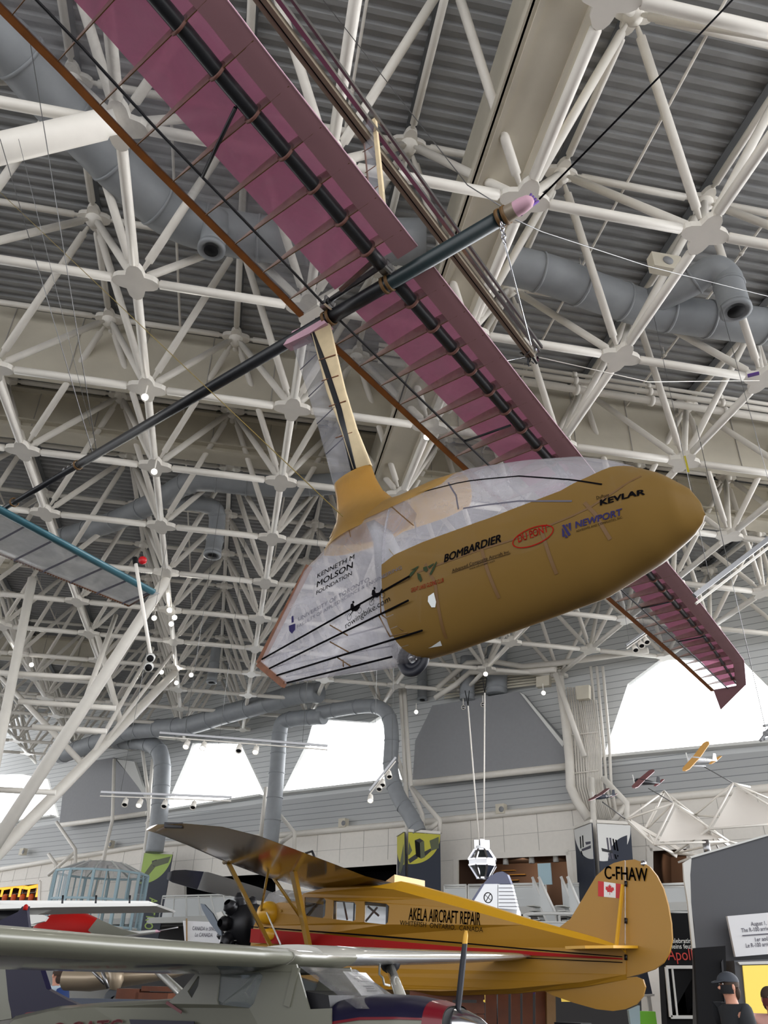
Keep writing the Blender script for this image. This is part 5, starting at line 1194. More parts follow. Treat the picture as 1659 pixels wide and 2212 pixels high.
# node lamps
def lamp(px, py, z=None, y=None, lit=True, label='', r=.11, power=60):
    p = onz(px, py, z) if z else (aty(px, py, y) if y else wall_pt(px, py, 3)); d = (CO-p); d.z = -abs(d.z)*.4-3; d.normalize()
    t = thing('spotlight', p, label, 'lamp', 'roof spotlights'); m = MB(); m.lathe(p-d*.28, d, ((0, 0), (0, r*.55), (.08, r*.8), (.24, r), (.3, r), (.3, r*.85), (.27, r*.8), (.27, 0)), 'steel_white', 16); m.tube(p-d*.2, p+V((0, 0, .45)), .02, 'steel_white'); m.build('housing', t)
    m = MB(); m.lathe(p-d*.005, d, ((0, 0), (0, r*.8), (.02, r*.7), (.03, 0)), 'lamp_glow' if lit else 'alu', 16); m.build('lens', t)
    if lit and power:
        l = bpy.data.lights.new('spotlight_lamp', 'SPOT'); l.energy = power; l.spot_size = radians(70); l.color = (1, .95, .86); l.shadow_soft_size = .08
        o = bpy.data.objects.new('spotlight_lamp', l); COL.objects.link(o); o.parent = t; o.location = d*.06; o.rotation_euler = d.to_track_quat('-Z', 'Y').to_euler()
    return t
LL = [(313, 858, 14.2, 'under the roof node left of the dark boom'), (333, 1019, 14.2, 'under the second roof node left of the pylon'), (922, 944, 14.4, 'beside the far wing trailing edge'), (366, 1318, 14.5, 'uppermost of the cluster above the branching column'), (377, 1334, 14.5, 'right one of the cluster above the branching column'), (333, 1335, 14.5, 'left one of the cluster above the branching column'), (370, 1348, 14.5, 'lowest of the cluster above the branching column'), (1049, 1456, 14.6, 'above the right blank dormer'), (413, 1458, 14.6, 'below the tail plane tip'), (381, 1475, 14.6, 'at the head of the branching column'), (349, 1452, 14.6, 'left of the head of the branching column'), (68, 1436, 14.6, 'at far left behind the tree column'), (36, 1438, 14.6, 'second from the far left behind the tree column')]
for k, (x, y, z, tx) in enumerate(LL): lamp(x, y, z=z, label='small white spotlight '+tx, r=.10 if k < 3 else .12, power=120 if k < 3 else 60)
for x, y, tx, lit in ((1174, 1497, 'beside the white reveal of the right dormer', True), (899, 1538, 'left of the right blank dormer', True), (1001, 1528, 'unlit, left one hung before the right dormer', False), (1043, 1522, 'unlit, right one hung before the right dormer', False)):
    lamp(x, y, label='small spotlight '+tx, lit=lit, power=0)
def track(a, b, y, heads, label, w=.05):
    P = aty(*a, y) ; Q = aty(*b, y); t = thing('light_track', P.lerp(Q, .5), label, 'light track', 'suspended light tracks')
    m = MB(); m.bar(P, Q, w, w*1.2, 'alu'); m.bar(P-V((0, 0, w*2.2)), Q-V((0, 0, w*2.2)), w*.8, w*.6, 'steel_white'); m.build('rail', t)
    for (f_, lit) in heads:
        c = P.lerp(Q, f_)-V((0, 0, w*2.2)); d = V((.1*random.uniform(-1, 1), -.6, -.8)).normalized(); m = MB(); m.tube(c, c-V((0, 0, .12)), .015, 'steel_white'); c -= V((0, 0, .16)); m.lathe(c-d*.12, d, ((0, 0), (0, .07), (.22, .09), (.22, .075), (.18, .07), (.18, 0)), 'steel_white', 14); h = m.build('lamp_head', t)
        m = MB(); m.lathe(c+d*.065, d, ((0, 0), (0, .07), (.02, .06), (.02, 0)), 'lamp_glow' if lit else 'black', 14); m.build('lens', h)
    for f_ in (.15, .85):
        c = P.lerp(Q, f_); m = MB(); m.tube(c, V((c.x, c.y, 15.2)), .006, 'wire', seg=5); m.build('hanger', t)
track((218, 1711), (500, 1722), 24, ((.2, False), (.31, True), (.5, False), (.72, False)), 'light track hung in front of the left blank dormer')
track((345, 1583), (708, 1611), 22, ((.17, True), (.27, True), (.48, False), (.58, True)), 'longest light track crossing above the two middle windows')
track((855, 1636), (798, 1708), 24, ((.25, False), (.5, False), (.62, False), (.95, True)), 'short slanting light track in front of the middle window')
track((1500, 1287), (1720, 1118), 13, (), 'long slanting light track right of the wing tip', .07)
track((1352, 1394), (1400, 1360), 21, ((.35, False), (.62, False), (.85, False)), 'short light track with three grey heads behind the wing')
P = aty(293, 1216, 12); Q = aty(326, 1420, 12); t = thing('camera_pole', Q, 'pole with two small cameras hanging beyond the teal tail plane', 'camera'); m = MB(); m.path([P, P.lerp(Q, .4), Q], .03, 'steel_white'); m.build('pole', t)
m = MB(); m.lathe(P, (P-Q), ((-.02, 0), (-.02, .045), (.1, .045), (.1, 0)), 'black', 12); m.build('pole_cap', t)
for dz in (0, -.15): m = MB(); c = Q+V((0, 0, dz)); m.lathe(c, V((.2, -.8, -.4)), ((0, 0), (0, .07), (.16, .07), (.16, 0)), 'offwhite', 14); h = m.build('camera_body', t); m = MB(); d = V((.2, -.8, -.4)).normalized(); m.lathe(c+d*.16, d, ((0, 0), (0, .055), (.01, .055), (.01, 0)), 'black', 14); m.build('lens', h)
m = MB(); p = aty(309, 1211, 14); m.lathe(p, V((0, -1, -.3)), ((0, 0), (0, .08), (.05, .08), (.06, 0)), 'red_alarm', 20); tag(m.build('alarm_disc'), 'small red disc beyond the tip of the teal tail plane', 'alarm')
m = MB(); p = onz(1532, 0, 15); 
# small exit style box under the purlin
m = MB(); p = onz(1437, 572, 15.4); m.box(p, (.35, .12, .22), 'cream', E2); t = m.build('ceiling_box'); tag(t, 'cream box with a round grille fixed under the deck above the duct', 'box'); m = MB(); m.lathe(p-E1*.12, -E1, ((0, 0), (0, .12), (.02, .12), (.02, 0)), 'dormer', 14); m.build('grille', t)
# yellow strap at a node, purple strap at another
m = MB(); m.bar(onz(1478, 985, 14.5), onz(1487, 1020, 14.1), .07, .03, 'yellow_strap'); tag(m.build('webbing_sling'), 'yellow sling looped at a roof node above the golden nose', 'sling'); wire([onz(1487, 1020, 14.1), onz(1500, 1080, 12.5)], .006, 'wire', 'thin cable under the yellow sling')
m = MB(); m.bar(onz(1615, 812, 14.4), onz(1640, 806, 14.4), .08, .05, 'purple'); tag(m.build('webbing_sling'), 'purple sling wrapped on the roof node at the right edge', 'sling')
# ================================================================ BANNERS ON THE WALL POSTS
def cell(a, b, c, d):                       # bilinear patch of four points
    return lambda u, v: a.lerp(b, u).lerp(d.lerp(c, u), v)
def banner(quads, label, disc, cx, cy, rad, deco, group='navy exhibit banners'):
    t = thing('banner', quads[0][3], label, 'banner', group)
    for qi, q in enumerate(quads):
        m = MB(); n_ = (q[1]-q[0]).cross(q[3]-q[0]).normalized()
        if n_.dot(CO-q[0]) < 0: n_ = -n_
        m.prism(q, -n_*.04, 'navy'); o = m.build('banner_face', t); f_ = cell(*q)
        c0, r0, a0, a1 = cx[qi], rad[qi], cy[qi][0], cy[qi][1]
        pts = []
        for k in range(41):
            x = k/40; dx = (x-c0)/r0[0]
            if abs(dx) <= 1: pts.append((x, cy[qi][0]+r0[1]*sqrt(1-dx*dx)))
        lo = [f_(x, 0) for x, y in pts]; hi = [f_(x, min(y, .999)) for x, y in pts]; n = len(pts)
        m = MB(); e = n_*.006; m.add([p+e for p in lo]+[p+e for p in hi], [(k, k+1, n+k+1, n+k) for k in range(n-1)], disc); m.build('disc', o)
        if deco[qi]:
            m = MB(); e = n_*.012
            for (pl, mt) in deco[qi]:
                tri = tessellate_polygon([[V((x, y, 0)) for x, y in pl]]); m.add([f_(x, y)+e for x, y in pl], [tuple(k) for k in tri], mt)
            m.build('picture', o)
        m = MB(); m.bar(q[0]+V((0, 0, .08)), q[1]+V((0, 0, .08)), .12, .12, 'steel_white'); m.build('top_bar', o)
    return t
def W4(l, off): return [wall_pt(x, y, o) for (x, y), o in zip(l, off)]
q2 = W4([(882, 1798), (951, 1803), (953, 1975), (881, 1965)], (3.0, 2.0, 2.0, 3.0)); q2b = W4([(858, 1808), (874, 1798), (874, 1960), (858, 1960)], (1.6, 3.0, 3.0, 1.6))
box_ = [(.27, .12), (.52, .12), (.56, .42), (.34, .45)]
b = banner([q2, q2b], 'navy banner with yellow disc and satellite picture, left of the hanging capsule', 'lime_yellow', (.0, .9), ((.0, 0), (.06, 0)), ((1.0, .42), (1.0, .38)),
       ([([(.20, .10), (.36, .07), (.48, .10), (.36, .13)], 'engine'), ([(.20, .10), (.36, .13), (.38, .33), (.24, .31)], 'black'), ([(.36, .13), (.49, .10), (.52, .31), (.38, .34)], 'photo_grey'), ([(.66, .09), (.95, .03), (.95, .18), (.72, .22)], 'photo_grey'), ([(.02, .12), (.12, .24), (.04, .30), (.0, .30)], 'photo_grey'), ([(.0, .36), (.24, .28), (.3, .33), (.05, .41)], 'engine'), ([(.5, .24), (.7, .19), (.72, .22), (.52, .30)], 'engine')], [([(.2, .5), (.9, .15), (.95, .4), (.5, .55)], 'photo_grey')]))
f_ = cell(*q2); m = MB(); n2_ = (q2[1]-q2[0]).cross(q2[3]-q2[0]).normalized(); n2_ = n2_ if n2_.dot(CO-q2[0]) > 0 else -n2_
def vtext(txt, fq, nrm, u, v0, v1, hw, mt, par):
    vs, fs = font_mesh(txt, .02, 0, 1.25); x0 = min(a for a, _ in vs); x1 = max(a for a, _ in vs); mm = MB()
    mm.add([fq(u+hw*(y/.72-.5), v0+(x-x0)/(x1-x0)*(v1-v0))+nrm*.014 for x, y in vs], fs, mt); mm.build('lettering', par)
vtext('S', f_, n2_, .38, .71, .79, .15, 'lime_yellow', b)
q1 = W4([(312, 1843), (373, 1846), (336, 2060), (275, 2050)], (2.2, 2.0, 2.0, 2.2))
b = banner([q1], 'navy banner with lime disc and the letters ASTRO, left of the yellow wing', 'lime', (0.0,), ((0, 0),), ((1.0, .33),), ([([(.05, .27), (.3, .12), (.42, .07), (.95, .02), (.9, .09), (.48, .14), (.2, .28)], 'photo_grey'), ([(.32, .08), (.48, .06), (.52, .12), (.38, .15)], 'engine'), ([(.02, .27), (.16, .26), (.14, .31), (.02, .31)], 'engine')],))
f_ = cell(*q1); n1_ = (q1[1]-q1[0]).cross(q1[3]-q1[0]).normalized(); n1_ = n1_ if n1_.dot(CO-q1[0]) > 0 else -n1_
vtext('ASTRO', f_, n1_, .62, .46, .78, .30, 'lime', b)
q3 = W4([(1289, 1779), (1362, 1783), (1374, 1960), (1302, 1960)], (3.0, 2.0, 2.0, 3.0)); q3b = W4([(1241, 1792), (1278, 1778), (1288, 1950), (1250, 1950)], (1.4, 3.0, 3.0, 1.4))
st = lambda x0, y0, y1: [([(x0, y0), (x0+.05, y0), (x0+.07, y1), (x0+.02, y1)], 'ink_grey'), ([(x0+.09, y0), (x0+.14, y0), (x0+.16, y1), (x0+.11, y1)], 'ink_grey'), ([(x0+.18, y0+.01), (x0+.22, y0+.01), (x0+.26, y1), (x0+.21, y1)], 'ink_black'), ([(x0+.26, y0+.02), (x0+.30, y0+.02), (x0+.34, y1+.01), (x0+.29, y1+.01)], 'ink_black')]
banner([q3, q3b], 'navy banner with white disc and space station picture, above the yellow fin', 'white', (.1, 1.0), ((0, 0), (.0, 0)), ((.9, .46), (1.02, .46)),
       (st(.25, .17, .32)+st(.27, .36, .43)+[([(.08, .30), (.2, .31), (.4, .33), (.4, .36), (.1, .34)], 'engine')], [([(.30, .13), (.36, .12), (.36, .28), (.30, .29)], 'ink_black'), ([(.44, .12), (.5, .12), (.5, .28), (.44, .28)], 'ink_black'), ([(.3, .32), (.36, .32), (.44, .40), (.38, .38)], 'ink_black'), ([(.36, .3), (.9, .28), (.9, .32), (.4, .33)], 'ink_grey'), ([(.6, .22), (.9, .23), (.9, .26), (.64, .26)], 'ink_grey')]))
# ================================================================ MEZZANINE
def rail_panel(px, off, label, posts, group='mezzanine railings', infill='panel_white'):
    q = [wall_pt(x, y, off) for x, y in px]; t = thing('railing', q[3], label, 'railing', group)
    f_ = cell(*q)
    for k in range(posts+1): m = MB(); m.tube(f_(k/posts, 0), f_(k/posts, 1), .045, 'white'); m.build('post', t)
    for v in (0, .1, 1.0): m = MB(); m.tube(f_(0, v), f_(1, v), .05 if v != .1 else .035, 'white'); m.build('rail', t)
    m = MB(); m.prism([f_(.0, .12), f_(1, .12), f_(1, 1), f_(0, 1)], WN*-.03, infill); m.build('infill_panel', t)
    return t
rail_panel([(352, 1936), (510, 1932), (530, 1976), (344, 1984)], 2.0, 'white railing with frosted panels behind the propeller of the yellow aircraft', 6)
rail_panel([(960, 1913), (1007, 1912), (1007, 1962), (960, 1962)], 2.0, 'white railing panel right of the yellow and navy banner', 1)
rail_panel([(1012, 1912), (1168, 1909), (1168, 1962), (1012, 1966)], 2.0, 'long white railing behind the blue capped fin', 2)
rail_panel([(1425, 1911), (1480, 1909), (1489, 1972), (1436, 1968)], 2.0, 'white railing between the yellow rudder and the dark exhibit wall', 1)
rail_panel([(1224, 1911), (1262, 1908), (1262, 1955), (1224, 1955)], 1.5, 'small white railing panel between the two stair flights', 1)
def stair(px, label):
    """px: top-left, top-right of the flight, foot; side panels of a white staircase"""
    (x0, y0), (x1, y1) = px; t = thing('stair', wall_pt(x0, y1, 4), label, 'stair', 'white stair flights')
    for k, dx in enumerate((0, 14)):
        off = 3.2+k*.9; A_ = wall_pt(x1+dx, y0, off); B_ = wall_pt(x0+dx, y1, off); h = V((0, 0, 1.15)); 
        m = MB(); m.prism([A_, B_, B_-h*.9, A_-h*.9], WN*.04, 'panel_white'); m.build('side_panel', t)
        m = MB(); m.tube(A_+h*.05, B_+h*.05, .06, 'white'); m.tube(A_-h*.92, B_-h*.92, .06, 'white'); m.tube(A_+h*.05, A_-h*.92, .05, 'white'); m.build('handrail', t)
    for k in range(8):
        m = MB(); p = wall_pt(lerp(x1, x0, (k+.5)/8), lerp(y0, y1, (k+.5)/8), 3.6)-V((0, 0, .95)); m.box(p, (.16, .5, .02), 'offwhite', WD, WN); m.build('tread', t)
    C_ = wall_pt(x1, y0, 3.2); D_ = wall_pt(x1+22, y0+3, 4.2); m = MB(); m.prism([C_, D_, D_-V((0, 0, 1.3)), C_-V((0, 0, 1.3))], WN*-.04, 'panel_white'); m.build('landing_panel', t)
    m = MB(); m.tube(C_+V((0, 0, .08)), D_+V((0, 0, .08)), .05, 'white'); m.tube(D_+V((0, 0, .08)), D_-V((0, 0, 1.3)), .05, 'white'); m.build('landing_rail', t)
stair(((1150, 1976), (1186, 1898)), 'white stair flight right of the hanging capsule, the left of two')
stair(((1212, 1978), (1247, 1897)), 'white stair flight left of the yellow fin, the right of two')
pts = [wall_pt(*q, 5) for q in ((1145, 1985), (1133, 1979), (1140, 1975), (1180, 1973), (1250, 1974))]; t = thing('platform_railing', pts[2], 'curved white platform railing at the foot of the stairs', 'railing')
m = MB(); m.path(smooth(pts), .06, 'white', seg=8); m.build('top_rail', t); m = MB(); P = [p-V((0, 0, .3)) for p in pts]; m.path(smooth(P), .04, 'white', seg=8); m.build('lower_rail', t)
m = MB(); m.prism([P[2], P[4], P[4]-V((0, 0, .8)), P[2]-V((0, 0, .8))], WN*-.03, 'panel_white'); m.build('infill_panel', t)
m = MB(); p = wall_pt(1177, 1888, 2.2); m.box(p, (.3, .03, .42), 'pale_blue', WD, WN); t = m.build('information_panel'); tag(t, 'small pale blue framed panel beside the top of the left stair', 'panel'); m = MB(); m.tube(p-V((0, 0, .4)), p-V((0, 0, 1.2)), .04, 'white'); m.build('stand', t)
for k, (y, w) in enumerate(((1881, 28), (1890, 42), (1902, 20))):
    m = MB(); a = wall_pt(1085+k*8, y, -2.85); b = wall_pt(1085+k*8+w, y-1, -2.85); m.bar(a, b, .03, .18, 'ochre', WN); tag(m.build('wall_text_strip'), 'pale strip of exhibit text on the brown alcove wall, %s' % ('top', 'middle', 'bottom')[k], 'sign', 'strips on the alcove wall')
for k in range(3):
    m = MB(); p = wall_pt((1092, 1148, 1200)[k], 1853-k*3, -.3); m.lathe(p, (0, 0, -1), ((0, 0), (0, .12), (.3, .14), (.3, 0)), 'offwhite', 12); tag(m.build('ceiling_spotlight'), 'small downlight in the brown alcove, %s of three' % ('left', 'middle', 'right')[k], 'lamp', 'downlights in the alcove')
# amber lit gallery at far left
for k in range(5):
    m = MB(); p = wall_pt(10+k*19, 1940, -.6); m.ball(p, .26, 'orange', 12, (.8, .5, 1.1)); tag(m.build('orange_seat'), 'orange rounded seat in the amber lit gallery, number %s from the left' % ('one', 'two', 'three', 'four', 'five')[k], 'seat', 'orange seats in the gallery')
    m = MB(); m.box(wall_pt(5+k*19, 1926, -1.2), (.1, .03, .35), 'amber', WD, WN); tag(m.build('gallery_lamp'), 'amber wall lamp above an orange seat, %s from the left' % ('first', 'second', 'third', 'fourth', 'fifth')[k], 'lamp', 'amber lamps in the gallery')
m = MB(); m.path([wall_pt(x, y, -.3) for x, y in ((-20, 1915), (10, 1919), (35, 1914), (60, 1918), (84, 1913))], .12, 'amber', seg=8); tag(m.build('light_band'), 'wavy amber light band along the top of the gallery', 'lamp')
# glazed pavilion
pc_ = aty(207, 1960, 46); R = 2.4; zb_ = solve_z(pc_, 207, 2010); zt_ = solve_z(pc_, 207, 1888); zr_ = solve_z(pc_, 207, 1863)
pv = thing('glazed_pavilion', (pc_.x, pc_.y, zb_), 'many sided white framed glass pavilion with shallow roof, left of the ASTRO banner', 'pavilion')
m = MB(); m.lathe((pc_.x, pc_.y, 0), (0, 0, 1), ((0, .0), (0, R*.8), (zb_, R*.8), (zb_, R*1.02), (zb_+.12, R*1.02), (zb_+.12, 0)), 'offwhite', 12); m.build('base', pv)
vv = [V((pc_.x+R*cos(2*pi*k/12+.13), pc_.y+R*sin(2*pi*k/12+.13), 0)) for k in range(12)]
for k in range(12):
    a = vv[k]; b = vv[(k+1) % 12]; m = MB(); m.bar(a+V((0, 0, zb_)), a+V((0, 0, zt_)), .13, .13, 'pale_blue'); m.build('mullion', pv)
    m = MB()
    for z in (zb_+.1, lerp(zb_, zt_, .5), zt_): m.bar(a+V((0, 0, z)), b+V((0, 0, z)), .1, .1, 'pale_blue')
    md = a.lerp(b, .5); m.bar(md+V((0, 0, zb_)), md+V((0, 0, zt_)), .06, .06, 'pale_blue'); m.build('frame', pv)
    m = MB(); m.add([a+V((0, 0, zb_)), b+V((0, 0, zb_)), b+V((0, 0, zt_)), a+V((0, 0, zt_))], [(0, 1, 2, 3)], 'glass'); m.build('pane', pv)
    ca = V((lerp(pc_.x, a.x, .45), lerp(pc_.y, a.y, .45), zr_)); cb = V((lerp(pc_.x, b.x, .45), lerp(pc_.y, b.y, .45), zr_))
    m = MB(); m.add([a+V((0, 0, zt_)), b+V((0, 0, zt_)), cb, ca], [(0, 1, 2, 3)], 'fairing_film'); m.add([ca, cb, V((pc_.x, pc_.y, zr_+.1))], [(0, 1, 2)], 'fairing_film'); m.build('roof_panel', pv)
    m = MB(); m.bar(a+V((0, 0, zt_)), ca, .07, .07, 'offwhite'); m.build('rafter', pv)
# ================================================================ HUNG MODELS, SAILS, CAPSULE
def yplane(px, py, y): return aty(px, py, y)
SY = 17.0
sf_ = thing('sail_structure', yplane(1525, 1850, SY), 'white tube frame carrying two triangular fabric sails above the dark exhibit wall', 'sculpture')
def D(px, py, d=0): return aty(px, py, SY+d)
nodes = {'a': D(1352, 1770, .4), 'b': D(1435, 1709, 1.2), 'c': D(1455, 1735, 0), 'd': D(1412, 1824, -.3), 'e': D(1574, 1817, 0), 'f': D(1531, 1791, -.2), 'g': D(1584, 1692, 0), 'h': D(1456, 1844, .8), 'i': D(1500, 1761, 1.0), 'j': D(1397, 1791, 1.2), 'k': D(1700, 1742, .6), 'l': D(1720, 1776, -.3), 'm': D(1620, 1700, 1.2), 'n': D(1560, 1850, .9), 'o': D(1620, 1830, 1.0)}
for ab in ('ab', 'ac', 'aj', 'jd', 'ad', 'ah', 'dh', 'bc', 'bi', 'ci', 'cd', 'de', 'ce', 'fe', 'ff', 'fg', 'gl', 'fl', 'gi', 'if', 'he', 'hf', 'jc', 'gk', 'gm', 'eo', 'no', 'fn', 'hn', 'il', 'jb'):
    a, b = nodes[ab[0]], nodes[ab[1]]
    if (a-b).length < .01: continue
    m = MB(); m.tube(a, b, .022, 'steel_white', seg=8); m.build('frame_tube', sf_)
for a, b in ((D(1358, 1776, .4), D(1462, 1850, .8)), (D(1362, 1774, .5), D(1490, 1848, .9)), (D(1531, 1795, 0), D(1600, 1845, .8)), (D(1420, 1742, 1.2), D(1395, 1790, 1.2))):
    m = MB(); m.bar(a, b, .03, .07, 'steel_white'); m.build('frame_bar', sf_)
def sail(p, name):
    a, b, c = p; n_ = (b-a).cross(c-a).normalized(); n_ = n_ if n_.dot(CO-a) > 0 else -n_; P = []
    for i in range(9):
        row = []
        for j in range(9):
            u = i/8; v = j/8; q = a.lerp(b.lerp(c, v), u); bulge = u*(1-u)*.35*sin(pi*v)*0+(-.12*sin(pi*v)*sin(pi*u)); row.append(q+n_*bulge)
        P.append(row)
    m = MB(); m.grid(P, 'sail'); m.build(name, sf_)
sail((D(1460, 1743, 0), D(1423, 1818, -.2), D(1562, 1811, 0)), 'fabric_sail'); sail((D(1591, 1700, 0), D(1540, 1788, -.15), D(1702, 1776, -.2)), 'fabric_sail')
m = MB(); p = D(1524, 1815, -.05); m.tube(p, V((p.x, p.y, solve_z(p, 1526, 1850))), .07, 'alu'); m.build('support_post', sf_)
def model(c, wt, wb_, fa, fb, tl, cols, label, txt, fl=None, y=17.5, root=None, spread=3):
    """small hung model aircraft; pixel outline points of wing tips, fuselage ends"""
    P = lambda q, d=0: aty(q[0], q[1], y+d)
    t = thing('model_aircraft', P(c), label, 'model aircraft', 'model aircraft above the exhibit')
    a = P(fa); b = P(fb, .25); d = (b-a); L = d.length; m = MB(); w = L*.085
    m.path([a, a.lerp(b, .08), a.lerp(b, .3), a.lerp(b, .6), b], [w*.5, w, w*1.1, w*.8, w*.25], cols[1], seg=14); fu = m.build('fuselage', t)
    r0 = a.lerp(b, .30)+V((0, 0, w*.8))
    for tip, d_ in ((P(wt, .9), 1), (P(wb_, -.8), -1)):
        m = MB(); s = (tip-r0); ch = d.normalized()*L*.13; q = [r0-ch, r0+ch, r0+s*.85+ch*.95, tip+ch*.4, tip-ch*.4, r0+s*.85-ch*.95]
        m.prism(q, (0, 0, w*.28), cols[0]); m.build('wing', t)
    m = MB(); e = a.lerp(b, .93); tt = P(tl, .5); s = (tt-e); ch = d.normalized()*L*.08; m.prism([e-ch, e+ch, tt+ch*.6, tt-ch*.6], (0, 0, w*.2), cols[0]); m.prism([e-ch, e+ch, e-s*.7+ch*.6, e-s*.7-ch*.6], (0, 0, w*.2), cols[0]); m.build('tailplane', t)
    m = MB(); m.prism([e-ch, e+ch*1.2, e+ch*1.1+V((0, 0, w*2.6)), e-ch*.1+V((0, 0, w*2.6))], V((0, 0, 1)).cross(d).normalized()*w*.2, cols[1]); m.build('fin', t)
    m = MB(); m.bar(a-V((0, 0, w*2))-d.normalized()*.02, a+V((0, 0, w*2.2))-d.normalized()*.05, .03, .015, 'white'); m.build('propeller', t)
    if fl:
        m = MB(); for_ = [(P(q[0], -.1), P(q[1], -.1)) for q in fl]
        for p, q in for_: m.path([p, p.lerp(q, .15), p.lerp(q, .6), q], [w*.15, w*.45, w*.45, w*.1], 'silver', seg=10)
        m.build('float', t)
    if txt:
        n_ = V((0, 0, 1)).cross(d).normalized(); n_ = n_ if n_.dot(CO-a) > 0 else -n_; m = MB(); dd = d.normalized(); up = dd.cross(n_); up = up if up.z > 0 else -up
        o = a.lerp(b, .48)+n_*(w*.98); vs, fs = font_mesh(txt, .02); x1 = max(v[0] for v in vs); m.add([o+dd*(x/x1*L*.32)+up*((yv-.36)*w*1.1) for x, yv in vs], fs, 'white'); m.build('registration', fu)
    if root: wire([P(c)-V((0, 0, w)), root], .012, 'wire', 'thin rod holding '+label.split(',')[0], None, 'rod', 'support_rod')
model((1300, 1727), (1314, 1704), (1273, 1730), (1284, 1722), (1328, 1719), (1333, 1715), ('brown_plane', 'navy'), 'dark red and navy model aircraft, lowest left of the three', 'G-CAHI', root=nodes['a'])
model((1400, 1697), (1411, 1664), (1369, 1703), (1372, 1687), (1426, 1693), (1433, 1684), ('brown_plane', 'engine'), 'dark red and black model aircraft, middle of the three', None, root=nodes['c'])
model((1520, 1650), (1529, 1603), (1478, 1666), (1488, 1640), (1548, 1644), (1557, 1634), ('ochre', 'silver'), 'ochre winged grey model floatplane, highest of the three', 'G-CASN', fl=[((1492, 1655), (1525, 1655))], root=nodes['g'])
t = thing('model_aircraft', aty(1655, 1580, 17.5), 'grey model aircraft cut by the right edge before the bright window', 'model aircraft'); m = MB()
for l in (((1643, 1600), (1664, 1572)), ((1650, 1597), (1664, 1594)), ((1650, 1568), (1672, 1564))): m.bar(aty(l[0][0], l[0][1], 17.5), aty(l[1][0], l[1][1], 17.6), .07, .05, 'dormer')
m.path([aty(1652, 1585, 17.5), aty(1700, 1578, 17.8)], .06, 'dormer'); m.build('airframe', t)
wire([t.location, V((t.location.x, t.location.y, 15.2))], .008, 'wire', 'thin wire over the grey model at the right edge')
# hanging capsule
cy_ = 22.0; cc_ = aty(1042, 1862, cy_); pr_ = lambda px, py: aty(px, py, cy_)
R0 = (pr_(1073, 1862)-pr_(1012, 1862)).length/2; z0 = cc_.z
hz = lambda y: aty(1042, y, cy_).z
cap_ = thing('hanging_capsule', cc_, 'faceted silver space capsule model hanging on two long white lines', 'spacecraft model')
def ngon(z, r, n=8, ph=.2): return [V((cc_.x+r*cos(2*pi*k/n+ph), cc_.y+r*sin(2*pi*k/n+ph), z)) for k in range(n)]
lv = [(hz(1897), R0*.42), (hz(1870), R0*.98), (hz(1858), R0), (hz(1836), R0*.52), (hz(1828), R0*.5)]
rings = [ngon(z, r) for z, r in lv]
m = MB(); m.add(rings[1]+rings[2], [(k, (k+1) % 8, 8+(k+1) % 8, 8+k) for k in range(8)], 'silver'); m.add(rings[3]+rings[4], [(k, (k+1) % 8, 8+(k+1) % 8, 8+k) for k in range(8)], 'silver'); m.cap(rings[4], 'silver'); m.build('body_band', cap_)
for k in range(8):
    for (a, b) in ((0, 1), (2, 3)):
        m = MB(); m.add([rings[a][k], rings[a][(k+1) % 8], rings[b][(k+1) % 8], rings[b][k]], [(0, 1, 2, 3)], 'glass' if k % 3 else 'navy'); m.build('facet', cap_)
        m = MB(); m.bar(rings[a][k], rings[b][k], .05, .05, 'chrome'); m.build('strut', cap_)
for lvl in (0, 1, 2, 3):
    m = MB()
    for k in range(8): m.bar(rings[lvl][k], rings[lvl][(k+1) % 8], .04, .04, 'chrome')
    m.build('ring_frame', cap_)
m = MB(); m.path([V((cc_.x, cc_.y, hz(1894))), V((cc_.x, cc_.y, hz(1838)))], R0*.35, 'engine', seg=12); m.build('core', cap_)
m = MB()
for k in range(4): a = pi/2*k; m.box(V((cc_.x+.14*cos(a), cc_.y+.14*sin(a), hz(1824))), (.06, .06, .1), 'chrome')
m.build('top_fitting', cap_)
for k, (a, b) in enumerate((((1011, 1525), (1035, 1822)), ((1047, 1497), (1045, 1822)))):
    wire([aty(a[0], a[1], cy_), aty(b[0], b[1], cy_)], .02, 'steel_white', ('left', 'right')[k]+' long white line holding up the silver capsule', 'lines of the capsule')
    m = MB(); top = (onz(1009, 1495, 14.7), onz(1047, 1460, 14.7))[k]; top = aty(*((1009, 1492), (1047, 1465))[k], cy_); m.bar(aty(a[0], a[1], cy_)+V((0, 0, .02)), top-V((.06, 0, 0)), .03, .02, 'black'); m.bar(aty(a[0], a[1], cy_)+V((0, 0, .02)), top+V((.06, 0, 0)), .03, .02, 'black'); tag(m.build('black_strap'), 'black strap at the head of the %s capsule line' % ('left', 'right')[k], 'strap', 'straps of the capsule')
# ================================================================ EXHIBITS AT RIGHT
EY = 13.5
def E_(px, py, d=0): return aty(px, py, EY+d)
wall = [(1493, 1854), (1659, 1806), (1760, 1776), (1760, 2400), (1506, 2400), (1503, 2060), (1500, 2000), (1492, 1950), (1490, 1890)]
t = thing('exhibit_wall', E_(1580, 2400), 'tall dark grey curved exhibit wall at the right edge', 'partition'); m = MB(); m.prism([E_(*q) for q in wall], (0, .15, 0), 'exhibit_grey'); m.build('panel', t)
m = MB(); m.prism([E_(*q, -.02) for q in ((1476, 1864), (1494, 1853), (1491, 1890), (1493, 1950), (1503, 2052), (1496, 2052), (1486, 1950), (1478, 1900))], (0, .05, 0), 'offwhite'); m.build('white_edge', t)
m = MB(); m.prism([E_(*q, -.05) for q in ((1493, 1854), (1760, 1776), (1760, 1772), (1491, 1850))], (0, .6, 0), 'offwhite'); m.build('top_trim', t)
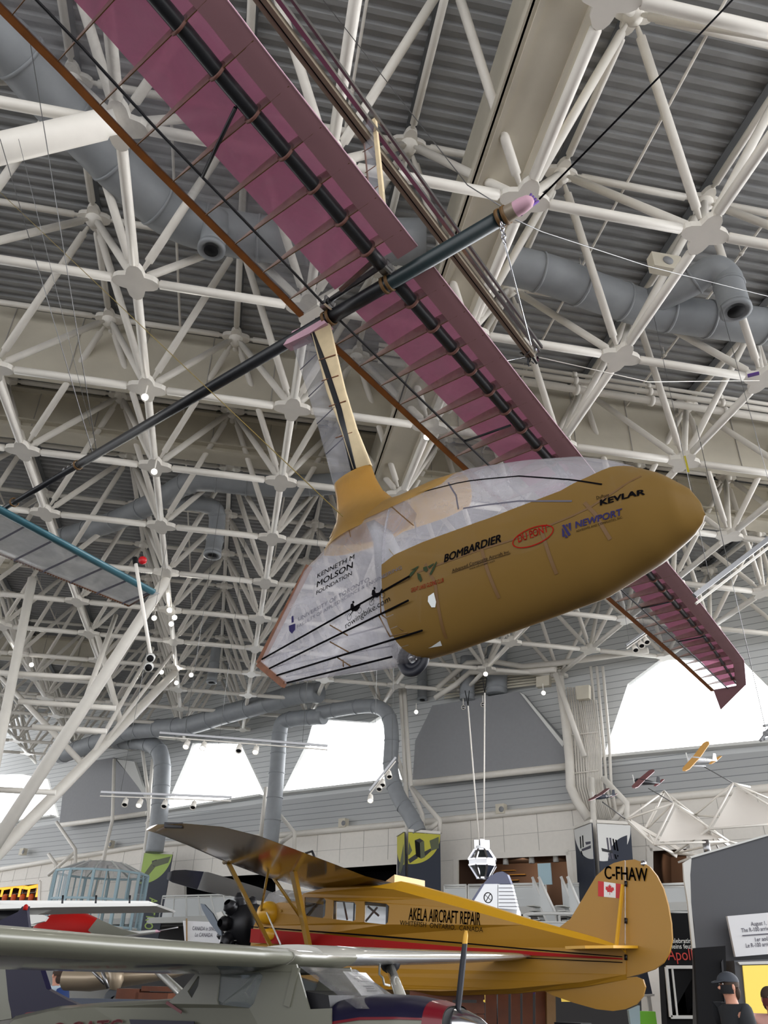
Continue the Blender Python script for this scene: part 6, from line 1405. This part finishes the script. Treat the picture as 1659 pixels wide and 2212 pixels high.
t = thing('exhibit_portal', E_(1540, 2300, -.6), 'black box portal standing before the dark exhibit wall', 'partition'); m = MB(); m.prism([E_(*q, -.6) for q in ((1500, 2048), (1567, 2043), (1580, 2400), (1520, 2400))], (0, .08, 0), 'black'); m.build('panel', t)
m = MB(); m.prism([E_(*q, -.62) for q in ((1556, 2078), (1560, 2072), (1575, 2250), (1570, 2250))], (0, -.03, 0), 'engine'); m.build('edge_trim', t)
t = thing('exhibit_sign', E_(1600, 2060, -.3), 'white sign about the R-100 arriving, on the dark exhibit wall', 'sign'); sg = [E_(*q, -.3) for q in ((1571, 1979), (1720, 1966), (1720, 2056), (1589, 2067))]; m = MB(); m.prism(sg, (0, .06, 0), 'sign_white'); sp__ = m.build('board', t)
def htext(txt, a, b, hpx, y, mt, par, bold=0, name='lettering'):
    A_ = aty(a[0], a[1], y); B_ = aty(b[0], b[1], y); vs, fs = font_mesh(txt, bold); x0 = min(v[0] for v in vs); x1 = max(v[0] for v in vs); h = hpx*(A_-CO).length/F*1.1; up = V((0, 0, 1)); m = MB()
    m.add([A_.lerp(B_, (x-x0)/(x1-x0))+up*(q/.72*h) for x, q in vs], fs, mt); return m.build(name, par)
for tx, a, b in (('August 1, 19', (1623, 2000), (1668, 1997)), ('The R-100 arrives', (1602, 2014), (1668, 2009)), ('1er août', (1632, 2034), (1664, 2031)), ('Le R-100 arrive', (1612, 2047), (1668, 2043))): htext(tx, a, b, 6, EY-.31, 'ink_grey', sp__, .008)
m = MB(); m.bar(E_(1604, 2021, -.32), E_(1700, 2014, -.32), .01, .012, 'ink_grey'); m.build('rule_line', sp__)
t = thing('display_case', E_(1640, 2230, -.4), 'display case with a lit yellow picture under the white sign', 'display'); m = MB(); m.prism([E_(*q, -.4) for q in ((1586, 2075), (1720, 2070), (1720, 2400), (1612, 2400))], (0, .35, 0), 'exhibit_grey'); m.build('case', t)
m = MB(); m.prism([E_(*q, -.45) for q in ((1594, 2078), (1720, 2074), (1720, 2081), (1598, 2084))], (0, .2, 0), 'offwhite'); m.build('lamp_shelf', t)
m = MB(); m.prism([E_(*q, -.42) for q in ((1603, 2086), (1720, 2083), (1720, 2400), (1632, 2400))], (0, -.02, 0), 'screen_yellow'); m.build('picture', t)
AY = 16.0
def Aq(px, py, d=0): return aty(px, py, AY+d)
t = thing('space_exhibit_panel', Aq(1470, 2250), 'black exhibit panel lettered Celebrating, Pleins feux and Apollo', 'panel'); m = MB(); m.prism([Aq(*q) for q in ((1425, 1973), (1502, 1972), (1512, 2086), (1432, 2086))], (0, .3, 0), 'black'); pb_ = m.build('board', t)
htext('Celebrating', (1444, 2037), (1499, 2037), 7, AY-.02, 'white', pb_, .012); htext('Pleins feux', (1446, 2049), (1498, 2049), 7, AY-.02, 'white', pb_, .012); htext('Apollo', (1443, 2074), (1513, 2074), 17, AY-.02, 'red_disc', pb_)
m = MB(); m.prism([[Aq(*q) for q in ((1434, 2086), (1512, 2086), (1530, 2400), (1452, 2400))], [Aq(*q) for q in ((1441, 2091), (1507, 2091), (1520, 2195), (1450, 2195))]], (0, .3, 0), 'black'); m.build('surround', t)
m = MB(); q = [Aq(*p, -.03) for p in ((1439, 2089), (1508, 2089), (1522, 2197), (1449, 2197))]
for a, b in zip(q, q[1:]+q[:1]): m.bar(a, b, .05, .05, 'white')
m.bar(Aq(1452, 2092, -.02), Aq(1463, 2195, -.02), .03, .03, 'white'); m.build('window_frame', t)
m = MB(); m.prism([Aq(*p, 1.0) for p in ((1430, 2080), (1530, 2080), (1540, 2210), (1440, 2210))], (0, .05, 0), 'engine'); m.build('back_panel', t)
m = MB(); m.lathe(Aq(1475, 2130, .3), (0, -1, 0), ((0, 0), (0, .085), (.03, .085), (.03, 0)), 'red_disc', 24); tag(m.build('red_disc'), 'round red disc inside the exhibit window', 'disc')
m = MB(); m.path([Aq(1508, 2118, .4), Aq(1472, 2190, .2)], .075, 'beige_metal', seg=16); ob = m.build('telescope_tube'); tag(ob, 'slanting pale metal tube inside the exhibit window', 'tube')
m = MB(); m.box(Aq(1500, 2175, .6), (.2, .2, .3), 'slate'); m.lathe(Aq(1500, 2158, .5), (0, -1, .3), ((0, 0), (0, .08), (.15, .08), (.15, 0)), 'chrome', 14); tag(m.build('instrument'), 'grey instrument with a round lens inside the exhibit window', 'instrument')
m = MB(); m.prism([aty(*q, 18.0) for q in ((1395, 2085), (1432, 2078), (1446, 2400), (1408, 2400))], (0, .4, 0), 'wall_cream'); o = m.build('wall_column'); tag(o, 'pale panelled pier between the rudder and the black exhibit panel', 'pier')
m = MB(); m.prism([aty(*q, 17.2) for q in ((1380, 2098), (1398, 2096), (1410, 2150), (1392, 2152))], (0, .1, 0), 'navy'); m.prism([aty(*q, 17.1) for q in ((1388, 2148), (1414, 2147), (1414, 2152), (1388, 2153))], (0, .2, 0), 'offwhite'); pf_ = aty(1401, 2152, 17.15); m.bar(pf_, V((pf_.x, pf_.y, 0)), .06, .06, 'offwhite'); tag(m.build('navy_banner_foot'), 'foot of a navy banner with a white bar behind the lower fin', 'banner')
m = MB(); m.box(aty(1396, 2204, 14.5), (.13, .1, .12), 'green', (1, 0, 0)); tag(m.build('green_box'), 'small bright green box right below the lower fin', 'box')
m = MB(); m.prism([aty(*q, 14.2) for q in ((1358, 2182), (1382, 2172), (1386, 2300), (1375, 2300))], (0, .1, 0), 'pale_blue'); tag(m.build('hanging_cloth'), 'pale blue cloth hanging below the lower fin', 'cloth')
# wooden crate wall and timber
g = 'vertical planks of the crate'
cr = thing('plank_fence', aty(1110, 2300, 15.0), 'dark reddish vertical plank fence under the tail of the yellow aircraft', 'fence')
for (a, b) in ((1049, 1073), (1076, 1098), (1104, 1124), (1129, 1151), (1157, 1178)):
    m = MB(); m.prism([aty(a, 2139, 15), aty(b, 2139, 15), aty(b+1, 2420, 15), aty(a+1, 2420, 15)], (0, .05, 0), 'wood'); m.build('plank', cr)
m = MB(); m.prism([aty(1046, 2220, 15.08), aty(1180, 2220, 15.08), aty(1180, 2232, 15.08), aty(1046, 2232, 15.08)], (0, .05, 0), 'wood'); m.build('cross_rail', cr)
m = MB(); m.prism([aty(1181, 2136, 14.9), aty(1200, 2136, 14.9), aty(1204, 2420, 14.9), aty(1184, 2420, 14.9)], (0, .3, 0), 'wood_light'); tag(m.build('timber_post'), 'light timber post right of the plank fence', 'post')
m = MB(); m.prism([aty(*q, 16) for q in ((1005, 2146), (1048, 2143), (1049, 2166), (1040, 2162))], (0, .05, 0), 'screen_yellow'); tag(m.build('lit_picture'), 'lit yellow picture left of the plank fence', 'picture')
m = MB(); m.box(aty(1152, 2141, 15.4), (.03, .02, .04), 'purple'); tag(m.build('blue_light'), 'small blue light above the plank fence', 'lamp')
m = MB(); m.prism([aty(*q, 16) for q in ((1212, 2148), (1242, 2148), (1240, 2164), (1214, 2164))], (0, .05, 0), 'screen_yellow'); tag(m.build('lit_picture'), 'lit yellow picture under the fin of the yellow aircraft', 'picture')
tb = thing('timber_railing', aty(960, 2300, 14.6), 'low red-brown timber railing behind the silver spinner', 'railing')
for a, b, w in (((885, 2150), (1046, 2150), .12), ((900, 2176), (1046, 2178), .14), ((880, 2196), (1046, 2200), .1)): m = MB(); m.bar(aty(*a, 14.6), aty(*b, 14.6), .1, w, 'wood'); m.build('rail', tb)
for x in (900, 970, 1036): m = MB(); m.bar(aty(x, 2142, 14.65), aty(x+1, 2330, 14.65), .12, .1, 'wood'); m.build('upright', tb)
# sign in front of the propeller
t = thing('exhibit_sign', aty(430, 2080, 19), 'pale CANADA in SPACE sign left of the yellow aircraft propeller', 'sign'); m = MB(); q = [aty(*p, 19) for p in ((395, 1989), (472, 1992), (476, 2070), (402, 2070))]; m.prism(q, (0, .05, 0), 'sign_white'); o = m.build('board', t)
htext('CANADA in SPACE', (415, 2009), (469, 2011), 6, 18.98, 'ink_grey', o, .005); htext('Le CANADA', (421, 2023), (459, 2024), 6, 18.98, 'ink_grey', o, .005)
m = MB(); m.bar(aty(403, 1984, 18.9), aty(404, 2070, 18.9), .03, .03, 'wood_light'); m.build('pole', t)
# ================================================================ AIRCRAFT AT THE LEFT EDGE
LY = 9.5
wa = thing('white_biplane', aty(100, 2100, LY), 'white light aircraft whose thin wings reach in from the left edge', 'aircraft')
def lp3(l, y, ext, mt, name, par):
    m = MB(); m.prism([aty(x, yy_, y) for x, yy_ in l], (0, ext, 0), mt); return m.build(name, par)
w1 = lp3([(-80, 1945), (60, 1945), (320, 1946), (324, 1950), (318, 1953), (60, 1953), (-80, 1952)], LY+.6, .9, 'white', 'wing', wa)
w2 = lp3([(-80, 1954), (100, 1952), (335, 1951), (342, 1954), (337, 1957), (100, 1960), (-80, 1966)], LY, .9, 'white', 'wing', wa)
for x in (136, 208, 281): m = MB(); m.tube(aty(x, 1934, LY+.2), aty(x-2, 1960, LY+.2), .012, 'engine', seg=6); m.build('wing_peg', w2)
lp3([(-60, 1958), (55, 1955), (112, 1955), (120, 1959), (95, 1972), (60, 1982), (10, 1990), (-60, 1996)], LY+.3, .06, 'offwhite', 'tailplane', wa)
lp3([(40, 1976), (92, 1976), (102, 1981), (95, 1990), (70, 1996), (50, 1995)], LY-.2, .06, 'offwhite', 'rudder', wa)
m = MB(); m.path([aty(-60, 1978, LY+.3), aty(20, 1985, LY+.3), aty(60, 1990, LY+.2)], [.16, .13, .05], 'engine'); m.build('fuselage', wa)
df = thing('dark_tail_fin', aty(50, 2010, 8.2), 'dark navy aircraft fin with a red lamp above the near grey wing', 'fin'); lp3([(-20, 1996), (0, 1988), (38, 1970), (48, 1958), (60, 1957), (58, 1966), (63, 2010), (-20, 2010)], 8.2, .06, 'cessna_navy', 'fin', df)
m = MB(); m.lathe(aty(54, 1966, 8.15), (0, 0, 1), ((0, 0), (0, .02), (.03, .022), (.045, .012), (.05, 0)), 'red', 14); m.build('red_lamp', df)
gl = thing('red_nosed_glider', aty(200, 2050, 12), 'white aircraft with a red painted back and pink tipped nose behind the grey wing', 'aircraft')
GLt = [(70, 2002), (90, 1985), (115, 1970), (150, 1966), (168, 1968), (210, 1986), (262, 2009), (300, 2011), (338, 2008), (347, 2012)]
GLb = [(70, 2040), (90, 2045), (115, 2050), (150, 2052), (168, 2052), (210, 2045), (262, 2030), (300, 2022), (338, 2016), (347, 2013)]
def loft(a, b, y, wid, mt, k0, k1, e=0):
    P = []
    for k in range(k0, k1):
        A_ = aty(*a[k], y); B_ = aty(*b[k], y); c = (A_+B_)/2; h = (A_.z-B_.z)/2+e; w = wid[k]+e; P.append([V((c.x, c.y+w*cos(t_), c.z+h*sin(t_))) for t_ in [2*pi*q/20 for q in range(20)]])
    m = MB(); m.grid(P, mt, True, True); return m
wl_ = [.1, .2, .25, .25, .25, .2, .12, .1, .07, .02]
loft(GLt, GLb, 12, wl_, 'red', 0, 6, .004).build('red_fuselage', gl); loft(GLt, GLb, 12, wl_, 'offwhite', 5, 9).build('nose', gl); loft(GLt, GLb, 12, wl_, 'mauve_foam', 8, 10).build('nose_tip', gl)
m = MB(); m.tube(aty(345, 2011, 12), aty(385, 2003, 12), .012, 'alu'); m.build('probe', gl)
m = MB(); m.prism([aty(x, y_, 11.7) for x, y_ in ((210, 1984), (262, 2007), (300, 2016), (215, 2030), (190, 2010))], (0, .02, 0), 'cessna'); m.build('canopy_side', gl)
# seen below the near wing
bp_ = thing('beige_aircraft', aty(260, 2150, 14), 'beige metal aircraft with a landing leg seen below the grey wing', 'aircraft')
BT = [(145, 2085), (200, 2085), (300, 2088), (380, 2094), (400, 2100)]; BB = [(145, 2140), (200, 2142), (300, 2128), (380, 2112), (400, 2104)]
loft(BT, BB, 14, [.3, .4, .4, .2, .05], 'beige_metal', 0, 5).build('fuselage', bp_)
m = MB(); m.path([aty(250, 2090, 13.4), aty(252, 2118, 13.4), aty(246, 2138, 13.4)], [.11, .10, .08], 'beige_metal', seg=16); m.build('landing_leg', bp_)
m = MB(); c = aty(248, 2160, 13.4); m.lathe(c-V((0, .06, 0)), (0, 1, 0), ((0, .05), (0, .13), (.03, .16), (.09, .16), (.12, .13), (.12, .05)), 'tread', 20); m.build('wheel', bp_)
m = MB(); m.tube(aty(198, 2095, 13.2), aty(226, 2126, 13.2), .02, 'alu'); m.tube(aty(220, 2095, 13.2), aty(234, 2135, 13.2), .025, 'alu'); m.build('brace', bp_)
for k, (x0, x1, y0, y1) in enumerate(((266, 310, 2135, 2158), (305, 372, 2143, 2160), (318, 380, 2130, 2142))):
    m = MB(); a = aty(x0, y0, 12.8); b = aty(x1, y1, 12.8); m.box((a+b)/2, (abs(b.x-a.x)/2, .3, abs(a.z-b.z)/2), 'wood'); tag(m.build('wooden_crate'), 'red-brown wooden crate beside the beige landing wheel, %s' % ('left one', 'long low one', 'rear one')[k], 'crate', 'crates below the wing')
m = MB(); m.prism([aty(*q, 11.5) for q in ((150, 2156), (358, 2160), (352, 2300), (150, 2300))], (0, .1, 0), 'slate'); tag(m.build('low_barrier'), 'slate blue low barrier behind the grey aircraft', 'barrier')
# ================================================================ PEOPLE
def skin_fig(name, parent, joints, bones, mt, sub=2):
    bm = bmesh.new(); lay = bm.verts.layers.skin.verify(); vs = {}
    for k, (p, r) in joints.items():
        v = bm.verts.new(p); v[lay].radius = r if isinstance(r, tuple) else (r, r); vs[k] = v
    first = next(iter(vs.values())); first[lay].use_root = True
    for a, b in bones: bm.edges.new((vs[a], vs[b]))
    me = bpy.data.meshes.new(name); bm.to_mesh(me); bm.free(); tmp = bpy.data.objects.new(name, me); COL.objects.link(tmp)
    md = tmp.modifiers.new('skin', 'SKIN'); md.use_smooth_shade = True; sb = tmp.modifiers.new('sub', 'SUBSURF'); sb.levels = sub; sb.render_levels = sub
    dg = bpy.context.evaluated_depsgraph_get(); m2 = bpy.data.meshes.new_from_object(tmp.evaluated_get(dg)); bpy.data.objects.remove(tmp)
    m2.materials.clear(); m2.materials.append(M[mt]); m2.polygons.foreach_set('use_smooth', [True]*len(m2.polygons))
    o = bpy.data.objects.new(name, m2); COL.objects.link(o); o.parent = parent; WORG[o.name] = V(parent.location); return o
def person(loc, H, face, label, shirt, trousers, hair=None, cap=None, mask=None, arms='down', turn=0):
    """face: heading in degrees, 0 = looking to +x. Local frame: x forward, y left, z up"""
    t = thing('person', (loc[0], loc[1], 0), label, 'person'); t.rotation_euler = (0, 0, radians(face)); k = H/1.78; J = {}
    def j(n, x, y, z, r): J[n] = (V((x, y, z))*k, (r[0]*k, r[1]*k) if isinstance(r, tuple) else r*k)
    j('pelvis', 0, 0, .95, (.15, .11)); j('belly', .0, 0, 1.10, (.145, .105)); j('chest', .0, 0, 1.30, (.165, .115)); j('neckb', -.01, 0, 1.46, (.075, .07)); j('neck', 0, 0, 1.53, .055); j('head', .015, 0, 1.63, (.082, .095)); j('crown', .01, 0, 1.73, (.07, .085))
    for s, n in ((1, 'l'), (-1, 'r')):
        j('hip'+n, 0, .09*s, .90, .095); j('knee'+n, .015, .105*s, .49, .06); j('ank'+n, -.01, .11*s, .09, .042); j('toe'+n, .15, .125*s, .03, .035)
        j('sh'+n, -.01, .19*s, 1.42, .062); j('el'+n, -.03, .245*s, 1.12, .045); j('wr'+n, .05, .25*s, .87, .03); j('pm'+n, .07, .25*s, .80, (.04, .022))
        for q in range(4): j('f%d%s' % (q, n), .055+.018*q-.005, .25*s, .745-.004*abs(q-1.5), .0095); j('g%d%s' % (q, n), .075+.016*q, .235*s, .70-.006*abs(q-1.5), .008)
        j('t1'+n, .115, .24*s, .79, .011); j('t2'+n, .125, .225*s, .75, .009)
    B = [('pelvis', 'belly'), ('belly', 'chest'), ('chest', 'neckb'), ('neckb', 'neck'), ('neck', 'head'), ('head', 'crown')]
    for n in 'lr':
        B += [('pelvis', 'hip'+n), ('hip'+n, 'knee'+n), ('knee'+n, 'ank'+n), ('ank'+n, 'toe'+n), ('chest', 'sh'+n), ('sh'+n, 'el'+n), ('el'+n, 'wr'+n), ('wr'+n, 'pm'+n)]
        for q in range(4): B += [('pm'+n, 'f%d%s' % (q, n)), ('f%d%s' % (q, n), 'g%d%s' % (q, n))]
        B += [('pm'+n, 't1'+n), ('t1'+n, 't2'+n)]
    body = skin_fig('body', t, J, B, 'skin')
    def grow(keys, g): return {a: (J[a][0], tuple(v+g*k for v in (J[a][1] if isinstance(J[a][1], tuple) else (J[a][1],)*2))) for a in keys}
    S_ = grow(['chest', 'belly', 'pelvis', 'neckb', 'shl', 'shr'], .03)
    for n in 'lr': S_['sh'+n] = (J['sh'+n][0]+V((0, 0, .004)), (.105*k, .105*k))
    for n in 'lr': S_['m'+n] = (J['sh'+n][0].lerp(J['el'+n][0], .8), (.08*k, .08*k))
    S_['neckb'] = (J['neckb'][0]+V((0, 0, .012*k)), (.105*k, .105*k)); S_['pelvis'] = (J['pelvis'][0]-V((0, 0, .02)), (.165*k, .13*k))
    skin_fig('shirt', t, S_, [('chest', 'belly'), ('belly', 'pelvis'), ('chest', 'neckb'), ('chest', 'shl'), ('chest', 'shr'), ('shl', 'ml'), ('shr', 'mr')], shirt)
    T_ = grow(['pelvis', 'hipl', 'hipr', 'kneel', 'kneer', 'ankl', 'ankr'], .014); skin_fig('trousers', t, T_, [('pelvis', 'hipl'), ('pelvis', 'hipr'), ('hipl', 'kneel'), ('hipr', 'kneer'), ('kneel', 'ankl'), ('kneer', 'ankr')], trousers)
    org = V(t.location)
    def loc_build(mb, name): 
        WORG[t.name] = V((0, 0, 0)); o = mb.build(name, t); WORG[t.name] = org; return o
    hz_ = 1.66*k; 
    m = MB(); m.lathe(V((.095, 0, 1.655))*k, V((.6, 0, -.5)), ((-.02*k, .006*k), (.01*k, .015*k), (.035*k, .018*k), (.045*k, .004*k)), 'skin', 10); loc_build(m, 'nose')
    for s in (1, -1):
        m = MB(); m.ball(V((.008, .093*s, 1.645))*k, .03*k, 'skin', 10, (.6, .35, 1.1)); loc_build(m, 'ear')
        m = MB(); m.ball(V((.093, .035*s, 1.675))*k, .012*k, 'white', 8, (.6, 1.2, .7)); m.ball(V((.099, .035*s, 1.675))*k, .006*k, 'black', 8); loc_build(m, 'eye')
    if hair:
        m = MB(); P = []
        for a in range(9):
            th = lerp(0, pi*.62, a/8); P.append([V((.0+.112*sin(th)*cos(p)*(1 if cos(p) < 0 else .80), .098*sin(th)*sin(p), 1.685+.105*cos(th)))*k for p in [2*pi*q/20 for q in range(20)]])
        m.grid(P, hair, True, True); m.ball(V((-.06, 0, 1.60))*k, .07*k, hair, 12, (.7, 1.1, 1.1)); loc_build(m, 'hair')
    if cap:
        m = MB(); P = []
        for a in range(8): th = pi*.5*a/7; P.append([V((.005+.118*sin(th)*cos(p), .103*sin(th)*sin(p), 1.695+.10*cos(th)))*k for p in [2*pi*q/22 for q in range(22)]])
        m.grid(P, cap, True, True)
        q_ = [V((.10+.09*cos(a)*1.0, .085*sin(a), 1.70-.02*cos(a)))*k for a in [-pi/2+pi*i/12 for i in range(13)]]; m.prism(q_, (0, 0, .008), cap); loc_build(m, 'cap')
    if mask:
        m = MB(); P = []
        for a in range(7):
            z = lerp(1.585, 1.665, a/6); w = sin(pi*(.25+.5*a/6)); P.append([V((.0+.113*cos(p)*(.82+.22*w), .098*sin(p), z))*k for p in [-1.45+2.9*i/14 for i in range(15)]])
        m.grid(P, mask); loc_build(m, 'face_mask')
    m = MB()
    return t, loc_build, k
def at_floor(px, D_): r = ray(px, 2120); return (r.x/r.y*D_, D_)
p1, lb, k_ = person(at_floor(1573, 10.0), 1.80, 190, 'person in a dark T-shirt and cap with a black face mask, looking left', 'shirt_dark', 'trousers', 'hair', 'cap', 'mask')
p2, lb2, k2_ = person(at_floor(1656, 10.4), 1.68, 262, 'person in a pink top and dark red face mask at the right edge', 'shirt_pink', 'trousers', 'hair', None, 'mask_red')
p3, lb3, k3_ = person(at_floor(122, 16.0), 1.74, 150, 'person in a pale blue shirt with a blue backpack, under the grey wing', 'shirt_blue', 'trousers', 'hair')
m = MB(); P = []
for a, (z, hx, hy) in enumerate(((.98, .02, .05), (1.0, .09, .14), (1.15, .11, .16), (1.3, .10, .15), (1.42, .06, .12), (1.45, .01, .04))): P.append([V((-.2+hx*cos(t_), hy*sin(t_), z)) for t_ in [2*pi*q/18 for q in range(18)]])
m.grid(P, 'backpack', True, True); WORG[p3.name] = V((0, 0, 0))
bp2 = m.build('backpack', None, origin=(0, 0, 0)); bp2.location = p3.location; bp2.rotation_euler = p3.rotation_euler; tag(bp2, 'dark blue backpack worn by the person under the grey wing', 'backpack')
